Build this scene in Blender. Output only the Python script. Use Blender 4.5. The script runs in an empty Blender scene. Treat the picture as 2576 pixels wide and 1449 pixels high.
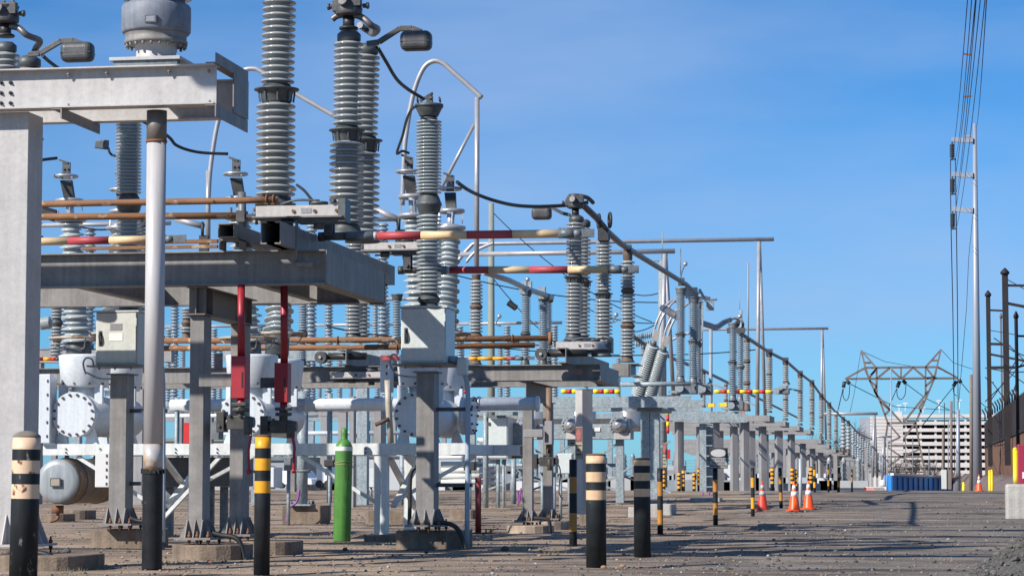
import bpy, math, random
from mathutils import Vector as V, Matrix
random.seed(7)
SC = bpy.context.scene
COL = SC.collection
# ---------------------------------------------------------------- camera, sky, sun, exposure
F = 6200.; CX = 1288.; CY = 724.5; H = 0.95
TILT = math.atan((1195 - CY) / F); PSI = math.atan((2310 - CX) * math.cos(TILT) / F)
cam = bpy.data.cameras.new('camera'); co = bpy.data.objects.new('camera', cam); COL.objects.link(co)
co.location = (0, 0, H); co.rotation_euler = (math.pi / 2 + TILT, 0, PSI)
cam.sensor_width = 36; cam.lens = 36 * F / 2576; cam.clip_start = .3; cam.clip_end = 6000
SC.camera = co
SUN = V((-1.0, -1.1, 1.0)).normalized()
world = bpy.data.worlds.new('World'); SC.world = world; world.use_nodes = True
nt = world.node_tree; nt.nodes.clear()
sky = nt.nodes.new('ShaderNodeTexSky'); sky.sky_type = 'NISHITA'; sky.sun_disc = False
sky.sun_elevation = math.asin(SUN.z); sky.sun_rotation = math.atan2(SUN.x, SUN.y)
sky.altitude = 300; sky.air_density = .8; sky.dust_density = .3; sky.ozone_density = 3.5
bg = nt.nodes.new('ShaderNodeBackground'); bg.inputs[1].default_value = .078
ow = nt.nodes.new('ShaderNodeOutputWorld')
# thin high cloud: faint broad streaks
tc = nt.nodes.new('ShaderNodeTexCoord'); mp = nt.nodes.new('ShaderNodeMapping'); mp.inputs['Scale'].default_value = (2.2, 2.2, 9)
mp.inputs['Rotation'].default_value = (0.12, 0.05, 0)
nz = nt.nodes.new('ShaderNodeTexNoise'); nz.inputs['Scale'].default_value = 1.6; nz.inputs['Detail'].default_value = 5
rp = nt.nodes.new('ShaderNodeValToRGB'); rp.color_ramp.elements[0].position = .42; rp.color_ramp.elements[1].position = .85
rp.color_ramp.elements[0].color = (0, 0, 0, 1); rp.color_ramp.elements[1].color = (.8, .8, .8, 1)
mx = nt.nodes.new('ShaderNodeMix'); mx.data_type = 'RGBA'; mx.inputs[7].default_value = (3.9, 5.4, 8.4, 1)
nt.links.new(tc.outputs['Generated'], mp.inputs[0]); nt.links.new(mp.outputs[0], nz.inputs[0]); nt.links.new(nz.outputs[0], rp.inputs[0])
nt.links.new(rp.outputs[0], mx.inputs[0]); tint = nt.nodes.new('ShaderNodeMix'); tint.data_type = 'RGBA'; tint.blend_type = 'MULTIPLY'; tint.inputs[0].default_value = 1; tint.inputs[7].default_value = (.43, .90, 1.27, 1)
nt.links.new(sky.outputs[0], tint.inputs[6]); nt.links.new(tint.outputs[2], mx.inputs[6]); nt.links.new(mx.outputs[2], bg.inputs[0]); nt.links.new(bg.outputs[0], ow.inputs[0])
sl = bpy.data.lights.new('sun', 'SUN'); sl.energy = 5.0; sl.angle = math.radians(.5); sl.color = (1, .94, .86)
so = bpy.data.objects.new('sun', sl); COL.objects.link(so); so.rotation_euler = SUN.to_track_quat('Z', 'Y').to_euler()
SC.view_settings.view_transform = 'Standard'; SC.view_settings.look = 'None'; SC.view_settings.exposure = .33; SC.view_settings.gamma = 1

# ---------------------------------------------------------------- measuring: a direction seen in the photo, met with a real plane
def ray(px, py):
    a = (px - CX) / F; b = (CY - py) / F
    f = math.cos(TILT) - b * math.sin(TILT); u = math.sin(TILT) + b * math.cos(TILT)
    return V((a * math.cos(PSI) - f * math.sin(PSI), a * math.sin(PSI) + f * math.cos(PSI), u))
def W(px, py, y):
    d = ray(px, py); return V((0, 0, H)) + d * (y / d.y)
def sstep(a, b, x):
    t = min(1, max(0, (x - a) / (b - a))); return t * t * (3 - 2 * t)
def gh(x, y):
    h = .42 * sstep(46, 80, y)
    if y > 84: h -= .024 * (y - 84) * sstep(84, 100, y)
    return max(h, -4.2)
def G(px, py):
    d = ray(px, py); z = 0.
    t = 10.
    while t < 90:
        p = V((0, 0, H)) + d * t
        if p.z <= gh(p.x, p.y): break
        t += .03
    return V((p.x, p.y, gh(p.x, p.y)))
def S(px, y):            # metres per photo unit at that depth
    p = W(px, 1000, y); return (p.x * -math.sin(PSI) + p.y * math.cos(PSI)) / F
ZO = {1: (.35627, 0, 0), 2: (.35627, 602.3, 0), 3: (.35627, 0, 430.2), 4: (.35627, 516.2, 430.2), 7: (.35627, 1032.5, 430.2),
      5: (.37654, 0, 903.4), 6: (.37654, 602.3, 903.4), 8: (.37654, 1204.6, 903.4), 11: (.31174, 1548.7, 559.3), 12: (.23755, 1720.8, 946.4),
      13: (.29689, 2059.8, 817.4), 14: (.35617, 2280, 258.1), 15: (.2672, 1887.7, 1118.5), 16: (.23755, 2280, 0), 17: (.23755, 1376.6, 903.4)}
def Q(n, x, y): k, a, b = ZO[n]; return (a + x * k, b + y * k)
def P(n, x, y, Y): return W(*Q(n, x, y), Y)

# ---------------------------------------------------------------- mesh kit
class M:
    def __init__(s): s.v = []; s.f = []; s.m = []; s.s = []
    def face(s, idx, mi=0, sm=False): s.f.append(idx); s.m.append(mi); s.s.append(sm)
    def hexa(s, c, mi=0):
        b = len(s.v); s.v += [V(p) for p in c]
        for q in ((0, 3, 2, 1), (4, 5, 6, 7), (0, 1, 5, 4), (1, 2, 6, 5), (2, 3, 7, 6), (3, 0, 4, 7)): s.face([b + i for i in q], mi)
        return s
    def box(s, x0, x1, y0, y1, z0, z1, mi=0):
        x0, x1 = sorted((x0, x1)); y0, y1 = sorted((y0, y1)); z0, z1 = sorted((z0, z1))
        return s.hexa([(x0, y0, z0), (x1, y0, z0), (x1, y1, z0), (x0, y1, z0), (x0, y0, z1), (x1, y0, z1), (x1, y1, z1), (x0, y1, z1)], mi)
    def bar(s, p0, p1, w, h=None, up=(0, 0, 1), mi=0):
        p0 = V(p0); p1 = V(p1); h = h or w; d = (p1 - p0).normalized(); u = V(up)
        if abs(d.dot(u)) > .98: u = V((0, 1, 0))
        r = d.cross(u).normalized() * w / 2; u = r.cross(d).normalized() * h / 2
        return s.hexa([p0 - r - u, p0 + r - u, p1 + r - u, p1 - r - u, p0 - r + u, p0 + r + u, p1 + r + u, p1 - r + u], mi)
    def prism(s, pts, vec, mi=0):          # closed outline pushed along vec
        b = len(s.v); n = len(pts); vec = V(vec); s.v += [V(p) for p in pts] + [V(p) + vec for p in pts]
        s.face([b + i for i in range(n)][::-1], mi); s.face([b + n + i for i in range(n)], mi)
        for i in range(n): j = (i + 1) % n; s.face([b + i, b + j, b + n + j, b + n + i], mi)
        return s
    def lathe(s, prof, o, ax=(0, 0, 1), n=20, mi=0, sm=True, caps=True):
        ax = V(ax).normalized(); u = ax.orthogonal().normalized(); w = ax.cross(u); o = V(o); b = len(s.v)
        cs = [(math.cos(2 * math.pi * i / n), math.sin(2 * math.pi * i / n)) for i in range(n)]
        for r, z in (q[:2] for q in prof):
            c = o + ax * z
            for a, e in cs: s.v.append(c + u * (a * r) + w * (e * r))
        for k in range(len(prof) - 1):
            g = prof[k][2] if len(prof[k]) > 2 else mi
            for i in range(n):
                j = (i + 1) % n; s.face([b + k * n + i, b + k * n + j, b + (k + 1) * n + j, b + (k + 1) * n + i], g, sm)
        if caps:
            s.face([b + i for i in range(n)][::-1], mi); e = b + (len(prof) - 1) * n; s.face([e + i for i in range(n)], mi)
        return s
    def cyl(s, p0, p1, r0, r1=None, n=14, mi=0):
        p0 = V(p0); p1 = V(p1); L = (p1 - p0).length; return s.lathe([(r0, 0), (r1 if r1 is not None else r0, L)], p0, p1 - p0, n, mi)
    def tube(s, pts, r, n=10, mi=0, closed=False):
        pts = [V(p) for p in pts]; k = len(pts); b = len(s.v); u = None
        for i, p in enumerate(pts):
            if closed: d = pts[(i + 1) % k] - pts[i - 1]
            else: d = pts[min(i + 1, k - 1)] - pts[max(i - 1, 0)]
            d.normalize()
            u = d.orthogonal().normalized() if u is None else (u - d * u.dot(d)).normalized()
            w = d.cross(u)
            for j in range(n): a = 2 * math.pi * j / n; s.v.append(p + (u * math.cos(a) + w * math.sin(a)) * r)
        for i in range(k if closed else k - 1):
            i2 = (i + 1) % k
            for j in range(n): j2 = (j + 1) % n; s.face([b + i * n + j, b + i * n + j2, b + i2 * n + j2, b + i2 * n + j], mi, True)
        if not closed: s.face([b + j for j in range(n)][::-1], mi); s.face([b + (k - 1) * n + j for j in range(n)], mi)
        return s
    def ring(s, c, R, r, ax=(0, 0, 1), mi=0, n=28):
        ax = V(ax).normalized(); u = ax.orthogonal().normalized(); w = ax.cross(u); c = V(c)
        return s.tube([c + (u * math.cos(2 * math.pi * i / n) + w * math.sin(2 * math.pi * i / n)) * R for i in range(n)], r, 8, mi, True)
    def ball(s, c, r, sc=(1, 1, 1), n=14, mi=0):
        c = V(c); k = 8; b = len(s.v)
        for i in range(k + 1):
            t = math.pi * i / k
            for j in range(n): a = 2 * math.pi * j / n; s.v.append(c + V((r * sc[0] * math.sin(t) * math.cos(a), r * sc[1] * math.sin(t) * math.sin(a), -r * sc[2] * math.cos(t))))
        for i in range(k):
            for j in range(n): j2 = (j + 1) % n; s.face([b + i * n + j, b + i * n + j2, b + (i + 1) * n + j2, b + (i + 1) * n + j], mi, True)
        return s
    def beam(s, p0, p1, h, w, t=.018, tw=.014, kind='I', mi=0):      # p0,p1 = middle of the section; runs in X or Y
        p0 = V(p0); p1 = V(p1); d = (p1 - p0).normalized(); r = V((d.y, -d.x, 0)); up = V((0, 0, 1))
        def bb(a0, a1, b0, b1):
            c = [p0 + r * a0 + up * b0, p0 + r * a1 + up * b0, p1 + r * a1 + up * b0, p1 + r * a0 + up * b0]
            s.hexa(c + [q + up * (b1 - b0) for q in c], mi)
        if kind == 'I': bb(-tw / 2, tw / 2, -h / 2 + t, h / 2 - t); bb(-w / 2, w / 2, h / 2 - t, h / 2); bb(-w / 2, w / 2, -h / 2, -h / 2 + t)
        elif kind == 'C': bb(-w / 2, -w / 2 + tw, -h / 2, h / 2); bb(-w / 2 + tw, w / 2, h / 2 - t, h / 2); bb(-w / 2 + tw, w / 2, -h / 2, -h / 2 + t)
        elif kind == 'D': bb(w / 2 - tw, w / 2, -h / 2, h / 2); bb(-w / 2, w / 2 - tw, h / 2 - t, h / 2); bb(-w / 2, w / 2 - tw, -h / 2, -h / 2 + t)
        return s
    def build(s, name, mats, parent=None, origin=None, bevel=0, data=None):
        if parent is not None: o0 = WL[parent.name]
        elif origin is not None: o0 = V(origin)
        else:
            xs = [p.x for p in s.v]; ys = [p.y for p in s.v]; o0 = V(((min(xs) + max(xs)) / 2, (min(ys) + max(ys)) / 2, min(p.z for p in s.v)))
        me = bpy.data.meshes.new(name); me.from_pydata([tuple(p - o0) for p in s.v], [], s.f)
        if not isinstance(mats, (list, tuple)): mats = [mats]
        for m in mats: me.materials.append(m)
        me.polygons.foreach_set('material_index', s.m); me.polygons.foreach_set('use_smooth', s.s); me.update()
        o = bpy.data.objects.new(name, me); COL.objects.link(o)
        if parent is None: o.location = o0
        else: o.parent = parent
        WL[o.name] = o0
        if bevel:
            b = o.modifiers.new('b', 'BEVEL'); b.width = bevel; b.segments = 2; b.limit_method = 'ANGLE'; b.angle_limit = .7
        return o
WL = {}
def tag(o, label=None, cat=None, group=None, kind=None):
    if label: o['label'] = label
    if cat: o['category'] = cat
    if group: o['group'] = group
    if kind: o['kind'] = kind
    return o
def thing(name, loc, label, cat, group=None):
    o = bpy.data.objects.new(name, None); COL.objects.link(o); o.location = loc; o.empty_display_size = .1
    WL[o.name] = V(loc); return tag(o, label, cat, group)

# ---------------------------------------------------------------- materials
def mat(name, c1, c2=None, scale=3., rough=.6, metal=0., stretch=(1, 1, 1), bump=0., bscale=60., rust=None, rustc=((.16, .06, .025), (.3, .14, .06)), rscale=5.,
        spangle=0, det=6, contrast=(.3, .7), spec=.5, grime=None):
    m = bpy.data.materials.new(name); m.use_nodes = True; t = m.node_tree; N = t.nodes; L = t.links; N.clear()
    out = N.new('ShaderNodeOutputMaterial'); b = N.new('ShaderNodeBsdfPrincipled'); L.new(b.outputs[0], out.inputs[0])
    b.inputs['Roughness'].default_value = rough; b.inputs['Metallic'].default_value = metal; b.inputs['Specular IOR Level'].default_value = spec
    c2 = c2 or tuple(x * .8 for x in c1)
    tcn = N.new('ShaderNodeTexCoord'); mpn = N.new('ShaderNodeMapping'); mpn.inputs['Scale'].default_value = stretch
    L.new(tcn.outputs['Object'], mpn.inputs[0])
    n1 = N.new('ShaderNodeTexNoise'); n1.inputs['Scale'].default_value = scale; n1.inputs['Detail'].default_value = det; n1.inputs['Roughness'].default_value = .6
    L.new(mpn.outputs[0], n1.inputs[0])
    r1 = N.new('ShaderNodeValToRGB'); r1.color_ramp.elements[0].position = contrast[0]; r1.color_ramp.elements[1].position = contrast[1]
    r1.color_ramp.elements[0].color = (*c1, 1); r1.color_ramp.elements[1].color = (*c2, 1); L.new(n1.outputs[0], r1.inputs[0])
    col = r1.outputs[0]
    if spangle:
        vo = N.new('ShaderNodeTexVoronoi'); vo.inputs['Scale'].default_value = spangle; L.new(tcn.outputs['Object'], vo.inputs[0])
        r2 = N.new('ShaderNodeValToRGB'); r2.color_ramp.elements[0].color = (.62, .66, .7, 1); r2.color_ramp.elements[1].color = (1.25, 1.25, 1.25, 1)
        mm = N.new('ShaderNodeMix'); mm.data_type = 'RGBA'; mm.blend_type = 'MULTIPLY'; mm.inputs[0].default_value = .8
        L.new(vo.outputs['Color'], r2.inputs[0]); L.new(col, mm.inputs[6]); L.new(r2.outputs[0], mm.inputs[7]); col = mm.outputs[2]
    if grime:
        n9 = N.new('ShaderNodeTexNoise'); n9.inputs['Scale'].default_value = 22; n9.inputs['Detail'].default_value = 8; n9.inputs['Roughness'].default_value = .7; L.new(tcn.outputs['Object'], n9.inputs[0])
        r9 = N.new('ShaderNodeValToRGB'); r9.color_ramp.elements[0].position = .3; r9.color_ramp.elements[1].position = .6; r9.color_ramp.elements[0].color = (.88, .875, .87, 1); r9.color_ramp.elements[1].color = (1.04, 1.04, 1.04, 1); L.new(n9.outputs[0], r9.inputs[0])
        m9 = N.new('ShaderNodeMix'); m9.data_type = 'RGBA'; m9.blend_type = 'MULTIPLY'; m9.inputs[0].default_value = 1; L.new(col, m9.inputs[6]); L.new(r9.outputs[0], m9.inputs[7]); col = m9.outputs[2]
        gp = N.new('ShaderNodeMapping'); gp.inputs['Scale'].default_value = (14, 14, .7); L.new(tcn.outputs['Object'], gp.inputs[0])
        gn = N.new('ShaderNodeTexNoise'); gn.inputs['Scale'].default_value = 1; gn.inputs['Detail'].default_value = 5; L.new(gp.outputs[0], gn.inputs[0])
        gr = N.new('ShaderNodeValToRGB'); gr.color_ramp.elements[0].position = .35; gr.color_ramp.elements[1].position = .62
        gr.color_ramp.elements[0].color = (1 - grime,) * 3 + (1,); gr.color_ramp.elements[1].color = (1, 1, 1, 1); L.new(gn.outputs[0], gr.inputs[0])
        mm = N.new('ShaderNodeMix'); mm.data_type = 'RGBA'; mm.blend_type = 'MULTIPLY'; mm.inputs[0].default_value = 1
        L.new(col, mm.inputs[6]); L.new(gr.outputs[0], mm.inputs[7]); col = mm.outputs[2]
    if rust is not None:
        n2 = N.new('ShaderNodeTexNoise'); n2.inputs['Scale'].default_value = rscale; n2.inputs['Detail'].default_value = 8; n2.inputs['Roughness'].default_value = .65; L.new(mpn.outputs[0], n2.inputs[0])
        r3 = N.new('ShaderNodeValToRGB'); r3.color_ramp.elements[0].position = rust; r3.color_ramp.elements[1].position = rust + .06; L.new(n2.outputs[0], r3.inputs[0])
        r4 = N.new('ShaderNodeValToRGB'); r4.color_ramp.elements[0].color = (*rustc[0], 1); r4.color_ramp.elements[1].color = (*rustc[1], 1)
        r4.color_ramp.elements[0].position = .35; r4.color_ramp.elements[1].position = .65
        L.new(n1.outputs[0], r4.inputs[0]); mm = N.new('ShaderNodeMix'); mm.data_type = 'RGBA'
        L.new(r3.outputs[0], mm.inputs[0]); L.new(col, mm.inputs[6]); L.new(r4.outputs[0], mm.inputs[7]); col = mm.outputs[2]
    L.new(col, b.inputs['Base Color'])
    if bump:
        n3 = N.new('ShaderNodeTexNoise'); n3.inputs['Scale'].default_value = bscale; n3.inputs['Detail'].default_value = 6; L.new(mpn.outputs[0], n3.inputs[0])
        bn = N.new('ShaderNodeBump'); bn.inputs['Strength'].default_value = bump; bn.inputs['Distance'].default_value = .02; L.new(n3.outputs[0], bn.inputs['Height']); L.new(bn.outputs[0], b.inputs['Normal'])
    return m
alu = mat('weathered_aluminium', (.30, .285, .272), (.205, .195, .187), 3.2, .55, .05, grime=.2, bump=.05, spec=.25)
alub = mat('bright_aluminium', (.53, .51, .50), (.41, .395, .385), 1.6, .5, .05, grime=.09, bump=.04, spec=.3)
aluw = mat('pale_painted_steel', (.33, .32, .32), (.24, .235, .235), 1.5, .55, .05, grime=.15)
galv = mat('galvanised_steel', (.34, .39, .41), (.25, .29, .31), 5, .5, .1, spangle=24, grime=.12)
galvd = mat('dull_galvanised_steel', (.20, .22, .235), (.12, .135, .145), 4, .5, .2, spangle=30)
tubem = mat('bus_tube_aluminium', (.42, .42, .44), (.31, .31, .33), 4, .4, .25)
tubed = mat('weathered_bus_tube', (.20, .185, .185), (.12, .11, .115), 5, .45, .4)
cast = mat('dark_cast_aluminium', (.10, .10, .105), (.05, .05, .055), 9, .5, .2, bump=.15)
black = mat('black_rubber', (.012, .012, .014), (.03, .03, .03), 8, .5)
blacks = mat('black_steel', (.02, .022, .024), (.05, .05, .05), 8, .55, .1)
porc = mat('grey_porcelain', (.36, .375, .375), (.28, .295, .295), 5, .14, 0, spec=.7)
porcg = mat('greenish_porcelain', (.42, .46, .47), (.34, .38, .39), 5, .14, 0, spec=.7)
porcb = mat('blue_grey_porcelain', (.26, .33, .39), (.20, .26, .31), 5, .2, 0, spec=.6)
porcd = mat('weathered_porcelain', (.36, .385, .39), (.26, .275, .275), 6, .22, 0, rust=.74, rustc=((.13, .10, .08), (.2, .16, .13)))
mort = mat('grey_flange_metal', (.11, .125, .13), (.055, .06, .065), 10, .5, .2, bump=.1)
mortr = mat('brown_flange_metal', (.17, .12, .09), (.11, .08, .06), 10, .7, .1, bump=.2)
rustp = mat('rusty_pipe', (.30, .145, .065), (.155, .075, .04), 5, .75, .1, stretch=(.5, .5, 1), bump=.25, rust=.56, rustc=((.36, .2, .1), (.42, .3, .2)))
white = mat('white_paint', (.70, .74, .76), (.60, .64, .67), 1.5, .4, rust=.735, grime=.1)
whitec = mat('pale_grey_cabinet', (.60, .64, .62), (.54, .58, .56), 1.5, .4, grime=.06)
cream = mat('stained_cream_cabinet', (.58, .59, .55), (.50, .51, .46), 2.5, .45, rust=.61, rustc=((.46, .36, .24), (.5, .44, .34)), rscale=2.5, grime=.1)
conc = mat('concrete', (.29, .22, .165), (.15, .115, .085), 4, .9, bump=.5, bscale=35, grime=.25)
concl = mat('pale_concrete', (.50, .48, .45), (.38, .36, .33), 3, .9, bump=.4, bscale=30, rust=.66, rustc=((.3, .22, .15), (.4, .32, .25)), grime=.2)
yel = mat('yellow_paint', (.88, .40, .012), (.78, .34, .01), 6, .45, grime=.12)
yelb = mat('bright_yellow_paint', (.86, .66, .02), (.75, .55, .02), 6, .45, grime=.1)
ora = mat('dull_orange_paint', (.56, .24, .03), (.40, .17, .03), 6, .5, grime=.15)
beig = mat('faded_beige_paint', (.76, .50, .28), (.62, .42, .26), 5, .55, grime=.18)
beigr = mat('faded_beige_paint_rusting', (.76, .54, .36), (.66, .46, .30), 5, .55, rust=.58, rustc=((.07, .02, .015), (.16, .06, .03)), rscale=6)
blkp = mat('black_bollard_paint', (.008, .011, .013), (.022, .026, .03), 7, .5, bump=.1, spec=.3, rust=.67, rustc=((.05, .05, .05), (.14, .135, .12)), rscale=14)
blkw = mat('scuffed_black_paint', (.008, .011, .013), (.02, .024, .028), 7, .55, spec=.3, rust=.60, rustc=((.16, .16, .15), (.28, .28, .26)), rscale=9, stretch=(1.6, 1.6, .5))
red = mat('maroon_red_paint', (.36, .018, .03), (.27, .015, .025), 4, .45)
redb = mat('bright_red_paint', (.58, .02, .02), (.45, .02, .02), 4, .45)
brick = mat('brownish_red_paint', (.26, .04, .035), (.17, .03, .03), 4, .6)
rose = mat('faded_red_paint', (.46, .06, .07), (.34, .05, .06), 5, .55, rust=.69, rustc=((.6, .45, .4), (.7, .6, .55)))
sand = mat('faded_cream_paint', (.74, .54, .31), (.60, .43, .25), 5, .55, rust=.72, rustc=((.3, .25, .2), (.45, .38, .3)), rscale=8)
green = mat('green_cylinder_paint', (.10, .29, .055), (.075, .22, .045), 5, .45, grime=.22, rust=.73, rustc=((.2, .2, .16), (.12, .1, .06)), rscale=12)
orng = mat('orange_cone_plastic', (.85, .10, .015), (.75, .08, .012), 5, .4)
orngd = mat('dusty_red_cone_plastic', (.62, .045, .02), (.5, .04, .02), 5, .5)
refl = mat('white_reflective_band', (.78, .77, .74), (.68, .67, .64), 5, .4)
corr = mat('rusty_steel', (.22, .10, .05), (.13, .06, .035), 3, .8, bump=.2)
wood = mat('weathered_wood', (.24, .19, .16), (.14, .115, .10), 3, .85, stretch=(6, 6, .6))
sheetp = mat('rusted_sheet_piling', (.17, .09, .06), (.08, .042, .03), .6, .9, stretch=(3, 3, .3))
scr = mat('dark_screen_mesh', (.022, .018, .024), (.04, .03, .038), .5, .9)
darkst = mat('dark_weathered_steel', (.006, .006, .01), (.02, .012, .012), .8, .7)
towst = mat('brownish_lattice_steel', (.15, .12, .105), (.12, .10, .095), .8, .7)
monog = mat('weathered_monopole_steel', (.36, .40, .46), (.27, .30, .36), .5, .5, .3, stretch=(1, 1, .2))
blue = mat('blue_container_paint', (.015, .30, .85), (.012, .24, .70), .5, .5)
gar = mat('garage_concrete', (.60, .565, .54), (.50, .47, .45), .1, .9)
gdark = mat('dark_opening', (.03, .03, .035), (.05, .05, .055), .2, .9)
bark = mat('grey_twigs', (.10, .08, .075), (.06, .05, .05), .5, .9)
purple = mat('purple_wire', (.28, .06, .30), (.22, .05, .24), 3, .5)
cream2 = mat('sun_bleached_sign', (.34, .30, .24), (.27, .24, .19), 9, .6)
sgrey = mat('grey_sign_face', (.20, .20, .20), (.15, .15, .15), 9, .5)
glass = mat('lamp_glass', (.12, .13, .13), (.08, .09, .09), 9, .1)
winm = mat('dark_window_glass', (.03, .04, .05), (.05, .06, .07), 1, .1)
rope = mat('straw_rope', (.45, .33, .18), (.33, .24, .12), 60, .9)
stonem = mat('orange_stone', (.36, .19, .10), (.25, .15, .10), 12, .9, bump=.5)
stoned = mat('dark_stone', (.07, .065, .06), (.13, .12, .11), 12, .9, bump=.5)
# ---------------------------------------------------------------- ground
from mathutils import noise as NO
def ground_mat():
    m = bpy.data.materials.new('gravel_and_dirt'); m.use_nodes = True; t = m.node_tree; N = t.nodes; L = t.links; N.clear()
    out = N.new('ShaderNodeOutputMaterial'); b = N.new('ShaderNodeBsdfPrincipled'); L.new(b.outputs[0], out.inputs[0]); b.inputs['Roughness'].default_value = .92
    b.inputs['Specular IOR Level'].default_value = .25
    g = N.new('ShaderNodeNewGeometry')
    def noise(scale, det=6, st=(1, 1, 1), rough=.6):
        mpn = N.new('ShaderNodeMapping'); mpn.inputs['Scale'].default_value = st; L.new(g.outputs['Position'], mpn.inputs[0])
        n = N.new('ShaderNodeTexNoise'); n.inputs['Scale'].default_value = scale; n.inputs['Detail'].default_value = det; n.inputs['Roughness'].default_value = rough; L.new(mpn.outputs[0], n.inputs[0]); return n.outputs[0]
    def ramp(i, p0, c0, p1, c1):
        r = N.new('ShaderNodeValToRGB'); e = r.color_ramp.elements; e[0].position = p0; e[1].position = p1; e[0].color = (*c0, 1); e[1].color = (*c1, 1); L.new(i, r.inputs[0]); return r.outputs[0]
    def mix(f, a, c, mode='MIX'):
        x = N.new('ShaderNodeMix'); x.data_type = 'RGBA'; x.blend_type = mode
        if isinstance(f, float): x.inputs[0].default_value = f
        else: L.new(f, x.inputs[0])
        for i, q in ((6, a), (7, c)):
            if isinstance(q, tuple): x.inputs[i].default_value = (*q, 1)
            else: L.new(q, x.inputs[i])
        return x.outputs[2]
    tan = ramp(noise(1.3, 8), .3, (.44, .335, .24), .7, (.28, .21, .15))
    grey = ramp(noise(1.1, 8), .3, (.27, .235, .20), .7, (.13, .112, .097))
    # grey crushed stone on the roadway, pinkish tan fill inside the yard
    sx = N.new('ShaderNodeSeparateXYZ'); L.new(g.outputs['Position'], sx.inputs[0])
    mr = N.new('ShaderNodeMapRange'); mr.inputs[1].default_value = -5.5; mr.inputs[2].default_value = -1; L.new(sx.outputs[0], mr.inputs[0])
    ad = N.new('ShaderNodeMath'); ad.operation = 'MULTIPLY_ADD'; L.new(noise(.35, 4), ad.inputs[0]); ad.inputs[1].default_value = 1.6; ad.inputs[2].default_value = -.8
    a2 = N.new('ShaderNodeMath'); a2.operation = 'ADD'; a2.use_clamp = True; L.new(mr.outputs[0], a2.inputs[0]); L.new(ad.outputs[0], a2.inputs[1])
    base = mix(a2.outputs[0], tan, grey)
    # wheel tracks and drifts of dark stone across the lane, plus painted shadow streaks
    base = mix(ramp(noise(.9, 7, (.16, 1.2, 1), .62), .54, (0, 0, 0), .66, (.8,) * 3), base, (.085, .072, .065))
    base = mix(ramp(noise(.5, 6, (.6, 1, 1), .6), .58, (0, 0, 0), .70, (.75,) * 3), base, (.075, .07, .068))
    base = mix(ramp(noise(.6, 5, (.3, 1.6, 1)), .58, (0, 0, 0), .70, (.6,) * 3), base, (.46, .37, .29))
    base = mix(ramp(noise(.8, 8, (.25, 1.1, 1), .75), .50, (0, 0, 0), .60, (.7,) * 3), base, (.08, .065, .055))  # thin cast shadows put into the ground colour as dark streaks
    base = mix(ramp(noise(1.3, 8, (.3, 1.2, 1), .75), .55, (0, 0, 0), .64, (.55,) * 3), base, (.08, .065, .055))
    fine = ramp(noise(26, 5, rough=.75), .34, (.62, .62, .62), .62, (1.18, 1.16, 1.15))
    base = mix(.85, base, fine, 'MULTIPLY')
    vo = N.new('ShaderNodeTexVoronoi'); vo.inputs['Scale'].default_value = 16; L.new(g.outputs['Position'], vo.inputs[0])
    base = mix(.35, base, ramp(vo.outputs['Distance'], .12, (.6, .6, .62), .35, (1.08,) * 3), 'MULTIPLY')
    L.new(base, b.inputs['Base Color'])
    bn = N.new('ShaderNodeBump'); bn.inputs['Strength'].default_value = .6; bn.inputs['Distance'].default_value = .02; L.new(noise(18, 8, rough=.75), bn.inputs['Height']); L.new(bn.outputs[0], b.inputs['Normal'])
    return m
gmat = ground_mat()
def axis(segs):
    a = []
    for lo, hi, st in segs:
        n = max(1, int((hi - lo) / st)); a += [lo + (hi - lo) * i / n for i in range(n)]
    return a + [segs[-1][1]]
gx = axis([(-3500, -200, 400), (-200, -60, 12), (-60, -26, 1.2), (-26, -14, .35), (-14, 4.5, .16), (4.5, 14, 1), (14, 80, 8), (80, 1500, 300)])
gy = axis([(-60, 14, 4), (14, 20, .8), (20, 45, .12), (45, 86, .22), (86, 130, 2), (130, 300, 10), (300, 5000, 500)])
def gz(x, y):
    h = gh(x, y); near = 1 - sstep(90, 130, y)
    if near > 0 and -60 < x < 20:
        h += near * (.016 * (NO.noise(V((x * .22, y * 1.1, 0)))) + .012 * NO.noise(V((x * .8, y * 2.3, 3))) + .007 * NO.noise(V((x * 3.1, y * 4, 7))))
    return h
nx = len(gx)
verts = [(x, y, gz(x, y)) for y in gy for x in gx]
faces = [(j * nx + i, j * nx + i + 1, (j + 1) * nx + i + 1, (j + 1) * nx + i) for j in range(len(gy) - 1) for i in range(nx - 1)]
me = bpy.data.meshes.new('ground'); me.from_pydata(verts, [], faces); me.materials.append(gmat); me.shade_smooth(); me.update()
o = bpy.data.objects.new('ground', me); COL.objects.link(o); tag(o, kind='structure')

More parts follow.
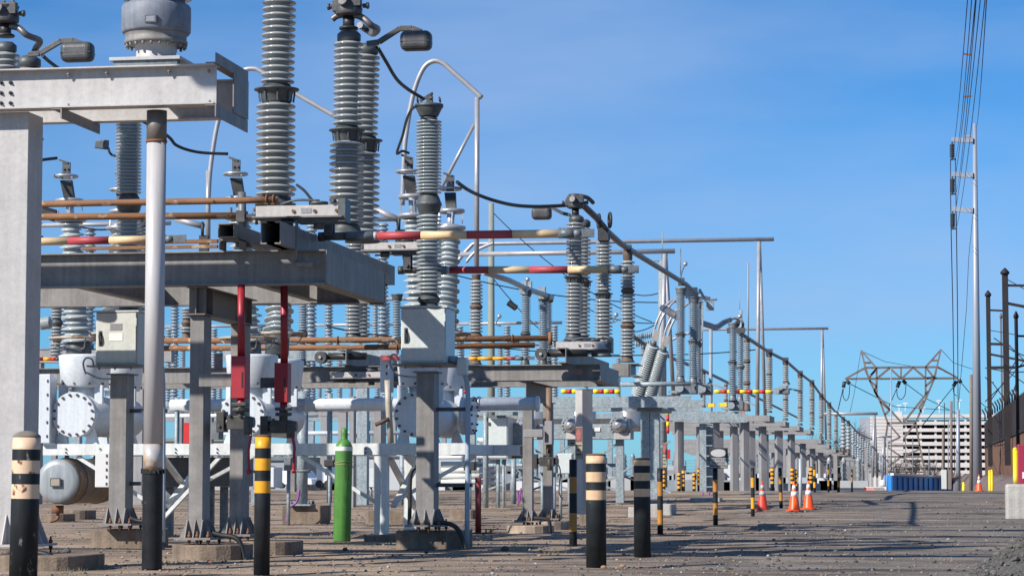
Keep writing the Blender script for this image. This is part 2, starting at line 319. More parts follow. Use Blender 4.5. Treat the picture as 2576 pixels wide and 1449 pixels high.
ICO = [(0, 0, 1), (.89, 0, .45), (.28, .85, .45), (-.72, .53, .45), (-.72, -.53, .45), (.28, -.85, .45), (.72, .53, -.45), (-.28, .85, -.45), (-.89, 0, -.45), (-.28, -.85, -.45), (.72, -.53, -.45), (0, 0, -1)]
ICF = [(0, 1, 2), (0, 2, 3), (0, 3, 4), (0, 4, 5), (0, 5, 1), (1, 6, 2), (2, 7, 3), (3, 8, 4), (4, 9, 5), (5, 10, 1), (6, 7, 2), (7, 8, 3), (8, 9, 4), (9, 10, 5), (10, 6, 1), (11, 7, 6), (11, 8, 7), (11, 9, 8), (11, 10, 9), (11, 6, 10)]
def rocks(name, n, gen, mats, label=None):
    v = []; f = []; mi = []
    for i in range(n):
        x, y, s, k = gen(); z = gz(x, y); b = len(v); a = random.random() * 6.28; ca, sa = math.cos(a), math.sin(a); sx, sy, sz = s * random.uniform(.7, 1.3), s * random.uniform(.6, 1.1), s * random.uniform(.45, .8)
        for p in ICO:
            q = random.uniform(.8, 1.15); X = p[0] * sx * q; Yy = p[1] * sy * q; v.append((x + X * ca - Yy * sa, y + X * sa + Yy * ca, z + p[2] * sz * q + sz * .35))
        f += [tuple(b + j for j in t) for t in ICF]; mi += [k] * 20
    me = bpy.data.meshes.new(name); me.from_pydata(v, [], f)
    for m in mats: me.materials.append(m)
    me.polygons.foreach_set('material_index', mi); o = bpy.data.objects.new(name, me); COL.objects.link(o); return o
st_a = mat('tan_gravel', (.30, .22, .16), (.20, .15, .11), 20, .9); st_b = mat('grey_gravel', (.17, .16, .155), (.10, .10, .10), 20, .9); st_c = mat('dark_gravel', (.085, .08, .08), (.05, .05, .05), 20, .9); st_d = mat('pale_gravel', (.44, .40, .36), (.34, .31, .28), 20, .9)
def g1():
    y = 21 + 48 * random.random() ** 1.7; x = -.36 * y - 1 + random.random() * (.36 * y + 1.2 + .06 * y)
    d = NO.noise(V((x * .35, y * .5, 5)))
    s = random.choice((.004, .004, .005, .006, .008, .010, .016)) * (1 + .5 * max(0, d)) * (1 + y / 90)
    r = random.random(); return x, y, s, (2 if r < .25 + .5 * d else 0 if r < .62 else 1 if r < .93 else 3)
tag(rocks('gravel', 12000, g1, [st_a, st_b, st_c, st_d]), kind='stuff')
def stone(px, py, w, m, label):
    p = G(px, py); s = w * S(px, p.y) / 2; b = M(); vs = []
    for q in ICO: k = random.uniform(.85, 1.12); vs.append(V((p.x + q[0] * s * 1.1 * k, p.y + q[1] * s * .9 * k, p.z + s * .5 + q[2] * s * .75 * k)))
    b.v = vs
    for t in ICF: b.face(t)
    o = b.build('stone', m); sb = o.modifiers.new('s', 'SUBSURF'); sb.levels = 1; sb.render_levels = 1; tag(o, label, 'stone', 'loose stones on the gravel')
stone(527, 1418, 20, stonem, 'orange stone on the gravel near the foot of the black and white pole')
stone(1357, 1401, 15, stonem, 'small tan stone left of the cream banded bollards')
stone(1567, 1429, 21, stonem, 'orange stone just right of the nearest cream banded bollard')
stone(1519, 1431, 20, stonem, 'orange stone at the foot of the nearest cream banded bollard')
stone(1709, 1378, 12, stonem, 'reddish stone right of the shaded cream banded bollard')
stone(868, 1385, 17, stoned, 'dark stone in front of the green gas cylinder')
stone(1072, 1392, 16, stoned, 'dark stone in front of the cabinet column footing')
stone(898, 1400, 11, stoned, 'small dark stone right below the green gas cylinder')
stone(1270, 1386, 26, stoned, 'wide dark stone right of the cabinet column footing')
stone(168, 1393, 27, stoned, 'large dark stone right of the leftmost bollard')
stone(251, 1393, 14, stoned, 'dark stone behind the cable by the leftmost column')
stone(2350, 1415, 14, stoned, 'dark stone on the grey lane near the gravel pile')
stone(2596 - 72, 1399, 10, stoned, 'small dark stone beside the gravel pile')
stone(193, 1409, 12, stoned, 'small dark stone near the loose cable end')
stone(560, 1372, 20, stoned, 'grey stone resting on the footing behind the orange banded bollard')
# gravel pile at the lower right corner
def pile():
    pm = mat('dark_crushed_stone', (.10, .097, .093), (.05, .048, .046), 22, .95, bump=1, bscale=40, det=9)
    cx, cy, R, hh = 2.05, 22.1, 1.75, 1.05; v = []; f = []; n = 110
    for j in range(n + 1):
        for i in range(n + 1):
            x = cx - R + 2 * R * i / n; y = cy - R + 2 * R * j / n; d = math.hypot(x - cx, y - cy) / R
            z = gh(x, y) - .04 + max(0, (1 - d)) * hh * 1.25 if d > .2 else gh(x, y) - .04 + hh * (1 - d * d * 0.5 / .2 * .2 - .08)
            z += (.05 * NO.noise(V((x * 3, y * 3, 1))) + .035 * NO.noise(V((x * 11, y * 11, 2))) + .03 * NO.noise(V((x * 27, y * 27, 4)))) * min(1, (1.1 - d) * 4 if d < 1.1 else 0)
            v.append((x, y, z))
    for j in range(n):
        for i in range(n): a = j * (n + 1) + i; f.append((a, a + 1, a + n + 2, a + n + 1))
    me = bpy.data.meshes.new('gravel_pile'); me.from_pydata(v, [], f); me.materials.append(pm); me.update()
    o = bpy.data.objects.new('gravel_pile', me); COL.objects.link(o); tag(o, 'heap of dark crushed stone at the lower right corner of the lane', 'gravel pile')
pile()
def g2():
    while 1:
        a = random.random() * 6.28; d = random.random() ** .5; x = 2.05 + 1.7 * d * math.cos(a); y = 22.1 + 1.7 * d * math.sin(a)
        if x < 1.9: return x, y, random.choice((.008, .01, .014, .02, .028, .035)), random.choice((0, 1, 1, 2, 2, 2))
_gz = gz
def gz(x, y):
    d = math.hypot(x - 2.05, y - 22.1) / 1.75; hh = 1.05; z = gh(x, y) - .04 + (max(0, (1 - d)) * hh * 1.25 if d > .2 else hh * (1 - d * d * .5 - .08)); k = min(1, (1.1 - d) * 4)
    return z + (.05 * NO.noise(V((x * 3, y * 3, 1))) + .035 * NO.noise(V((x * 11, y * 11, 2))) + .03 * NO.noise(V((x * 27, y * 27, 4)))) * k
tag(rocks('rubble', 2600, g2, [st_b, st_c, stoned]), kind='stuff')
gz = _gz

# ---------------------------------------------------------------- builders shared by the yard
MC = {}
def shedmesh(key, h, r0, r1, n, m, seg, alt, core=.64):
    k = (key, core, round(h, 3), round(r0, 4), round(r1, 4), n, m.name, seg, alt)
    if k in MC: return MC[k]
    b = M(); prof = []; p = h / n
    for i in range(n):
        z = h - i * p; fr = 1 - (z / h); R = r0 + (r1 - r0) * fr; c = R * core; Rr = R * (.84 if alt and i % 2 else 1)
        prof += [(c, z), (c * 1.04, z - p * .1), ((c + Rr) / 2, z - p * .24), (Rr * .965, z - p * .38), (Rr, z - p * .46), (Rr, z - p * .60), (Rr * .97, z - p * .68), ((c + Rr) / 2, z - p * .64), (c * 1.08, z - p * .70), (c, z - p * .84)]
    prof.append((r1 * core, 0)); prof = prof[::-1]
    b.lathe(prof, (0, 0, 0), n=seg)
    me = bpy.data.meshes.new('porcelain'); me.from_pydata([tuple(x) for x in b.v], [], b.f); me.materials.append(m)
    me.polygons.foreach_set('use_smooth', b.s); me.update(); MC[k] = me; return me
def child(name, me, parent, loc, rot=None):
    o = bpy.data.objects.new(name, me); COL.objects.link(o); o.parent = parent; o.location = V(loc) - WL[parent.name]
    if rot: o.rotation_euler = rot
    return o
def stack(label, secs, Y, zm=None, group='post insulators holding the switchgear and bus', pm=porc, fm=mort, seg=28, alt=False, core=.64, cat='insulator', name='post_insulator'):
    """secs, top to bottom: (kind, xc, y0, y1, r[, sheds]) in the units of zoom zm"""
    k = ZO[zm][0] if zm else 1
    def pt(x, y): return W(*(Q(zm, x, y) if zm else (x, y)), Y)
    last = secs[-1]; base = pt(last[1], last[3]); t = thing(name, base, label, cat, group)
    for s in secs:
        kind, xc, y0, y1, r = s[:5]; xb = xc
        if isinstance(xc, tuple): xc, xb = xc
        r0, r1 = r if isinstance(r, tuple) else (r, r)
        a = pt(xc, y0); c = pt(xb, y1); u = S(Q(zm, xc, y0)[0] if zm else xc, Y) * k; d = a - c; h = d.length; r0 *= u; r1 *= u
        if kind == 'p':
            o = child('porcelain', shedmesh('p', h, r0, r1, s[5], pm, seg, alt, core), t, c)
            if abs(d.x) > .002: o.rotation_euler = d.to_track_quat('Z', 'Y').to_euler()
            continue
        b = M(); dn = {'f': 'flange', 'c': 'cap', 'b': 'base_fitting', 'j': 'joint', 'g': 'cap'}[kind]
        if kind == 'f':
            b.lathe([(r0 * .62, 0), (r0 * .68, h * .1), (r0 * .72, h * .55), (r0 * .8, h * .62), (r0, h * .70), (r0, h * .76), (r0 * .7, h * .8), (r0 * .6, h)], c, d, seg)
            for i in range(8):
                q = math.pi / 4 * i + .3; e = V((math.cos(q), math.sin(q), 0)); b.bar(c + e * r0 * .74 + V((0, 0, h * .05)), c + e * r0 * .8 + V((0, 0, h * .6)), r0 * .07)
        elif kind == 'c': b.lathe([(r1 * .8, 0), (r1, h * .15), (r1, h * .7), (r0 * .92, h * .9), (r0 * .8, h)], c, d, seg)
        elif kind == 'g': b.lathe([(r1, 0), (r1 * 1.08, h * .1), (r0, h * .7), (r0, h * .74), (r0 * 1.08, h * .76), (r0 * 1.08, h)], c, d, seg)
        elif kind == 'j': b.lathe([(r0 * .7, 0), (r0 * .92, h * .2), (r0, h * .42), (r0 * 1.06, h * .45), (r0 * 1.06, h * .56), (r0, h * .6), (r0 * .85, h * .85), (r0 * .7, h)], c, d, seg)
        elif kind == 'b': b.lathe([(r1 * 1.12, 0), (r1 * 1.12, h * .18), (r1 * .95, h * .25), (r0 * .85, h * .8), (r0 * .8, h)], c, d, seg)
        b.build(dn, fm if kind != 'c' or pm is porcd else fm, t)
    return t
def ZL(n, pts, Y):      # a list of zoom points on the plane Y (or with their own Y as third value)
    return [P(n, p[0], p[1], p[2] if len(p) > 2 else Y) for p in pts]
def smooth(pts, k=6):
    pts = [V(p) for p in pts]; out = []
    for i in range(len(pts) - 1):
        a = pts[max(i - 1, 0)]; b = pts[i]; c = pts[i + 1]; d = pts[min(i + 2, len(pts) - 1)]
        for j in range(k):
            t = j / k; out.append(.5 * ((2 * b) + (c - a) * t + (2 * a - 5 * b + 4 * c - d) * t * t + (3 * b - a - 3 * c + d) * t ** 3))
    return out + [pts[-1]]
def cable(name, label, cat, pts, r, m=black, group=None, k=6, n=8):
    o = M().tube(smooth(pts, k) if k else pts, r, n).build(name, m); return tag(o, label, cat, group)
def sag(a, b, s, n=14):
    a = V(a); b = V(b); return [a.lerp(b, i / n) - V((0, 0, 4 * s * (i / n) * (1 - i / n))) for i in range(n + 1)]
def footing(label, px0, px1, pyb, h, dep, m=conc, rnd=.3, dy=0.):
    p = G((px0 + px1) / 2, pyb); y0 = p.y + dy; x0 = W(px0, pyb, y0).x; x1 = W(px1, pyb, y0).x; z = gh(0, y0)
    r = min(rnd, (x1 - x0) / 2.05, dep / 2.05); o = []
    for cx_, cy_, a0 in ((x1 - r, y0 + r, -90), (x1 - r, y0 + dep - r, 0), (x0 + r, y0 + dep - r, 90), (x0 + r, y0 + r, 180)):
        for i in range(5): a = math.radians(a0 + i * 22.5); o.append((cx_ + r * math.cos(a), cy_ + r * math.sin(a), z - .1))
    b = M().prism(o, (0, 0, h + .1)); ob = b.build('concrete_footing', m, bevel=.015)
    for i, pl in enumerate(ob.data.polygons): pl.use_smooth = False
    tag(ob, label, 'footing', 'concrete footings'); return x0, x1, y0, y0 + dep, z + h
def rotcol(t, A, B, C, Y, z0, z1, m, name='column'):     # square column turned on its axis: seen edges at photo x A, B, C
    ax, bx, cx_ = W(A, 1100, Y).x, W(B, 1100, Y).x, W(C, 1100, Y).x; p = bx - ax; q = cx_ - bx
    a = V((ax, Y, z0)); b_ = a + V((p, -q, 0)); c = b_ + V((q, p, 0)); d = a + V((q, p, 0)); return M().prism([a, b_, c, d], (0, 0, z1 - z0)).build(name, m, t)
def colbase(t, x0, x1, y0, y1, z, m=alu, fin=.2, out=.1, name='base_plate', bolt=corr):
    b = M(); b.box(x0 - out, x1 + out, y0 - out, y1 + out, z + .055, z + .08)
    w = x1 - x0
    for x in (x0 - .012, (x0 + x1) / 2, x1 + .0):            # triangular stiffeners front and back
        for s, ye in ((-1, y0), (1, y1)):
            b.prism([(x, ye, z + .08), (x, ye + s * out * .9, z + .08), (x, ye + s * .02, z + .08 + fin), (x, ye, z + .08 + fin)], (.012, 0, 0))
    b.box(x0 - .02, x1 + .02, y0 - .012, y0 - .002, z + .08, z + .08 + fin); 
    for s, xe in ((-1, x0), (1, x1)):
        for y in (y0 + .05, (y0 + y1) / 2, y1 - .05): b.prism([(xe + s * .013, y, z + .08), (xe + s * out * .9, y, z + .08), (xe + s * .02, y, z + .08 + fin), (xe + s * .013, y, z + .08 + fin)], (0, .012, 0))
    b.build(name, m, t); b = M()
    for x in (x0 + w * .22, x1 - w * .22, x1 + out * .7):
        for y in (y0 - out * .6, y1 + out * .6): b.cyl((x, y, z - .02), (x, y, z + .15), .011, n=8); b.cyl((x, y, z + .08), (x, y, z + .115), .022, n=6); b.cyl((x, y, z + .02), (x, y, z + .055), .022, n=6)
    b.build('anchor_bolts', bolt, t)
def bolts(t, pts, ax, r=.02, m=blacks, L=.03, name='bolts'):
    b = M()
    for p in pts: b.cyl(p, V(p) + V(ax) * L, r, n=6); b.cyl(V(p) + V(ax) * L, V(p) + V(ax) * (L + .02), r * .5, n=6)
    return b.build(name, m, t)
UPV = V((0, 0, 1))
# ================================================================ nearest frame with the instrument transformer (upper left)
tA = thing('steel_platform', W(60, 1400, 24.2), 'nearest bright aluminium frame at the left edge, twin beams over a wide column', 'support frame', 'switchgear support frames')
zT = W(545, 164, 24.).z; zB = W(545, 265, 24.).z; zc = (zT + zB) / 2; hA = zT - zB; xE = W(545, 200, 24.).x
M().beam((-13.0, 24.0, zc), (xE, 24.0, zc), hA, .22, .014, .012).build('beam', alub, tA)
M().beam((-13.0, 24.98, zc), (xE + .015, 24.98, zc), hA, .16, .014, .012).build('beam', alub, tA)
def anglep(x, y0, y1, zt, zb, w=.1): b = M(); b.box(x, x + .014, y0, y1, zb, zt); b.box(x - w, x, y0, y1, zt - .014 if zt < zc else zb, zt if zt < zc else zb + .014); b.build('cross_angle', alu, tA)
anglep(xE + .012, 23.9, 25.1, zT + .11, zT + .002)
anglep(xE + .012, 23.9, 25.1, zB - .002, zB - .13)
x2 = P(1, 450, 800, 24.).x; anglep(x2 + .0, 23.9, 25.1, zB - .002, zB - .11); x3 = P(1, 455, 450, 24.9).x; M().box(x3, x3 + .012, 24.7, 25.15, zT + .002, zT + .1).build('cross_angle', alu, tA)
M().box(xE + .027, xE + .04, 24.5, 25.07, zB, zT - .0).build('end_plate', alu, tA)
xa0, xa1 = W(-16, 700, 24.1).x, W(67, 640, 24.1).x
fz = .17
M().box(xa0, xa1, 24.1, 24.53, fz + .08, zB - .003).build('column', alub, tA, bevel=.006)
colbase(tA, xa0, xa1, 24.1, 24.53, fz, alub, .3, .16)
pts = [P(1, x, y, 23.99) for x in (8, 75) for y in (585, 658, 730)]; bolts(tA, pts, (0, -1, 0), .021, blacks, .012)
pts = [V((P(1, x, 500, 24.).x, 23.95, zT - .05)) for x in (495, 765, 1205, 1485)]; bolts(tA, pts, (0, 0, -1), .02, alu, .02)
pts = [V((P(1, x, 760, 24.).x, 23.95, zB + .012)) for x in (495, 1490)]; bolts(tA, pts, (0, 0, 1), .022, alu, .015)
# front overlapping splice plate edge
footing('low concrete footing with moss under the nearest left column', -60, 185, 1436, .15, 1.2)
# instrument transformer on the frame
ct = W(392, 150, 24.45); uu = S(392, 24.45) * .35627
tC = thing('current_transformer', V((ct.x, 24.45, zT)), 'large instrument transformer with ribbed grey drum bolted on top of the left frame', 'transformer')
zz = lambda y: P(1, 1101, y, 24.45).z
c0 = V((ct.x, 24.45, 0))
b = M(); b.box(P(1, 765, 450, 24.1).x, P(1, 1265, 450, 24.1).x, 24.12, 24.9, zz(437) - .035, zz(437)); b.build('mounting_plate', alub, tC, bevel=.004)
for yy_ in (24.15, 24.75): M().box(P(1, 790, 450, 24.1).x, P(1, 1240, 450, 24.1).x, yy_, yy_ + .1, zT + .002, zz(437) - .037).build('mounting_channel', galvd, tC)
b = M().lathe([(150 * uu, zz(437)), (150 * uu, zz(425)), (140 * uu, zz(418)), (150 * uu, zz(310)), (165 * uu, zz(302))], c0, n=40); b.build('pedestal', alub, tC)
b = M().lathe([(222 * uu, zz(322)), (225 * uu, zz(310)), (225 * uu, zz(298)), (216 * uu, zz(292)), (218 * uu, zz(262)), (226 * uu, zz(250)), (226 * uu, zz(243))], c0, n=44)
for i in range(22):
    a = i * math.pi / 11; e = V((math.cos(a), math.sin(a), 0)) * 208 * uu; b.cyl(c0 + e + UPV * zz(345), c0 + e + UPV * zz(322), .017, n=6)
b.build('flange', alu, tC)
drm = mat('mottled_blue_grey_drum', (.155, .18, .23), (.25, .27, .31), 6, .6, .0, rust=.66, rustc=((.3, .32, .35), (.36, .37, .4)), grime=.15)
b = M().lathe([(205 * uu, zz(243)), (232 * uu, zz(247)), (246 * uu, zz(228)), (247 * uu, zz(120)), (246 * uu, zz(60)), (236 * uu, zz(44)), (205 * uu, zz(40)), (203 * uu, zz(-10))], c0, n=48)
b.build('drum', drm, tC)
pl_ = P(1, 1065, 135, 24.45 - 246 * uu)
b = M(); b.box(pl_.x - 42 * uu, pl_.x + 42 * uu, pl_.y - .012, pl_.y + .03, pl_.z - 27 * uu, pl_.z + 27 * uu); b.build('nameplate', cast, tC)
b = M(); b.box(pl_.x - 32 * uu, pl_.x + 32 * uu, pl_.y - .016, pl_.y - .0125, pl_.z - 19 * uu, pl_.z + 19 * uu); b.build('plate_face', drm, tC)
o = child('porcelain', shedmesh('ct', 2.6, 262 * uu, 262 * uu, 26, porc, 40, False), tC, c0 + UPV * (zz(16)))
# ribs
# pole under the frame
p = G(382, 1432); tP = thing('support_pole', V((p.x, p.y, 0)), 'tall aluminium pipe with black taped foot standing under the left frame', 'pole')
rr = 24.6 * S(384, p.y); zk = W(382, 1186, p.y).z; zt2 = P(1, 1090, 1000, p.y).z
M().cyl((p.x, p.y, zk), (p.x, p.y, zk + .28), rr, n=32, mi=1).cyl((p.x, p.y, zk + .2801), (p.x, p.y, zt2), rr, n=32).build('pole', [mat('streaked_aluminium_pipe', (.54, .52, .52), (.37, .36, .36), 4, .5, .05, stretch=(2, 2, .25), rust=.7, rustc=((.35, .2, .1), (.5, .38, .25)), rscale=2.2), mat('rust_stained_pipe', (.54, .52, .51), (.37, .36, .36), 4, .5, .05, rust=.50, rustc=((.36, .2, .09), (.5, .36, .22)), rscale=3.5)], tP)
M().cyl((p.x, p.y, zt2), (p.x, p.y, zB - .02), rr * 1.04, n=32).cyl((p.x, p.y, zt2 - .015), (p.x, p.y, zt2 + .012), rr * 1.09, n=32, mi=1).build('collar', [mat('dull_brown_collar', (.24, .21, .19), (.15, .13, .12), 4, .5, .3), corr], tP)
b = M(); pr = [(rr * 1.03, -.02)]; n = 46
for i in range(1, n): z = zk * i / n; pr += [(rr * 1.03, z - .004), (rr * 1.045, z)]
pr.append((rr * 1.035, zk)); b.lathe(pr, (p.x, p.y, 0), n=32)
for i in range(16):
    a = i / 16 * 6.283; q = V((p.x + rr * 1.01 * math.cos(a), p.y + rr * 1.01 * math.sin(a), zk)); b.box(q.x - .02, q.x + .02, q.y - .012, q.y + .012, zk - .02, zk + random.uniform(.005, .035))
b.build('black_tape_wrap', blkp, tP)

# ================================================================ second frame (disconnect switch platform)
tB = thing('steel_platform', W(515, 1380, 27.), 'grey aluminium platform of wide beams on two square legs behind the white pole', 'support frame', 'switchgear support frames')
YB, YB2 = 27., 30.1
zt = W(822, 629.7, YB).z; zb = W(822, 716, YB).z; zm_ = (zt + zb) / 2; hB = zt - zb; xB = W(822, 670, YB).x
M().beam((-14.5, YB, zm_), (xB, YB, zm_), hB, .20, .014, .012).build('beam', alu, tB)
M().beam((-14.5, YB2, zm_), (xB, YB2, zm_), hB, .20, .014, .012).build('beam', alu, tB)
M().beam((xB + .012 - .1, YB + .105, zm_), (xB + .012 - .1, YB2 - .105, zm_), hB - .004, .2, .014, .012, 'D').build('end_beam', alu, tB)
for x_ in (xB - .9, -9.6): M().beam((x_, YB + .1, zm_ - .01), (x_, YB2 - .1, zm_ - .01), hB * .8, .12, kind='C').build('cross_beam', alu, tB)
M().box(xB + .013, xB + .022, YB - .1, YB + .12, zb + .002, zt - .002).build('end_plate', alu, tB)
b = M(); b.box(xB - .2, xB + .012, YB2 - .1, YB2 + .02, zb - .02, zb - .004); b.build('gusset', alu, tB)
# rails across the platform
xr = P(4, 540, 430, 26.2).x; zr0 = P(4, 540, 515, 26.2).z; zr1 = P(4, 540, 345, 26.2).z; zr0 = zt + .004; zr1 = zr0 + .25
b = M(); b.beam((xr - .09, 26.2, (zr0 + zr1) / 2), (xr - .09, 32.2, (zr0 + zr1) / 2), zr1 - zr0, .16, .014, .012, 'D'); b.build('rail', alu, tB)
xl = P(4, 385, 430, 26.2).x
b = M(); b.beam((xl + .09, 26.2, (zr0 + zr1) / 2), (xl + .09, 32.2, (zr0 + zr1) / 2), zr1 - zr0, .16, .014, .012, 'C'); b.build('rail', alu, tB)
q = P(4, 90, 470, 26.6); q2 = P(4, 205, 470, 26.6); b = M()
for w_ in ((q.x, q.x + .012), (q2.x - .012, q2.x)): b.box(*w_, 26.6, 29.8, zt + .135, zt + .27)
b.box(q.x, q2.x, 26.6, 29.8, zt + .27, zt + .282); b.box(q.x, q2.x, 26.6, 29.8, zt + .123, zt + .135); b.build('box_rail', alu, tB)
b = M(); b.box(q.x - .03, q.x - .015, 26.75, 27.0, zt + .003, zt + .14); b.box(q2.x + .015, q2.x + .03, 26.75, 27.0, zt + .003, zt + .14); b.box(q.x - .03, q2.x + .03, 26.75, 27., zt + .105, zt + .12); b.build('rail_bracket', alu, tB)
q = P(4, 640, 560, 26.9); b = M(); b.box(q.x, q.x + .03, 26.86, 26.89, P(4, 640, 670, 26.9).z, P(4, 640, 350, 26.9).z); b.cyl((q.x, 26.83, P(4, 640, 660, 26.9).z), (q.x + .22, 26.83, P(4, 640, 665, 26.9).z), .035, n=10); b.build('bracket', alu, tB)
# legs
xb0, xb1 = P(5, 1258, 700, YB + .0).x, P(5, 1352, 700, YB).x; zcap = zb - .33
fzB = .17
M().box(xb0, xb1, YB + .02, YB + .32, fzB + .08, zcap).build('column', alu, tB, bevel=.005)
colbase(tB, xb0, xb1, YB + .02, YB + .32, fzB, alu, .2, .13)
yk = 28.7; M().box(xb0, xb1, yk, yk + .3, fzB + .08, zcap).build('column', alu, tB, bevel=.005)
colbase(tB, xb0, xb1, yk, yk + .3, fzB, alu, .2, .13)
xm = (xb0 + xb1) / 2
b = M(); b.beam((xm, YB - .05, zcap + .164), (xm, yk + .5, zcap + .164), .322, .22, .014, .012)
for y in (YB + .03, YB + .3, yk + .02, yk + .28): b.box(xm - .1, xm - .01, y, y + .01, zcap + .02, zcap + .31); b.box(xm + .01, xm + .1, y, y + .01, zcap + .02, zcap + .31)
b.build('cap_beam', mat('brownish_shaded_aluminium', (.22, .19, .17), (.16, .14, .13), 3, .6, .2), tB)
footing('rounded concrete footing under the front leg of the switch platform', 408, 600, 1409, fzB, 1.0, rnd=.45)
footing('rounded concrete footing under the rear leg of the switch platform', 574, 730, 1399, fzB - .0, .9, rnd=.3, dy=.1)

# ---- switch mechanism plates
def mech(label, px0, px1, pyt, pyb, Y, flip=False, s=1.0, grp='switch mechanisms on the platforms'):
    a = W(px0, pyt, Y); c = W(px1, pyb, Y); t = thing('switch_mechanism', V(((a.x + c.x) / 2, Y, c.z)), label, 'switch mechanism', grp)
    L = c.x - a.x; h = a.z - c.z; b = M()
    b.box(a.x + .03, c.x, Y, Y + .012, c.z + .01, a.z); b.box(a.x + .03, c.x, Y + .012, Y + .3 * s, a.z - .012, a.z - .002); b.build('channel', alub, t)
    b = M(); b.box(a.x, c.x + .02, Y - .06, Y + .34 * s, c.z - .012, c.z + .006); b.build('base_plate', alu, t)
    b = M()
    for k in (.46, .7, .95): b.cyl((a.x + L * k, Y - .02, (a.z + c.z) / 2), (a.x + L * k, Y, (a.z + c.z) / 2), .02 * s, n=6)
    b.build('bolts', corr, t)
    b = M(); b.box(a.x + L * .55, a.x + L * .66, Y - .006, Y - .001, c.z + h * .3, a.z - h * .25); b.build('nameplate', mat('worn_nameplate', (.18, .18, .2), (.4, .4, .42), 60, .4, .3), t)
    b = M()
    b.cyl((a.x + L * .35, Y + .15, c.z - .09 * s), (a.x + L * .35, Y + .15, c.z - .012), .07 * s, n=14); b.cyl((a.x + L * .72, Y + .12, c.z - .13 * s), (a.x + L * .72, Y + .12, c.z - .012), .06 * s, n=14)
    b.box(a.x + L * .5, a.x + L * .98, Y + .02, Y + .2, c.z - .07 * s, c.z - .013); b.bar((a.x + L * .2, Y + .1, c.z - .06), (a.x + L * .55, Y + .08, c.z - .045), .035, .02)
    b.box(a.x + L * .97, a.x + L * 1.05, Y - .02, Y + .25, c.z - .06, a.z + .07 * s); b.cyl((a.x + L * .9, Y - .04, a.z + .05), (a.x + L * .9, Y + .1, a.z + .05), .03, n=8)
    b.tube(smooth([(a.x + L * .3, Y + .05, a.z + .02), (a.x + L * .5, Y, a.z + .06), (a.x + L * .75, Y + .02, a.z + .05)], 4), .014, 6)
    b.cyl((a.x + L * .72, Y + .1, a.z + .012), (a.x + L * .72, Y + .1, a.z + .045), .11 * s, n=20)
    b.cyl((a.x - .02, Y + .1, a.z - .03), (a.x + L * .3, Y + .1, a.z + .02), .022, n=8)
    b.build('linkage', mort, t); return t
mech('switch mechanism with worn plate under the tallest grey insulator', 637, 858, 519, 544, 26.8)
mech('farther switch mechanism between the two striped switch arms, below the upper arm', 910, 1060, 611, 628, 31.9, s=.9)
# ---- striped arms
def arm(label, Y, segs, y0, y1, r, hx0, tipx, ytip=None, group='striped switch arms', hinge=True, mtip=galvd):
    """segs = [(pxEnd, mat)] ; px0 is first"""
    def pt(px): f = (px - segs[0][0]) / (tipx - segs[0][0]); return W(px, y0 + (y1 - y0) * f, Y)
    a = pt(segs[0][0]); t = thing('striped_switch_tube', pt((segs[0][0] + tipx) / 2), label, 'switch arm', group)
    ms = []; b = M(); prev = pt(segs[0][0])
    for px, m in segs[1:]:
        if m not in ms: ms.append(m)
        q = pt(px); b.cyl(prev, q, r, n=20, mi=ms.index(m)); prev = q
    b.build('striped_tube', ms, t)
    L = tipx - segs[-1][0]; e0 = pt(segs[-1][0]); e1 = pt(segs[-1][0] + L * .42); e2 = pt(tipx)
    b = M(); b.cyl(e0, e1, r * 1.15, n=18); b.cyl(e1, e1.lerp(e2, .35), r, n=18)
    d = e2 - e1; m_ = e1.lerp(e2, .3); b.hexa([m_ + V((0, -r * .7, -r * .8)), m_ + V((0, r * .7, -r * .8)), e2 + V((0, r * .2, -r * 1.0)), e2 + V((0, -r * .2, -r * 1.0)), m_ + V((0, -r * .7, r * .9)), m_ + V((0, r * .7, r * .9)), e2 + V((0, r * .2, r * 1.05)), e2 + V((0, -r * .2, r * 1.05))])
    for f in (.1, .35): c = e0.lerp(e1, f); b.box(c.x - .012, c.x + .012, c.y - .03, c.y + .0, c.z + r, c.z + r + .02)
    b.build('contact_tip', mtip, t)
    if hinge:
        h0 = pt(hx0); h1 = pt(hx0 + (segs[0][0] - hx0) * .45); h2 = pt(segs[0][0] - 9); b = M(); b.cyl(h0, h1, r * .95, n=18); b.cyl(h0 - V((.02, 0, 0)), h0 + V((.05, 0, 0)), r * 1.15, n=14)
        b.build('hinge_tube', cast, t); b = M().cyl(h1, h2, r * 1.2, n=18); b.build('taped_sleeve', galvd, t); b = M().cyl(h2, pt(segs[0][0]), r * 1.05, n=18); b.build('collar', alub, t)
        c = h0.lerp(h1, .35); b = M(); b.box(c.x - .05, c.x + .05, c.y - .07, c.y - .05, c.z + .0, c.z + .22); b.box(c.x - .05, c.x + .05, c.y + .05, c.y + .07, c.z + .0, c.z + .22); b.cyl((c.x, c.y - .1, c.z + .06), (c.x, c.y + .1, c.z + .06), .025, n=8); b.build('hanger', cast, t)
    return t
arm('nearest red and cream striped arm with grey flattened tip, upper of the two', 27.8, [(949, 0), (1059.6, rose), (1175, sand), (1290, rose), (1405, sand)], 594, 587, .048, 806, 1495)
arm('second red and cream striped arm with grey tip, lower and farther right', 32.0, [(1132, 0), (1230, rose), (1332, sand), (1429, rose), (1531, sand)], 679.5, 678, .048, 1006, 1607)
arm('short visible red and cream striped arm ending beside the white pole', 28.6, [(-60, 0), (40, rose), (173, sand), (276, rose), (380, sand)], 611, 601, .048, -160, 468, hinge=False)
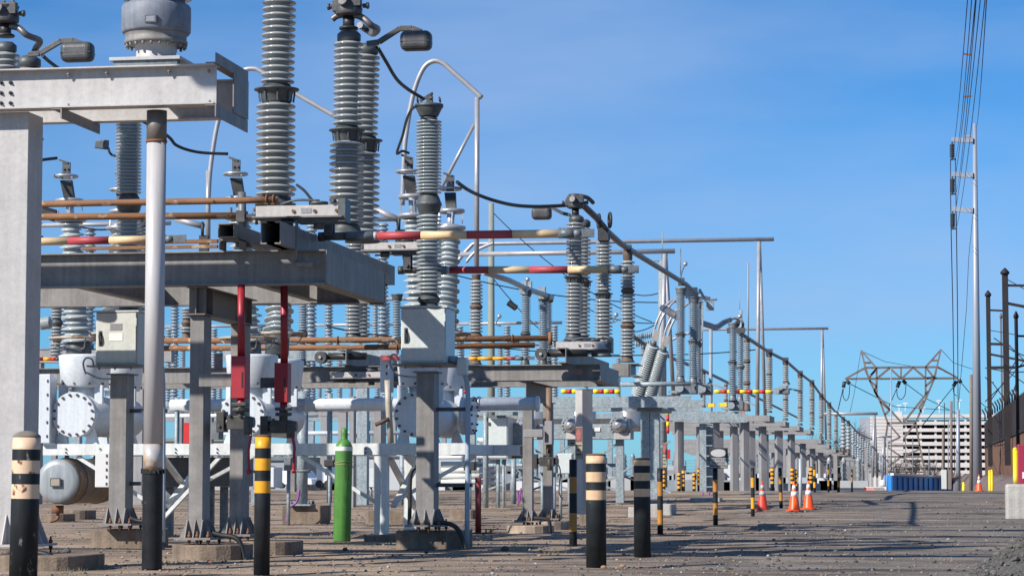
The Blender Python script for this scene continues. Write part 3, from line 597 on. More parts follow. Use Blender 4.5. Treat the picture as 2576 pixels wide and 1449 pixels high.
# ---- rusty pipes at platform level
def rpipe(label, n, pts, Y, r, m=rustp, cat='pipe', clamps=()):
    w = ZL(n, pts, Y) if n else [W(*p, Y) for p in pts]; t = thing('operating_pipe', w[0], label, cat, 'rusty operating pipes')
    M().tube(w, r, 12).build('pipe', m, t)
    if clamps:
        b = M()
        for c in clamps: q = P(n, c[0], c[1], Y) if n else W(*c, Y); b.ring(q, r * 1.25, .012, (1, 0, 0)); b.box(q.x - .02, q.x + .02, q.y - .05, q.y + .05, q.z - r * 1.6, q.z - r * 1.25)
        b.build('clamp', corr, t)
    return t
rpipe('rusty pipe running across the upper left above the striped arm, topmost', None, [(-40, 517), (250, 511), (600, 505), (700, 502)], 26.5, .037, clamps=((672, 502), (689, 502)))
rpipe('second rusty pipe below the topmost one, ending at the grey upright tube', None, [(-40, 546), (250, 545), (595, 543)], 27.2, .04)
b = M(); b.box(W(205, 620, 28.5).x, W(546, 620, 28.5).x, 28.5, 28.56, W(400, 626, 28.5).z, W(400, 618, 28.5).z); tag(b.build('operating_pipe', rustp), 'flat rusty bar lying just above the platform beam', 'pipe', 'rusty operating pipes')
b = M(); b.box(W(380, 620, 29.2).x, W(546, 620, 29.2).x, 29.2, 29.27, W(400, 613, 29.2).z, W(400, 604, 29.2).z); tag(b.build('operating_pipe', rustp), 'rusty square bar right of the white pole above the beam', 'pipe', 'rusty operating pipes')
# grey upright stub tube with fittings near px 612
q = W(612, 620, 27.3); tS = thing('crank_post', q, 'short grey upright tube with bolted clamp left of the tallest insulator', 'post')
b = M().cyl(W(612, 610, 27.3), W(608, 484, 27.3), .046, n=16); b.lathe([(.1, -.05), (.09, 0), (.05, .08)], W(612, 612, 27.3), n=16); b.build('tube', galvd, tS)
b = M(); c = W(610, 545, 27.25); b.box(c.x - .13, c.x + .17, c.y - .08, c.y + .06, c.z - .02, c.z + .02); b.box(c.x - .05, c.x + .05, c.y - .1, c.y + .06, c.z - .07, c.z + .06); b.cyl(c + V((.18, -.05, -.1)), c + V((.18, -.05, .12)), .018, n=8); b.cyl(c + V((-.12, -.05, -.03)), c + V((-.12, -.05, .1)), .014, n=8); b.build('clamp', cast, tS)

# ================================================================ tall insulators of the near switches
stack('tallest and widest grey insulator, cut off by the top edge, on the switch mechanism', [('p', 703, -260, -2, 43, 15), ('p', (703, 698), 0, 214, 43, 13), ('f', 696, 214, 260, 57), ('p', (694, 693), 260, 497, 50, 14), ('b', 693, 497, 517, 46)], 27.1, seg=40)
stack('tall grey insulator right of the widest one, front of the overlapping pair', [('c', 878, 80, 107, (27, 30)), ('p', (877, 875), 105, 318, 38.5, 14), ('f', 873, 318, 357, 46), ('p', (873, 871), 357, 566, 44.5, 13), ('b', 870, 566, 590, 42)], 29.0, seg=36)
stack('tall grey insulator half hidden behind the front one of the pair', [('c', 923, 112, 140, (26, 29)), ('p', (920, 914), 138, 344, 37, 14), ('f', 918, 344, 383, 45), ('p', (914, 912), 383, 590, 42.5, 13), ('b', 912, 590, 610, 40)], 30.5, seg=36)
stack('grey insulator top at the extreme upper left edge, behind the frame beam', [('c', 16, 108, 134, (22, 26)), ('p', 14, 134, 330, 36, 13), ('f', 13, 330, 370, 44), ('p', 12, 370, 560, 42, 12), ('b', 12, 560, 590, 40)], 30.2, seg=28)
stack('second grey insulator at the upper left edge, its grey cap beside the first', [('c', 73, 142, 172, (22, 30)), ('p', 70, 172, 340, 34, 12), ('f', 68, 340, 378, 42), ('p', 66, 378, 570, 40, 12), ('b', 66, 570, 600, 38)], 31.6, seg=28)
# slim instrument insulators above the two cabinets
def vt(label, px, dx, Y):
    t = stack(label, [('g', px + dx, 263.5, 294, (34, 23)), ('j', px + dx, 293, 306, 21), ('p', (px + dx, px + dx - 1), 303, 489, 33, 22), ('j', px + dx, 489, 541, 31), ('p', px + dx, 541, 741, 32, 20), ('j', px + dx, 741, 766, 28), ('b', px + dx, 766, 800, 30)], Y, pm=porcg, alt=False, seg=36, core=.66)
    c = W(px + dx, 262, Y); b = M()
    for s in (-1, 1): b.ring(c + V((s * .15, -.02, .05)), .032, .011, (1, 0, .2), n=12)
    b.box(c.x - .03, c.x + .05, c.y - .04, c.y + .04, c.z - .03, c.z + .1); b.bar(c + V((-.12, 0, .04)), c + V((.03, 0, .13)), .05, .03); b.cyl(c + V((.03, -.05, .05)), c + V((.03, .05, .15)), .018, n=8)
    b.build('terminal_clamp', cast, t); return t
vt('slim insulator with dark bell cap standing behind the clean grey cabinet', 1079, 0, 31.75)
vt('slim insulator behind the white pole, above the rust stained cabinet', 1079, -755, 31.75)
# ---- switch heads
def head(label, n, cx, cy, Y, k, arm_pts, wbox, ut, grp='switch heads on the insulators'):
    c = P(n, cx, cy, Y); u = S(Q(n, cx, cy)[0], Y) * ZO[n][0] * k
    t = thing('switch_terminal', c, label, 'switch head', grp)
    b = M(); b.lathe([(70 * u, -70 * u), (95 * u, -60 * u), (100 * u, -20 * u), (85 * u, 20 * u), (100 * u, 60 * u)], c, n=18); b.box(c.x - 110 * u, c.x + 60 * u, c.y - .09, c.y + .1, c.z - 40 * u, c.z + 40 * u)
    b.box(c.x - 60 * u, c.x + 105 * u, c.y - .14, c.y - .05, c.z - 10 * u, c.z + 75 * u)
    for s in (-1, 1): b.cyl(c + V((s * 105 * u, -.03, 0)), c + V((s * 150 * u, -.03, 0)), 17 * u, n=10); b.cyl(c + V((s * 132 * u, -.03, 0)), c + V((s * 152 * u, -.03, 0)), 25 * u, n=8)
    b.cyl(c + V((-20 * u, -.2, 30 * u)), c + V((40 * u, .1, -20 * u)), 40 * u, n=16)
    for s in (-60, 0, 70): b.box(c.x + (s - 12) * u, c.x + (s + 12) * u, c.y - .1, c.y - .05, c.z + 70 * u, c.z + 95 * u)
    b.build('casting', cast, t, bevel=.008)
    b = M().cyl(c + V((0, 0, -160 * u)), c + V((0, 0, -70 * u)), 42 * u, n=14); b.lathe([(68 * u, -165 * u), (68 * u, -150 * u), (45 * u, -140 * u)], c, n=16); b.build('swivel', black, t)
    M().tube(smooth([P(n, *q[:2], Y + (q[2] if len(q) > 2 else 0)) for q in ut], 5), 24 * u, 10).build('guard_tube', tubed if k > .8 else cast, t)
    if arm_pts:
        w = [P(n, *q, Y) for q in arm_pts]; b = M()
        for i in range(len(w) - 1): b.bar(w[i], w[i + 1], .05, 38 * u, up=(0, 1, 0) if False else (0, 0, 1))
        b.build('arm', cast, t, bevel=.006)
        x0, x1, y0, y1 = wbox; a = P(n, x0, y0, Y); e = P(n, x1, y1, Y)
        b = M(); b.box(a.x, e.x, Y - .11, Y + .11, e.z, a.z); o = b.build('counterweight', cast, t); bv = o.modifiers.new('b', 'BEVEL'); bv.width = (a.z - e.z) * .3; bv.segments = 4
        b = M(); b.box(a.x + .01, e.x - .01, Y - .113, Y + .113, (a.z * .45 + e.z * .55) - .006, (a.z * .45 + e.z * .55)); b.build('seam', cast, t)
    return t
head('dark switch head with looped guard tube and counterweight arm above the near insulator pair', 2, 772, 50, 29.0, 1, [(900, 312), (985, 300), (1130, 205), (1220, 203), (1285, 228)], (1140, 1358, 226, 358),
     [(655, 140), (700, 112), (800, 108), (870, 128), (930, 180), (975, 208, .3), (945, 240, .6), (900, 215, .8), (850, 180, .6)])
head('dark switch head with counterweight arm at the upper left corner of the picture', 1, 40, 105, 30.2, .98, [(200, 388), (280, 380), (430, 292), (520, 290), (585, 315)], (437, 660, 305, 438),
     [(0, 205), (60, 190), (130, 200), (190, 250), (280, 290, .3), (255, 340, .5), (240, 380, .5)])
head('smaller dark switch head far right on the farther insulator pair, bus tube joining it', 7, 1165, 225, 41.0, .62, [(1130, 312), (1075, 300), (1005, 262), (930, 255)], (858, 996, 262, 343),
     [(1105, 225), (1125, 180), (1180, 175), (1250, 190, .2), (1290, 225, .4)])
# ---- cables among them
cable('cable', 'black cable drooping from the near counterweight arm to the slim insulator cap', 'cable', [P(2, 975, 335, 29.2), P(2, 1040, 445, 29.6), P(2, 1110, 560, 30.2), P(2, 1190, 632, 30.8), P(2, 1300, 700, 31.2)], .023, group='black jumper cables')
cable('cable', 'black cable from the slim insulator cap down to a black terminal beside it', 'cable', [P(2, 1250, 752, 31.35), P(2, 1215, 775, 31.6), P(2, 1180, 850, 32.5), P(2, 1152, 960, 33.8), P(2, 1112, 1082, 35), P(2, 1150, 1068, 35.2), P(2, 1195, 1082, 35.4)], .02, group='black jumper cables')
cable('cable', 'black cable sagging from behind the left frame to the middle black terminal', 'cable', [P(1, 300, 395, 30.3), P(1, 420, 490, 31), P(1, 800, 740, 33), P(1, 1160, 945, 34.4), P(1, 1250, 1030, 34.8), P(1, 1400, 1076, 35.1), P(1, 1610, 1088, 35.3)], .024, group='black jumper cables')
cable('cable', 'short black cable arriving at the leftmost terminal beside the big column', 'cable', [P(1, 60, 1185, 34), P(1, 180, 1150, 34.6), P(1, 300, 1130, 35), P(1, 400, 1118, 35.3)], .024, group='black jumper cables')
cable('cable', 'black cable curving right from a small terminal beside the widest insulator', 'cable', [P(4, 648, 100, 37), P(4, 700, 140, 36.5), P(4, 760, 212, 36), P(4, 810, 250, 35.5)], .022, group='black jumper cables')
cable('cable', 'long black cable sweeping right from the rear terminal to the farther switch head', 'cable', [P(7, 330, 80, 37.3), P(7, 400, 130, 37.8), P(7, 480, 170, 38.5), P(7, 600, 212, 39), P(7, 740, 243, 39.8), P(7, 900, 252, 40.5), P(7, 1110, 243, 41)], .03, group='black jumper cables')

# ================================================================ cabinets on columns
def cabinet(label, x0, x1, y0, y1, Y, dep, m, dirty):
    a = W(x0, y0, Y); c = W(x1, y1, Y); t = thing('control_cabinet', V(((a.x + c.x) / 2, Y, c.z)), label, 'cabinet', 'control cabinets on columns')
    M().box(a.x, c.x, Y, Y + dep, c.z, a.z).build('body', m, t, bevel=.008)
    b = M(); b.box(a.x - .02, c.x + .02, Y - .03, Y + dep + .02, a.z + .001, a.z + .02); b.hexa([(a.x - .02, Y - .03, a.z + .02), (c.x + .02, Y - .03, a.z + .02), (c.x + .02, Y + dep + .02, a.z + .02), (a.x - .02, Y + dep + .02, a.z + .02), (a.x - .02, Y - .03, a.z + .022), (c.x + .02, Y - .03, a.z + .022), (c.x + .02, Y + dep, a.z + .035), (a.x - .02, Y + dep, a.z + .035)]); b.build('roof', m, t)
    d = M().box(a.x + .015, c.x - .015, Y - .022, Y - .002, c.z + .025, a.z - .012).build('door', m, t, bevel=.005)
    hx = a.x + .07; hz = (a.z + c.z) / 2; b = M(); b.box(hx - .022, hx + .022, Y - .03, Y - .0225, hz - .1, hz + .1); b.tube(smooth([(hx, Y - .03, hz + .08), (hx - .005, Y - .06, hz + .05), (hx + .002, Y - .065, hz - .02), (hx + .01, Y - .035, hz - .08)], 4), .013, 8); b.build('handle', cast, d)
    for z in (a.z - .13, c.z + .12): M().box(c.x - .02, c.x - .004, Y - .035, Y - .0222, z - .05, z + .05).build('hinge', m, d)
    b = M(); b.box(a.x - .09, c.x + .09, Y - .1, Y + dep + .08, c.z - .03, c.z - .008)
    for f in (.12, .5, .88): b.cyl((a.x + (c.x - a.x) * f, Y - .05, c.z - .07), (a.x + (c.x - a.x) * f, Y - .05, c.z - .03), .012, n=6)
    b.build('shelf', alu, t)
    if dirty:
        for (zx0, zx1, zy0, zy1, mm) in ((778, 862, 1078, 1124, cast), (770, 866, 1144, 1198, refl)):
            p0 = P(3, zx0, zy0, Y - .025); p1 = P(3, zx1, zy1, Y - .025); M().box(p0.x, p1.x, Y - .027, Y - .0225, p1.z, p0.z).build('nameplate' if mm is cast else 'paper_label', mat('etched_plate', (.3, .29, .3), (.15, .14, .15), 70, .5) if mm is cast else mm, d)
    return t, a, c
t, a, c = cabinet('rust stained cream cabinet with paper label, on a column left of the white pole', 242, 345, 786, 917, 31.2, .35, cream, True)
cable('conduit', 'thin grey flexible conduit looping below the rust stained cabinet', 'conduit', [P(3, 660, 1370, 31.15), P(3, 650, 1330, 31.1), P(3, 610, 1320, 31.05), P(3, 588, 1360, 31.05), P(3, 605, 1430, 31.05), P(5, 580, 90, 31.05), P(5, 660, 128, 31.1), P(5, 745, 132, 31.15)], .012, galv)
t2, a2, c2 = cabinet('clean pale grey cabinet on a column, in front of the slim insulator', 1009, 1122, 775, 913, 31.2, .62, whitec, False)
cable('conduit', 'thin grey flexible conduit looping at the lower left of the clean grey cabinet', 'conduit', [P(4, 1365, 1335, 31.15), P(4, 1345, 1298, 31.1), P(4, 1315, 1300, 31.05), P(4, 1305, 1345, 31.05), P(6, 1018, 60, 31.05), P(6, 1060, 105, 31.1), P(6, 1190, 122, 31.15)], .012, galv)
def cabcol(label, n, zx0, zx1, zy, zb_, flab, f0, f1, fyb, fh, Y=31.25):
    x0 = P(n, zx0, zy, Y).x; x1 = P(n, zx1, zy, Y).x; t = thing('cabinet_column', V(((x0 + x1) / 2, Y + .15, 0)), label, 'column', 'columns carrying cabinets')
    _, _, y0, y1, z = footing(flab, f0, f1, fyb, fh, 1.0, rnd=.12, dy=-.0)
    zt_ = W(300, 926, Y).z; M().box(x0, x1, Y, Y + .33, z + .08, 2.27).build('column', alu, t, bevel=.005); colbase(t, x0, x1, Y, Y + .33, z, alu, .2, .12)
    M().box(x0 - .04, x1 + .04, Y - .04, Y + .37, 2.272, 2.29).build('cap_plate', alu, t); return t, x0, x1, z
t, x0, x1, z = cabcol('grey column under the rust stained cabinet', 5, 731, 842, 500, 0, 'concrete footing under the rust stained cabinet column', 222, 372, 1377, .24)
t, x0, x1, z = cabcol('grey column under the clean grey cabinet', 6, 1181, 1300, 500, 0, 'concrete footing under the clean cabinet column', 991, 1158, 1381, .235)
for (n, zx, zy, zz_, lab) in ((5, 850, 1115, 345, 'upper'), (5, 850, 1115, 830, 'lower'), (6, 1310, 1557, 335, 'upper'), (6, 1310, 1557, 840, 'lower')):
    p0 = P(n, zx, zz_, 31.45); p1 = P(n, zy, zz_, 31.45); w_ = 'rust stained' if n == 5 else 'clean'
    M().box(p0.x, p1.x, 31.42, 31.5, p0.z - .03, p0.z + .03).build('conduit_bracket', blacks, None) if False else None
    tag(M().box(p0.x, p1.x, 31.42, 31.48, p0.z - .025, p0.z + .025).build('conduit_bracket', cast), f'{lab} dark strut holding the conduit on the {w_} cabinet column', 'bracket', 'conduit brackets')
cable('conduit', 'pale blue conduit pipe running from the clean cabinet down to the ground', 'conduit', [P(4, 1715, 1330, 31.5), P(4, 1790, 1330, 31.45), P(4, 1815, 1370, 31.42), P(6, 1505, 100, 31.4), P(6, 1525, 200, 31.4), P(6, 1525, 500, 31.4), P(6, 1520, 1268, 31.4)], .032, mat('pale_blue_conduit', (.36, .43, .52), (.30, .37, .45), 4, .5), k=3, n=12)
cable('conduit', 'pale blue conduit just right of the white pole', 'conduit', [P(5, 1070, 60, 31.4), P(5, 1090, 160, 31.4), P(5, 1090, 1220, 31.4)], .03, bpy.data.materials['pale_blue_conduit'], k=3, n=12)
t = thing('conduit_elbow', P(4, 1810, 1340, 31.3), 'white junction fitting on the right side of the clean cabinet', 'fitting'); M().cyl(P(4, 1715, 1335, 31.4), P(4, 1780, 1335, 31.4), .055, n=14).build('hub', galv, t); M().box(P(4, 1775, 1320, 31.3).x, P(4, 1845, 1320, 31.3).x, 31.3, 31.45, P(4, 1800, 1440, 31.3).z, P(4, 1800, 1320, 31.3).z).build('box', whitec, t, bevel=.02)
def hose(label, n, pts, Y): cable('hose', label, 'hose', [P(n, *q, Y) for q in pts], .03, black, 'black ground hoses', 5, 10)
hose('black hose curving from the foot of the clean cabinet column to the ground', 6, [(1300, 1095), (1370, 1092), (1430, 1110), (1470, 1150), (1495, 1210), (1515, 1268)], 31.2)
hose('black hose leaving the rust stained cabinet column toward the white pole', 5, [(870, 1060), (920, 1078), (990, 1082)], 31.2)
hose('black hose curving from the platform leg down over its footing', 5, [(1390, 1150), (1480, 1175), (1570, 1190), (1610, 1240), (1635, 1340)], 27.1)
hose('black hose looping to the ground right of the leftmost bollard', 5, [(215, 1290), (300, 1300), (370, 1335), (410, 1385), (440, 1412)], 23.9)
hose('black hose rising behind the white braced leg', 6, [(1180, 720), (1150, 750), (1140, 830), (1138, 1000), (1135, 1110)], 33.5)

# ================================================================ red locking rods with gearboxes
def operator(label, pxr, y0, yb0, yb1, bx0, bx1, yend, Y, hx, hy0, hy1):
    u = S(pxr, Y); t = thing('switch_operator', W(pxr, yend, Y), label, 'switch operator', 'red switch operating rods')
    M().cyl(W(pxr, yb0, Y), W(pxr, y0, Y), 9.5 * u, n=18).cyl(W(pxr - 3, yend, Y), W(pxr - 1, yb1, Y), 9.3 * u, n=18).build('rod', red, t)
    a = W(bx0, yb0, Y); c = W(bx1, yb1, Y); b = M(); b.box(a.x, c.x, Y - .07, Y + .1, c.z, a.z); b.build('lock_box', red, t, bevel=.006)
    b = M(); b.box(c.x - .045, c.x - .03, Y - .076, Y - .0705, c.z + .12, a.z - .18); b.build('slot', black, t)
    g = W(pxr - 2, yend + 28, Y); b = M()
    b.box(g.x - .14, g.x + .1, g.y - .07, g.y + .12, g.z - .08, g.z + .07); b.cyl((g.x - .2, g.y, g.z), (g.x + .16, g.y, g.z), .06, n=14); b.box(g.x - .26, g.x - .17, g.y - .08, g.y + .1, g.z - .11, g.z + .12)
    b.cyl((g.x, g.y, g.z + .05), (g.x, g.y, g.z + .21), .05, n=14); b.cyl((g.x, g.y, g.z + .12), (g.x, g.y, g.z + .16), .1, n=8); b.box(g.x - .09, g.x + .09, g.y - .06, g.y + .06, g.z + .18, g.z + .22)
    b.cyl((g.x + .1, g.y - .05, g.z - .14), (g.x + .1, g.y - .05, g.z + .05), .05, n=12)
    for q in ((-.1, .12), (.02, .11), (-.22, -.08), (.08, -.12)): b.cyl((g.x + q[0], g.y - .1, g.z + q[1] * .6), (g.x + q[0], g.y - .06, g.z + q[1] * .6), .02, n=6)
    b.build('gearbox', galvd if False else mat('oily_dark_metal', (.10, .095, .085), (.05, .048, .042), 12, .45, .4), t, bevel=.006)
    w = [W(hx[0], hy0, Y - .12), W(hx[1], hy0 + 30, Y - .13), W(hx[1] - 1, (hy0 + hy1) / 2, Y - .13), W(hx[2], hy1, Y - .12)]
    b = M().tube(smooth(w, 5), .017, 8); b.cyl(w[-1] + V((-.02, .0, 0)), w[-1] + V((.02, 0, 0)), .028, n=10); b.build('crank_handle', rose if False else redb if False else red, t)
    M().cyl(w[-1], w[-1] + V((.2, -.02, 0)), .016, .02, n=10).build('grip', galvd, t); return t
operator('left red rod with lock box and dark gearbox on the platform leg', 607, 716, 896, 1002, 586, 621, 1034, 26.75, (631, 626, 626), 1095, 1186)
operator('right red rod with lock box, gearbox and hanging red crank handle', 715, 716, 913, 1012, 694, 727, 1044, 27.9, (735, 741, 739), 1095, 1184)
t = thing('operator_bracket', W(520, 960, 26.9), 'flat grey bracket from the platform leg to the left red lock box', 'bracket', 'operator brackets')
a = W(499, 940, 26.8); c = W(584, 972, 26.8); M().box(a.x, c.x, 26.82, 26.9, c.z, a.z).build('arm', alu, t, bevel=.005)
a = W(655, 950, 28.1); c = W(700, 975, 28.1); tag(M().box(a.x, c.x, 28.1, 28.2, c.z, a.z).build('operator_bracket', cast), 'dark bracket between the rear platform leg and the right red lock box', 'bracket', 'operator brackets')
a = P(3, 1525, 1290, 27.05); c = P(3, 1582, 1413, 27.05); tag(M().box(a.x, c.x, 26.98, 27.0, c.z, a.z).build('warning_plate', mat('faded_brown_sign', (.16, .09, .08), (.26, .2, .19), 40, .6), bevel=.004), 'small faded brown plate hanging right of the platform leg', 'sign')
a = W(538, 1080, 27.2); c = W(556, 1100, 27.2); tag(M().box(a.x, c.x, 27.1, 27.3, W(540, 1105, 27.2).z, W(540, 1062, 27.2).z).build('gearbox_mount', galvd), 'grey mounting block between platform leg and left gearbox', 'bracket', 'operator brackets')
# ================================================================ white dead tank breakers on their frame
YF = 35.0
tF = thing('breaker_stand', W(960, 1345, 35.1), 'long white steel frame carrying the white breaker tanks', 'support frame', 'switchgear support frames')
zt = P(5, 640, 565, YF).z; zb = P(5, 640, 640, YF).z; xl_, xr_ = W(108, 1130, YF).x, W(1180, 1130, YF).x
whs = mat('white_frame_rust_edges', (.72, .74, .73), (.60, .62, .61), 2, .5, rust=.66, rscale=3, grime=.15)
M().beam((xl_, YF + .06, (zt + zb) / 2), (xr_, YF + .06, (zt + zb) / 2), zt - zb, .12, .012, .01, 'D').build('beam', whs, tF)
M().beam((xl_, YF + 2.2, (zt + zb) / 2), (xr_ + .4, YF + 2.2, (zt + zb) / 2), zt - zb, .12, .012, .01, 'D').build('beam', whs, tF)
for x in (xl_ + .1, xl_ + 1.5, W(600, 1130, YF).x, W(940, 1130, YF).x, xr_ - .05): M().box(x - .04, x + .04, YF + .13, YF + 2.13, zb + .01, zt - .012).build('cross_beam', whs, tF)
bolts(tF, [P(5, x, y, YF - .005) for x in (440, 668, 1172, 1450) for y in (598, 622)] + [W(xp, y, YF - .005) for xp in (860, 920) for y in (1128, 1138)], (0, -1, 0), .014, galvd, .008)
for px in (385, 957):
    x0 = W(px - 16, 1200, YF).x; x1 = W(px + 16, 1200, YF).x; zf = .1
    M().box(x0, x1, YF + .02, YF + .18, zf, zb - .002).build('leg', whs, tF); M().box(x0 - .04, x1 + .04, YF - .02, YF + .22, zf - .015, zf - .002).build('foot', whs, tF)
    M().box(x0, x1, YF + 2.1, YF + 2.26, zf, zb - .002).build('leg', whs, tF)
    b = M(); b.bar((x0 - 1.1, YF + .1, zb - .02), (x0 + .02, YF + .1, .55), .05, .09, (0, 1, 0)); b.build('brace', whs, tF)
    b = M(); b.bar((x1, YF + .2, zb - .05), (x1, YF + 2.1, .45), .05, .09, (1, 0, 0)); b.build('brace', whs, tF); b = M(); b.bar((x1 + .06, YF + .2, .5), (x1 + .06, YF + 2.1, zb - .05), .05, .08, (1, 0, 0)); b.build('brace', whs, tF)
    M().bar((x1 + 1.1, YF + 1.1, zb - .02), (x1 + .02, YF + .3, .55), .05, .09, (0, 1, 0)).build('brace', whs, tF)
    M().bar((x1 + .9, YF + .1, zb - .02), (x1 + .02, YF + .1, .3), .05, .09, (0, 1, 0)).build('brace', whs, tF) if px == 385 else None
footing('small square concrete pad under the white braced leg', 914, 1002, 1363, .1, .6, rnd=.05)
footing('concrete footing behind the white braced leg', 918, 1045, 1318, .26, .7, rnd=.08)
footing('square concrete footing under the galvanised post left of the green cylinder', 708, 807, 1318, .36, .8, rnd=.03)
footing('low round concrete footing behind the air tank, left one', 92, 166, 1312, .16, .8, rnd=.35)
footing('low round concrete footing behind the air tank, right one', 150, 220, 1307, .2, .8, rnd=.35)
footing('concrete footing seen right behind the clean cabinet column', 1128, 1192, 1306, .2, .8, rnd=.1)
bl = mat('glossy_white_tank_paint', (.64, .68, .72), (.62, .665, .71), 1.2, .3, rust=.69, rscale=2.4, grime=.1)
boltrust = mat('rusty_bolt', (.12, .075, .05), (.07, .045, .035), 8, .7)
ringm = mat('worn_hoop_metal', (.36, .29, .21), (.50, .47, .42), 5, .5, .2, rust=.5, rustc=((.33, .2, .1), (.26, .15, .08)), rscale=3)
shield = mat('shield_ring_aluminium', (.50, .51, .54), (.40, .41, .43), 4, .35, .5)
def bushing(t_, label, pxb, yb, pxt, yt, Yb, Yt, rb, rt, n=13, top=True, u=None):
    a = W(pxb, yb, Yb); c = W(pxt, yt, Yt); d = (c - a); u = S(pxb, Yb)
    t = thing('bushing', a, label, 'bushing', 'tall bushings of the breakers'); o = child('porcelain', shedmesh('b', d.length, rt * u, rb * u, n, porcg, 32, True), t, a); o.rotation_euler = d.to_track_quat('Z', 'Y').to_euler()
    e = d.normalized(); M().lathe([(rb * u * .75, -.28), (rb * u * .75, -.02), (rb * u * .62, .02)], a, e, 24).build('base_collar', mort, t)
    M().ring(a + e * .06 + V((0, 0, 0)), rb * 1.68 * u, .021, (0, 0, 1), n=40).build('hoop', ringm, t)
    b = M()
    for i in range(4): q = .6 + i * 1.57; b.tube([a + V((math.cos(q), math.sin(q), 0)) * rb * .7 * u - V((0, 0, .1)), a + V((math.cos(q), math.sin(q), 0)) * rb * 1.3 * u - V((0, 0, .09)), a + V((math.cos(q), math.sin(q), 0)) * rb * 1.66 * u + V((0, 0, .04))], .01, 6)
    b.build('hoop_stays', ringm, t)
    if top:
        R = 33 * u
        b = M(); b.ring(c + e * .02, R * 1.08, .032, (0, 0, 1)); b.ring(c + e * .30, R * .92, .034, (0, 0, 1)); b.lathe([(R * 1.0, -.01), (R * .95, .03), (R * .5, .05)], c, e, 24)
        b.cyl(c, c + e * .3, R * .3, n=12)
        for i in range(4): q = .3 + i * 1.57; b.bar(c + V((math.cos(q), math.sin(q), 0)) * R * .95, c + V((math.cos(q), math.sin(q), 0)) * R * .9 + e * .3, .012)
        b.build('shield_rings', shield, t)
        k0 = c + e * .28; k1 = k0 + e * .33 + V((-.04, 0, 0)); b = M(); b.hexa([k0 + V((x, y, 0)) for x, y in ((-.07, -.03), (.08, -.03), (.08, .06), (-.07, .06))] + [k1 + V((x, y, 0)) for x, y in ((-.08, -.03), (.09, -.03), (.09, .06), (-.08, .06))]); b.build('terminal_blade', blacks, t)
        b = M(); b.ring(k1 + V((0, 0, .06)), R * .86, .022, (0, 0, 1)); b.bar(k1 + V((-R * .86, 0, .06)), k1 + V((R * .86, 0, .06)), .025); b.build('top_ring', shield, t)
        b = M(); b.box(k1.x - .05, k1.x + .07, k1.y - .02, k1.y + .02, k1.z + .02, k1.z + .27); b.bar(k1 + V((.04, 0, .26)), k1 + V((-.1, 0, .31)), .07, .03)
        for xx in (-.02, .04):
            for z_ in (.1, .17): b.cyl(k1 + V((xx, -.045, z_)), k1 + V((xx, -.018, z_)), .018, n=6)
        b.build('terminal_pad', cast, t)
    return t
ords = ['leftmost', 'middle', 'rightmost']
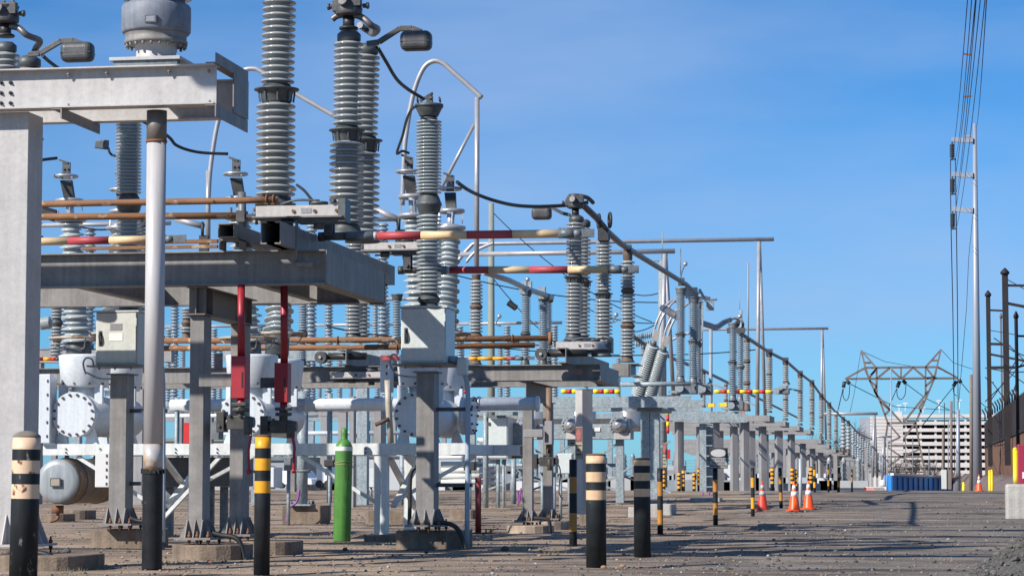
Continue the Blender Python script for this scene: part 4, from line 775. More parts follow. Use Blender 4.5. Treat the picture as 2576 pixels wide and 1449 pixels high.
for k, (px, dxt) in enumerate(((184.5, 0), (610, 427.5), (1046, 862))):
    cc = W(px, 1042.7, YF); R = 57 * S(px, YF); L = 2.5
    t = thing('breaker_tank', V((cc.x, YF + 1, zt)), f'{ords[k]} white cylindrical breaker tank with bolted round end cover', 'breaker tank', 'white breaker tanks')
    M().lathe([(R * .93, .1), (R * .93, L), (R * .7, L + .12)], cc, (0, 1, 0), 44).build('tank', bl, t)
    M().lathe([(R * .98, 0), (R, .012), (R, .05), (R * .97, .06), (R * .97, .075), (R, .085), (R, .12), (R * .93, .122)], cc, (0, 1, 0), 48).build('end_cover', bl, t)
    b = M()
    for i in range(16): q = (i + .5) * math.pi / 8; e = cc + V((math.cos(q), 0, math.sin(q))) * R * .88; b.cyl(e + V((0, -.025, 0)), e + V((0, .0, 0)), .02, n=6)
    b.build('cover_bolts', boltrust, t)
    for s in (-1, 1):
        b = M(); b.prism([(cc.x + s * R * .42, YF + .14, zt + .002), (cc.x + s * R * .98, YF + .14, zt + .002), (cc.x + s * R * .72, YF + .14, cc.z - R * .5), (cc.x + s * R * .5, YF + .14, cc.z - R * .6)], (0, .1, 0))
        b.build('saddle', bl, t); b = M(); b.prism([(cc.x + s * R * .42, YF + 2.0, zt + .002), (cc.x + s * R * .98, YF + 2.0, zt + .002), (cc.x + s * R * .72, YF + 2.0, cc.z - R * .5), (cc.x + s * R * .5, YF + 2.0, cc.z - R * .6)], (0, .1, 0)); b.build('saddle', bl, t)
    for j, (yy, dl) in enumerate(((35.5, -.0), (37.05, 0))):
        p0 = V((cc.x, yy, 0)); z0 = W(px, 970, 35.5).z; z1 = W(px, 893, 35.5).z; u = S(px, 35.5)
        b = M(); b.lathe([(.2, cc.z - z0 + .1), (.2, .0)], (cc.x, yy, z0), n=24)
        for s in (-1, 1): b.box(cc.x + s * .28 - .06, cc.x + s * .28 + .06, yy - .2, yy - .12, cc.z + R * .5, z0)
        b.build('neck', bl, t)
        b = M().lathe([(55 * u, -.03), (60 * u, 0), (66 * u, z1 - z0 - .04), (65.5 * u, z1 - z0 - .01), (60 * u, z1 - z0), (30 * u, z1 - z0 + .01)], (cc.x, yy, z0), n=40); d = b.build('transformer_drum', bl, t)
        b = M()
        for i in range(10): q = i * .628 + .2; b.cyl((cc.x + math.cos(q) * 58.5 * u, yy + math.sin(q) * 58.5 * u, z0 + .02), (cc.x + math.cos(q) * 62.5 * u, yy + math.sin(q) * 62.5 * u, z0 + .02), .017, n=6)
        b.build('bolts', boltrust, d)
    f = W(198 + (dxt if k else 0), 862, 35.5)
    bushing(t, f'front bushing with rusty hoop on the {ords[k]} white breaker tank', 197 + dxt, 862, 178 + dxt, 556 - k * 4.5, 35.5, 35.3, 42, 30, 21)
    rx = 1115 - (862 - dxt) * 35.5 / 37.05 + 0
    bushing(t, f'rear bushing with rusty hoop on the {ords[k]} white breaker tank', rx, 850, rx + 17, 577, 37.05, 37.5, 40, 28, 22)
    # side cabinet/mechanism strips
tb = thing('bus_duct', W(600, 1015, 37.2), 'horizontal pale blue white pipe linking the breaker tanks behind', 'pipe')
r_ = 16.5 * S(1200, 37.2); a = W(430, 1016, 37.2); e = W(1357, 1015.5, 37.2); a.z = e.z
M().cyl(a, e, r_, n=28).build('pipe', bl, tb)
b = M()
for px in (1205, 1352, 772, 985): q = W(px, 1016, 37.2); b.cyl((q.x - .02, 37.2, e.z), (q.x + .02, 37.2, e.z), r_ * 1.18, n=28)
b.build('flange', bl, tb)
q = W(1163, 1045, 36.6); t = thing('flange_cover', q, 'white round bolted flange on the right side of the rightmost breaker tank', 'flange')
M().lathe([(.29, 0), (.29, .06), (.25, .065), (.25, .12), (.29, .125), (.29, .18)], q, (1, -.0, 0), 32).build('flange', bl, t)
b = M()
for i in range(12): a_ = i * .5236; b.cyl(q + V((.18, math.cos(a_) * .26, math.sin(a_) * .26)), q + V((.205, math.cos(a_) * .26, math.sin(a_) * .26)), .017, n=6)
b.build('bolts', boltrust, t)
# mechanism cabinets at the tank fronts (left slim white boxes)
def slim(label, n, x0, x1, y0, y1, Y, m=bl, dep=.3, cat='cabinet'):
    a = P(n, x0, y0, Y); c = P(n, x1, y1, Y); t = thing('slim_cabinet', V(((a.x + c.x) / 2, Y, c.z)), label, cat); M().box(a.x, c.x, Y, Y + dep, c.z, a.z).build('body', m, t, bevel=.01)
    b = M()
    for i in range(5): z = c.z + (a.z - c.z) * (i + .5) / 5; b.box(c.x - .05, c.x - .03, Y - .012, Y - .001, z - .02, z + .02)
    b.build('latch', cast, t); return t
slim('tall narrow white cabinet beside the leftmost breaker tank', 5, 262, 330, 100, 560, 34.9)
slim('narrow white cabinet with red patch left of the clean grey cabinet', 4, 1235, 1300, 1300, 1560, 34.6)
M_ = M(); q = P(4, 1250, 1305, 34.58); q2 = P(4, 1375, 1335, 34.58)
tag(M_.box(q.x, q2.x, 34.5, 34.56, q2.z, q.z).build('drain_tray', rose), 'faded red strip at the left of the clean grey cabinet', 'panel')
tag(M().tube([P(6, 990, 140, 34.4), P(6, 995, 300, 34.4), P(6, 1012, 560, 34.4)], .045, 12).build('drain_pipe', mat('stained_cream_pipe', (.5, .5, .46), (.33, .27, .18), 4, .5)), 'stained cream pipe descending to the white frame left of the rightmost tank', 'pipe')
tag(M().tube([P(6, 908, 437, 34.3), P(6, 1000, 398, 34.3)], .03, 8).build('lever', boltrust), 'short rusty lever left of the rightmost white end cover', 'lever')
# air tank
cc = W(144.6, 1210, 34.9); R = 55.6 * S(144, 34.9); t = thing('air_tank', V((cc.x, 35.5, cc.z - R)), 'horizontal air tank with grey domed end and rusty brown body under the white frame', 'tank')
M().lathe([(R * .2, -.02), (R * .7, -.012), (R * .97, .0), (R, .03)], cc, (0, 1, 0), 44).build('end_cap', mat('streaked_grey_end', (.34, .37, .39), (.22, .24, .26), 5, .45, .1, stretch=(3, 1, .4)), t)
M().lathe([(R, .031), (R * 1.02, .08), (R * 1.03, 1.9), (R * .7, 2.0)], cc, (0, 1, 0), 44).build('body', mat('brown_stained_tank', (.24, .16, .10), (.10, .085, .07), 2, .6, stretch=(1, 2.5, 1), rust=.55, rustc=((.36, .16, .06), (.3, .2, .13))), t)
q = P(5, 372, 820, 34.86); b = M(); b.box(q.x - .08, q.x + .08, q.y - .02, q.y + .0, q.z - .065, q.z + .06); pl = b.build('nameplate', cast, t); M().box(q.x - .065, q.x + .065, q.y - .024, q.y - .0205, q.z - .05, q.z + .045).build('plate_face', cream2, pl)
q = P(5, 385, 975, 35.2); b = M(); b.cyl(q, q - V((0, 0, .12)), .09, n=14); b.tube(smooth([q - V((0, 0, .1)), q + V((.02, -.05, -.2)), q + V((-.08, -.08, -.24))], 4), .025, 8); b.build('drain_valve', corr, t)
for y_ in (35.3, 36.6): b = M(); b.ring(V((cc.x, y_, cc.z)), R * 1.04, .012, (0, 1, 0), n=36); b.box(cc.x - .03, cc.x + .03, y_ - .02, y_ + .02, cc.z + R, zb + .003); b.build('hanger_strap', galvd, t)
slim('plain white box hanging under the frame between air tank and column', 5, 636, 728, 620, 855, 34.7, mat('plain_white_box', (.66, .66, .65), (.58, .58, .57), 2, .5), .28)
t = thing('control_cabinet', W(510, 1225, 37.6), 'wide dark grey cabinet on legs under the white frame, behind the platform leg', 'cabinet', 'control cabinets on columns')
a = P(5, 1095, 655, 37.3); c = P(5, 1602, 850, 37.3); M().box(a.x, c.x, 37.3, 38.1, c.z, a.z).build('body', mat('dark_grey_cabinet', (.14, .14, .14), (.10, .10, .10), 2, .5), t, bevel=.01)
for x in (1128, 1400, 1492, 1590): q = P(5, x, 900, 37.4); M().box(q.x - .055, q.x + .055, 37.4, 37.5, -.02, c.z - .002).build('leg', galvd, t)
tag(M().cyl(P(5, 1547, 1180, 36.9), P(5, 1551, 650, 36.9), .03, n=10).build('conduit', galvd), 'thin blue grey conduit beside the wide dark cabinet', 'conduit')

# galvanised round post behind the green cylinder and friends
def rpost(label, px, y0, yb, rpx, Y=None, m=galv, plate=True, z0=None, r2=None):
    p = G(px, yb); Y = Y or p.y; z = p.z if z0 is None else z0; a = W(px, y0, Y); u = S(px, Y); t = thing('steel_post', V((a.x, Y, z)), label, 'post', 'round steel posts')
    M().cyl((a.x, Y, z), a, rpx * u, (r2 or rpx) * u, n=16).build('post', m, t)
    if plate: M().box(a.x - rpx * u * 2, a.x + rpx * u * 2, Y - rpx * u * 2, Y + rpx * u * 2, z, z + .03).build('base_plate', m, t); bolts(t, [(a.x + s * rpx * u * 1.6, Y + q * rpx * u * 1.6, z + .03) for s in (-1, 1) for q in (-1, 1)], (0, 0, 1), .03, galvd, .05)
    return t
rpost('thick galvanised post on a square footing, left of the green cylinder', 762, 985, 1318, 14, 47.0, z0=.36)
rpost('galvanised round post seen between the green cylinder and the white leg', 904, 980, 1228, 9, None, plate=False)
t = rpost('pale galvanised pole standing among the traffic cones', 2013, 1153, 1280, 4.2, None, mat('pale_galvanised_pole', (.50, .55, .58), (.40, .45, .48), 3, .45, .2), False)
# green cylinder
p = G(860, 1362); u = S(860, p.y); k = .37654 * u; t = thing('gas_cylinder', p, 'tall green gas cylinder with white band, tied upright with straw rope', 'gas cylinder'); T_ = lambda y: (1218 - y) * k
b = M(); pr = [(54, 1218), (58, 1208), (58, 615), (58, 600), (56, 585), (50, 570), (38, 553), (25, 541), (21, 538)]
b.lathe([(r_ * k, T_(y)) for r_, y in pr], p, (.018, 0, 1), 32); b.build('cylinder', green, t)
q = p + V((.018, 0, 1)) * T_(540); b = M().lathe([(22 * k, -.01), (23 * k, 4 * k), (21 * k, 9 * k), (22 * k, 30 * k), (22 * k, 60 * k), (16 * k, 72 * k), (6 * k, 77 * k)], q, n=20); b.build('valve_cap', green, t)
q = p + V((.018, 0, 1)) * T_(616); M().lathe([(58.6 * k, 0), (58.6 * k, 24 * k), (57.6 * k, 28 * k)], q, (.018, 0, 1), 32, caps=False).build('white_band', refl, t)
q = p + V((.018, 0, 1)) * T_(708); b = M(); b.ring(q, 60 * k, 2.6 * k, (.1, 0, 1), n=30); b.ring(q + V((0, 0, .03)), 60 * k, 2.4 * k, (-.1, .1, 1), n=30); b.tube([q + V((.08, -.12, 0)), q + V((.09, -.13, -.12)), q + V((.085, -.13, -.2))], .008, 6); b.tube([q + V((.1, -.1, .01)), q + V((.16, -.1, -.04)), q + V((.2, -.08, .0))], .008, 6); tag(b.build('rope', rope), 'straw coloured rope tied around the green gas cylinder', 'rope')
# small red pipe post with a rusty plate
p = G(1203, 1342); u = S(1203, p.y); t = thing('red_pipe_post', p, 'short brownish red pipe standing upright right of the pale blue conduit', 'post'); M().cyl(p, W(1203, 1201, p.y), 7.6 * u, n=18).build('pipe', brick, t)
b = M(); b.box(p.x - .24, p.x + .26, p.y - .12, p.y + .14, p.z - .01, p.z + .02)
for s in (-.2, -.1, .14, .22): b.cyl((p.x + s, p.y - .06, p.z + .02), (p.x + s, p.y - .06, p.z + .08), .015, n=6)
b.build('base_plate', corr, t)

# ================================================================ farther platform (centre right)
YC, YC2 = 40.5, 43.1
tC2 = thing('steel_platform', W(1330, 1300, 40.5), 'farther grey aluminium platform in the picture centre, on two slim legs', 'support frame', 'switchgear support frames')
zt = W(1509, 916.6, YC).z; zb = W(1509, 958, YC).z; zm_ = (zt + zb) / 2; hC = zt - zb; xC = W(1509, 940, YC).x
for y in (YC, YC2): M().beam((-17.5, y, zm_), (xC, y, zm_), hC, .18, .014, .012).build('beam', alu, tC2)
M().beam((xC - .09, YC + .1, zm_), (xC - .09, YC2 - .1, zm_), hC - .004, .2, .014, .012, 'D').build('end_beam', alu, tC2)
M().box(xC + .011, xC + .02, YC - .09, YC + .12, zb + .002, zt - .002).build('end_plate', alu, tC2)
b = M(); xq = W(1470, 900, YC).x; b.beam((xq - .3, YC - .6, zt + .13), (xq - .3, YC2 + 2.5, zt + .13), .25, .16, kind='D'); b.build('rail', alu, tC2)
b = M(); xq2 = W(1040, 900, YC).x; b.beam((W(880, 900, YC).x, YC - .6, zt + .13), (W(880, 900, YC).x, YC2 + 1, zt + .13), .25, .16, kind='D'); b.build('rail', alu, tC2)
xq0, xq1 = P(8, 290, 500, YC).x, P(8, 352, 500, YC).x
for y in (YC + .05, YC + 2.3): M().box(xq0, xq1, y, y + .2, .2, zb - .3).build('column', alu, tC2); colbase(tC2, xq0, xq1, y, y + .2, .12, alu, .16, .13)
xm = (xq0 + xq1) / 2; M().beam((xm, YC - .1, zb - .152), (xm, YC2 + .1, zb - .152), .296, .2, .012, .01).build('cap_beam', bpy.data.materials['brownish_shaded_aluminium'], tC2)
footing('rounded tan concrete footing under the farther platform legs', 1264, 1380, 1342, .13, 1.0, mat('tan_concrete', (.44, .35, .27), (.30, .24, .19), 4, .9, bump=.4, grime=.2), rnd=.4)
footing('rounded tan concrete footing behind the farther platform legs', 1330, 1422, 1337, .15, 1.2, bpy.data.materials['tan_concrete'], rnd=.4, dy=1.2)
for i, x in enumerate((250, 700)):
    pass
operator_m = bpy.data.materials['oily_dark_metal']
def smallop(label, px, y0, y1, Y):
    t = thing('switch_operator', W(px, y1, Y), label, 'switch operator', 'drive rods and gearboxes'); M().cyl(W(px, y1 - 20, Y), W(px, y0, Y), .05, n=12).build('rod', mat('brown_tube', (.24, .16, .11), (.16, .11, .08), 3, .6), t)
    g = W(px, y1, Y); b = M(); b.box(g.x - .15, g.x + .09, g.y - .08, g.y + .1, g.z - .08, g.z + .07); b.cyl((g.x - .2, g.y, g.z), (g.x + .16, g.y, g.z), .05, n=12); b.box(g.x - .26, g.x - .19, g.y - .08, g.y + .1, g.z - .12, g.z + .12); b.cyl((g.x, g.y, g.z + .05), (g.x, g.y, g.z + .2), .05, n=12); b.cyl((g.x + .02, g.y - .06, g.z - .15), (g.x + .02, g.y - .06, g.z + .03), .04, n=10); b.build('gearbox', operator_m, t, bevel=.005)
    M().tube(smooth([g + V((.12, -.05, 0)), g + V((.2, -.08, -.15)), g + V((.18, -.08, -.5)), g + V((.24, -.08, -.62))], 4), .012, 6).build('crank_handle', blacks, t)
smallop('brown drive rod with dark gearbox on the farther platform leg', 1381, 975, 1160, 40.3)
a = P(8, 442, 413, 40.2); c = P(8, 493, 570, 40.2); t = thing('slim_cabinet', V(((a.x + c.x) / 2, 40.2, c.z)), 'small grey box with oval plate on the farther platform leg', 'cabinet'); M().box(a.x, c.x, 40.15, 40.35, c.z, a.z).build('body', aluw, t, bevel=.01)
a = P(8, 315, 470, 40.3); c = P(8, 442, 523, 40.3); M().box(a.x, c.x, 40.05, 40.14, c.z, a.z).build('arm', aluw, t, bevel=.01)
hose('black hose on the footing of the farther platform legs', 8, [(370, 1060), (430, 1065), (470, 1080), (478, 1160)], 40.0)
# switch mechanisms on it
mech('farther switch mechanism with round dark motor, centre of picture', 833, 969, 936, 950, 40.2, s=.9)
mech('farther switch mechanism under the right hand insulator pair', 1394, 1532, 860, 878, 40.2, s=.9)
for nm, px, y in (('left', 808, 899), ('right', 1362, 891)):
    q = W(px, y, 40.0); t = thing('switch_motor', q, f'round dark disc with bolt at the {nm} farther switch mechanism', 'switch part'); M().cyl(q + V((0, -.08, 0)), q + V((0, .1, 0)), 15 * S(px, 40), n=24).build('disc', cast, t); M().cyl(q + V((0, -.11, 0)), q + V((0, -.08, 0)), .025, n=8).build('bolt', alub, t)
    M().cyl(q + V((.1, .1, .02)), q + V((.75, .1, .02)), .06, n=12).build('shaft', black, t)
arm('weathered yellow and red striped arm right of the clean cabinet', 40.0, [(1180, 0), (1202, yel), (1240, yel), (1275, yel), (1296, rose)], 902, 901, .03, 1180, 1345, hinge=False, group='striped switch arms')
arm('short yellow and red striped arm at the far left edge behind the column', 40.0, [(60, 0), (110, redb), (128, yel), (142, redb)], 903, 903, .03, 60, 150, hinge=False, group='striped switch arms')
rpipe('rusty pipe at the level of the farther platform, upper', None, [(400, 857), (900, 855), (1380, 851)], 40.6, .05, clamps=((850, 856), (1007, 856), (1030, 856), (1290, 852)))
rpipe('rusty pipe at the level of the farther platform, lower', None, [(400, 876), (900, 874), (1345, 868)], 41.4, .05, clamps=((1000, 873),))
tag(M().cyl(W(1437 - 0.0, 868, 40.4) - V((.35, 0, 0)), W(1437, 834, 40.4) - V((.35, 0, 0)), .035, n=12).build('stub_pipe', rustp), 'short rusty upright stub beside the right hand switch mechanism', 'pipe')
# insulators on it
def pairC(dx, lab, grp='post insulators holding the switchgear and bus'):
    stack(f'{lab}, front one of the pair', [('c', 1450 + dx, 543, 560, (16, 19)), ('p', (1448 + dx, 1447 + dx), 560, 692, 24, 15), ('f', 1446 + dx, 692, 712, 29), ('p', (1445 + dx, 1443 + dx), 711, 842, 23.5, 14), ('b', 1443 + dx, 840, 856, 23)], 41.0, seg=28)
    stack(f'{lab}, rear one of the pair', [('c', 1468 + dx, 553, 572, (15, 18)), ('p', (1466 + dx, 1465 + dx), 572, 703, 21, 14), ('f', 1465 + dx, 703, 722, 27), ('p', (1464 + dx, 1463 + dx), 721, 848, 22, 13), ('b', 1463 + dx, 846, 862, 22)], 42.3, seg=24)
pairC(0, 'weathered insulator pair beneath the farther switch head'); pairC(-554, 'insulator pair seen under the nearer platform, centre')
pairC(-1108, 'insulator pair partly behind the white pole')
stack('slim insulator right of the pair, at the tip of the lower striped arm', [('c', 1520, 592, 607, (18, 15)), ('p', (1519, 1518), 607, 733, 20.5, 14), ('f', 1518, 734, 752, 25), ('p', (1518, 1518), 752, 872, 23.5, 13), ('b', 1518, 872, 897, 19)], 42.3)
stack('slim insulator with three brown collars at the end of the farther platform', [('c', 1579, 634, 656, (15, 12)), ('p', 1579, 656, 727, 18.5, 8), ('j', 1579, 725, 739, 17), ('p', 1579, 739, 813, 19.5, 8), ('j', 1579, 812, 828, 18), ('p', 1578.5, 827, 898, 19.5, 8), ('b', 1578, 896, 911, 17)], 44.9, pm=porcd, fm=mortr)
t = thing('bracket_beam', W(1573, 948, 44.9), 'grey box bracket carrying the brown collared insulator', 'bracket'); a = W(1540, 914, 44.7); c = W(1590, 946, 44.7); M().box(a.x, a.x + .3, 44.7, 45.1, c.z, a.z).build('box', alu, t); M().beam((a.x + .39, 44.7, (a.z + c.z) / 2), (a.x + .39, 45.6, (a.z + c.z) / 2), a.z - c.z, .14, kind='C').build('channel', galvd, t)
x0, x1 = P(8, 647, 800, 44.6).x, P(8, 693, 800, 44.6).x; t = thing('steel_column', V((x0, 44.6, 0)), 'tall pale square column behind the nearest cream banded bollard', 'column', 'square grey columns'); rotcol(t, 1447.5, 1468, 1491, 44.8, .24, zb - .002, alub)
footing('concrete footing left of the nearest cream banded bollard', 1456, 1510, 1322, .24, .7, rnd=.05)
x0, x1 = P(6, 898, 400, 48).x, P(6, 945, 400, 48).x; tag(M().box(x0, x1, 48, 48.5, 0, zb).build('steel_column', aluw), 'pale square column seen above the white braced leg', 'column', 'square grey columns')
x0, x1 = P(6, 735, 400, 60).x, P(6, 763, 400, 60).x; tag(M().box(x0, x1, 60, 60.3, 0, zb + .4).build('steel_column', aluw), 'slim pale square column seen right above the green cylinder', 'column', 'square grey columns')
# long rigid bus tube, running away over the yard
BX = [(1500, 548, 42.0), (1530, 585, 42.6), (1560, 612, 44), (1580, 626, 45.0), (1725, 715, 57.5), (1752, 740, 59.5)]
ub = thing('bus_tube', W(1560, 612, 44), 'thick grey bus tube sloping away from the farther switch head', 'bus tube', 'rigid bus tubes')
M().tube([W(x, y, Y) for x, y, Y in [(1462, 512, 41.2)] + BX], .055, 14).build('tube', tubed, ub)
q = W(1518, 560, 42.2); b = M(); b.ring(q + V((-.08, 0, .02)), .12, .025, (1, .3, 0), n=16); b.ring(q + V((.1, .1, .05)), .12, .025, (1, .3, 0), n=16); b.box(q.x - .09, q.x + .09, q.y - .08, q.y + .08, q.z - .32, q.z - .1); b.build('clamp', blacks, ub)
for x, y, Y in ((1579, 627, 45.), (1714, 708, 56.6)): q = W(x, y, Y); M().box(q.x - .07, q.x + .07, q.y - .05, q.y + .05, q.z - .1, q.z + .08).build('saddle', cast, ub)
# second bus tube further back
u2 = thing('bus_tube', W(1300, 715, 54), 'grey bus tube sloping down between the slim insulators in the centre', 'bus tube', 'rigid bus tubes')
M().tube([W(1215, 684, 50.5), W(1280, 705, 52.5), W(1325, 727, 54.5), W(1388, 748, 57)], .06, 12).build('tube', tubem, u2)
for x, y, Y in ((1319, 722, 54.2), (1331, 722, 54.8), (1366, 735, 56.3)): q = W(x, y, Y); M().box(q.x - .1, q.x + .06, q.y - .08, q.y + .08, q.z - .16, q.z + .12).build('saddle', galv, u2)
stack('slim insulator with brown collars under the tall arched tube', [('c', 1198, 690, 706, (14, 11)), ('p', 1198, 705, 765, 17, 7), ('j', 1198, 764, 780, 16), ('p', 1197, 780, 838, 18, 7), ('j', 1197, 837, 852, 16), ('p', 1196.5, 851, 905, 17, 7), ('b', 1196, 903, 917, 15)], 50.5, pm=porcd, fm=mortr, seg=24)
stack('pale blue insulator under the second bus tube, left one', [('c', 1325, 728, 746, (13, 12)), ('p', 1323, 745, 835, 12.5, 16), ('j', 1322, 834, 846, 13), ('p', 1321, 846, 905, 12.5, 10), ('b', 1321, 903, 920, 12)], 54.6, pm=porcb, seg=24)
stack('pale blue insulator under the second bus tube, right one with clamp', [('g', 1368, 740, 758, (15, 13)), ('p', 1367, 757, 846, 13, 16), ('j', 1367, 846, 858, 14), ('p', 1366, 858, 905, 13, 9), ('b', 1366, 903, 920, 12)], 56.5, pm=porcb, seg=24)
stack('pale blue insulator just behind the right clamp insulator', [('g', 1379, 742, 760, (14, 12)), ('p', 1378, 759, 850, 11.5, 16), ('p', 1378, 852, 910, 11.5, 10), ('b', 1378, 908, 920, 11)], 58, pm=porcb, seg=20)
stack('slender insulator seen between the two platforms, above the drums', [('p', 762, 690, 832, 12.5, 22), ('j', 761, 831, 850, 13), ('p', 760, 849, 905, 12.5, 10), ('b', 760, 903, 918, 11)], 50.0, pm=porcb, seg=24)
stack('thin insulator left of the clean grey cabinet', [('g', 999, 740, 756, (14, 11)), ('p', 998, 755, 850, 12, 15), ('b', 997, 850, 866, 11)], 46, pm=porcb, seg=22)
stack('thin insulator at the far left between column and breaker bushing', [('g', 145, 748, 772, (10, 14)), ('p', 143, 771, 803, 17, 4), ('j', 143, 802, 823, 15), ('p', 142, 822, 846, 17, 3), ('j', 142, 845, 862, 14), ('p', 140, 862, 895, 17, 4)], 46, pm=porcd, seg=22)
stack('small insulator with cone joint seen right of the white pole', [('p', 470, 775, 803, 16, 4), ('j', 470, 802, 823, 13), ('p', 469, 823, 838, 17, 2), ('b', 469, 838, 860, 13)], 46, pm=porcd, fm=mortr, seg=22)
stack('insulator just visible at the right edge of the white pole', [('p', (399, 400), 690, 830, 15, 18), ('b', 400, 830, 850, 14)], 48, pm=porcb, seg=20)
stack('slim insulator behind the centre pair, farthest right', [('p', 944, 690, 842, 8, 22), ('b', 944, 842, 860, 10)], 52, pm=porcb, seg=20)
# tall aluminium arches
def arch(label, Y, pts, n, r, extra=(), m=tubem):
    t = thing('bus_arch', P(n, *pts[-1][:2], Y), label, 'bus tube', 'arched bus tubes'); M().tube(smooth(ZL(n, pts, Y), 6), r, 12).build('tube', m, t)
    for e in extra: b = M(); b.cyl(P(e[0], *e[1], e[5] if len(e) > 5 else Y), P(e[0], *e[2], e[5] if len(e) > 5 else Y), e[3], n=12); b.build(e[4], m, t)
    return t
arch('tall arched aluminium tube with vertical leg and diagonal brace, right of the near insulators', 50.0, [(1150, 1449), (1165, 1070), (1180, 930), (1205, 770), (1235, 640), (1275, 530), (1320, 460), (1380, 432), (1440, 450), (1500, 502), (1600, 590), (1712, 692)], 2, .052,
     [(2, (1678, 690), (1675, 1900), .052, 'leg'), (2, (1658, 880), (1422, 1335), .036, 'brace')])
arch('arched aluminium tube mostly hidden behind the widest insulator', 52.0, [(1470, 1449), (1480, 1250), (1500, 1080), (1535, 880), (1590, 690), (1650, 570), (1720, 500), (1790, 487), (1850, 510), (2050, 640), (2380, 830)], 1, .052,
     [(3, (1470, 0), (1470, 480), .052, 'leg')])
for lab, n, a, e, Y in (('short sloping tube emerging right of the near insulator pair', 4, (1190, 265), (1375, 350), 45), ('short sloping tube right of the white pole', 3, (1240, 340), (1440, 392), 45)):
    tag(M().cyl(P(n, *a, Y), P(n, *e, Y), .06, n=12).build('bus_tube', tubem), lab, 'bus tube', 'rigid bus tubes')
    q = P(n, e[0] - 10, e[1] + 20, Y); b = M(); b.ring(q, .12, .03, (1, .3, 0), n=16); b.box(q.x - .05, q.x + .12, q.y - .06, q.y + .06, q.z - .42, q.z - .12); tag(b.build('tube_clamp', blacks), 'dark ring clamp at the lower end of a sloping tube, ' + ('near insulator pair' if n == 4 else 'by the white pole'), 'clamp')
# T shaped rigid bus frames
def tframe(label, Y, px0, px1, y0, y1, legpx, legb, r, legs=True, curve=None, r2=None):
    t = thing('bus_portal', W(legpx, legb, Y), label, 'bus tube', 'tube portals of the bus'); a = W(px1, y1, Y); c = W(px0, y0, Y); c.z = a.z if abs(c.z - a.z) < .6 else c.z
    pts = [a, c]
    if curve: pts = [a, c] + [W(*q, Y) for q in curve]; pts = [a] + smooth(pts[1:], 6)
    M().tube(pts, r, 12).build('tube', tubem, t)
    if legs:
        q = W(legpx, y1, Y); q.z = a.z - r; gx_ = W(legpx, legb, Y).z
        M().cyl((q.x - .12, Y - .0, gx_), q, r * .95, n=12).build('leg', tubem, t); M().cyl((q.x + .12, Y + 1.4, gx_), q + V((.02, .04, 0)), r * .85, n=12).build('leg', tubem, t)
    return t
tframe('long high aluminium tube on a splayed post, upper right centre', 100, 1190, 1947, 616, 602, 1909, 1052, .083, curve=[(1165, 640), (1150, 660)])
tframe('second aluminium tube just under the highest one, ending at a shorter post', 75, 1155, 1698, 643, 632, 1672, 1000, .075)
tframe('distant aluminium tube on a thin post right of the grey portals', 150, 1760, 2084, 826, 826, 2068, 1105, .08, curve=[(1700, 850), (1650, 880), (1640, 890)])
tframe('short curved tube behind the clean cabinet, upper centre', 58, 1240, 1240.1, 612, 612, 1241, 1000, .04, legs=False, curve=[(1200, 630), (1172, 660)])
for i, (px, Y) in enumerate(((2208, 150), (2222, 190))):
    tframe(['far thin tube portal left of the lattice tower, taller', 'far thin tube portal left of the lattice tower, lower'][i], Y, 2062 if i == 0 else 2190, [2208, 2242][i], [1040, 1098][i], [1040, 1098][i], [2199, 2223][i], 1200, .09)
# ================================================================ galvanised bay (right of centre)
YD = 57.
tD = thing('steel_platform', W(1635, 1290, YD), 'spangled galvanised steel beam frame on thick twin posts, right of centre', 'support frame', 'switchgear support frames')
def hb(t, n, x0, x1, y0, y1, Y, m=galv, kind='C', w=.25, nm='beam'):
    a = P(n, x1, y0, Y); c = P(n, x0, y1, Y); zz0 = P(n, x1, y1, Y).z; M().beam((c.x, Y + w / 2, (a.z + zz0) / 2), (a.x, Y + w / 2, (a.z + zz0) / 2), a.z - zz0, w, .014, .012, 'D' if kind == 'D' else kind).build(nm, m, t)
hb(tD, 17, -700, 1520, 390, 508, YD, kind='D', w=.2); hb(tD, 17, -700, 1640, 432, 548, YD + 2.6, kind='D', w=.2)
for i, (x0, x1) in enumerate(((988, 1085), (1087, 1186))):
    a = P(17, x0, 548, YD + .3); c = P(17, x1, 548, YD + .3); z1 = P(17, x1, 545, YD + .3).z; M().box(a.x, c.x - .006, YD + .3 + i * .0, YD + .6, gh(0, YD) + .3, z1).build('column', galv, tD, bevel=.004)
a = P(17, 950, 512, YD + .2); c = P(17, 1215, 548, YD + .2); M().box(a.x, c.x, YD + .24, YD + 2.5, c.z, a.z).build('cap_beam', galvd, tD)
footing('pale concrete footing under the galvanised twin post', 1636 - 26, 1692, 1297, .24, .9, concl, rnd=.04, dy=.5); footing('pale concrete footing right behind the cream banded bollards', 1580, 1660, 1300, .22, .7, concl, rnd=.04, dy=-.3)
tD2 = thing('steel_platform', W(1785, 1255, 72), 'second galvanised beam frame further back, above the black and grey danger sign', 'support frame', 'switchgear support frames')
YE = 72.
hb(tD2, 12, -260, 590, 372, 465, YE, kind='D', w=.2); hb(tD2, 12, 0, 668, 400, 487, YE + 3, kind='D', w=.2)
for x0, x1, dy in ((162, 232, 0), (238, 305, .4)):
    a = P(12, x0, 500, YE + .3 + dy); c = P(12, x1, 500, YE + .3 + dy); M().box(a.x, c.x, YE + .3 + dy, YE + .62 + dy, gh(0, YE) + .1, a.z).build('column', galv, tD2)
b = M()
for k in range(9): z = .6 + k * .3; b.box(P(12, 232, 600, YE + .3).x, P(12, 300, 600, YE + .3).x, YE + .25, YE + .29, z, z + .03)
b.build('lacing', galv, tD2)
footing('low tan footing behind the danger sign post', 1735, 1812, 1262, .1, .8, concl, rnd=.04)
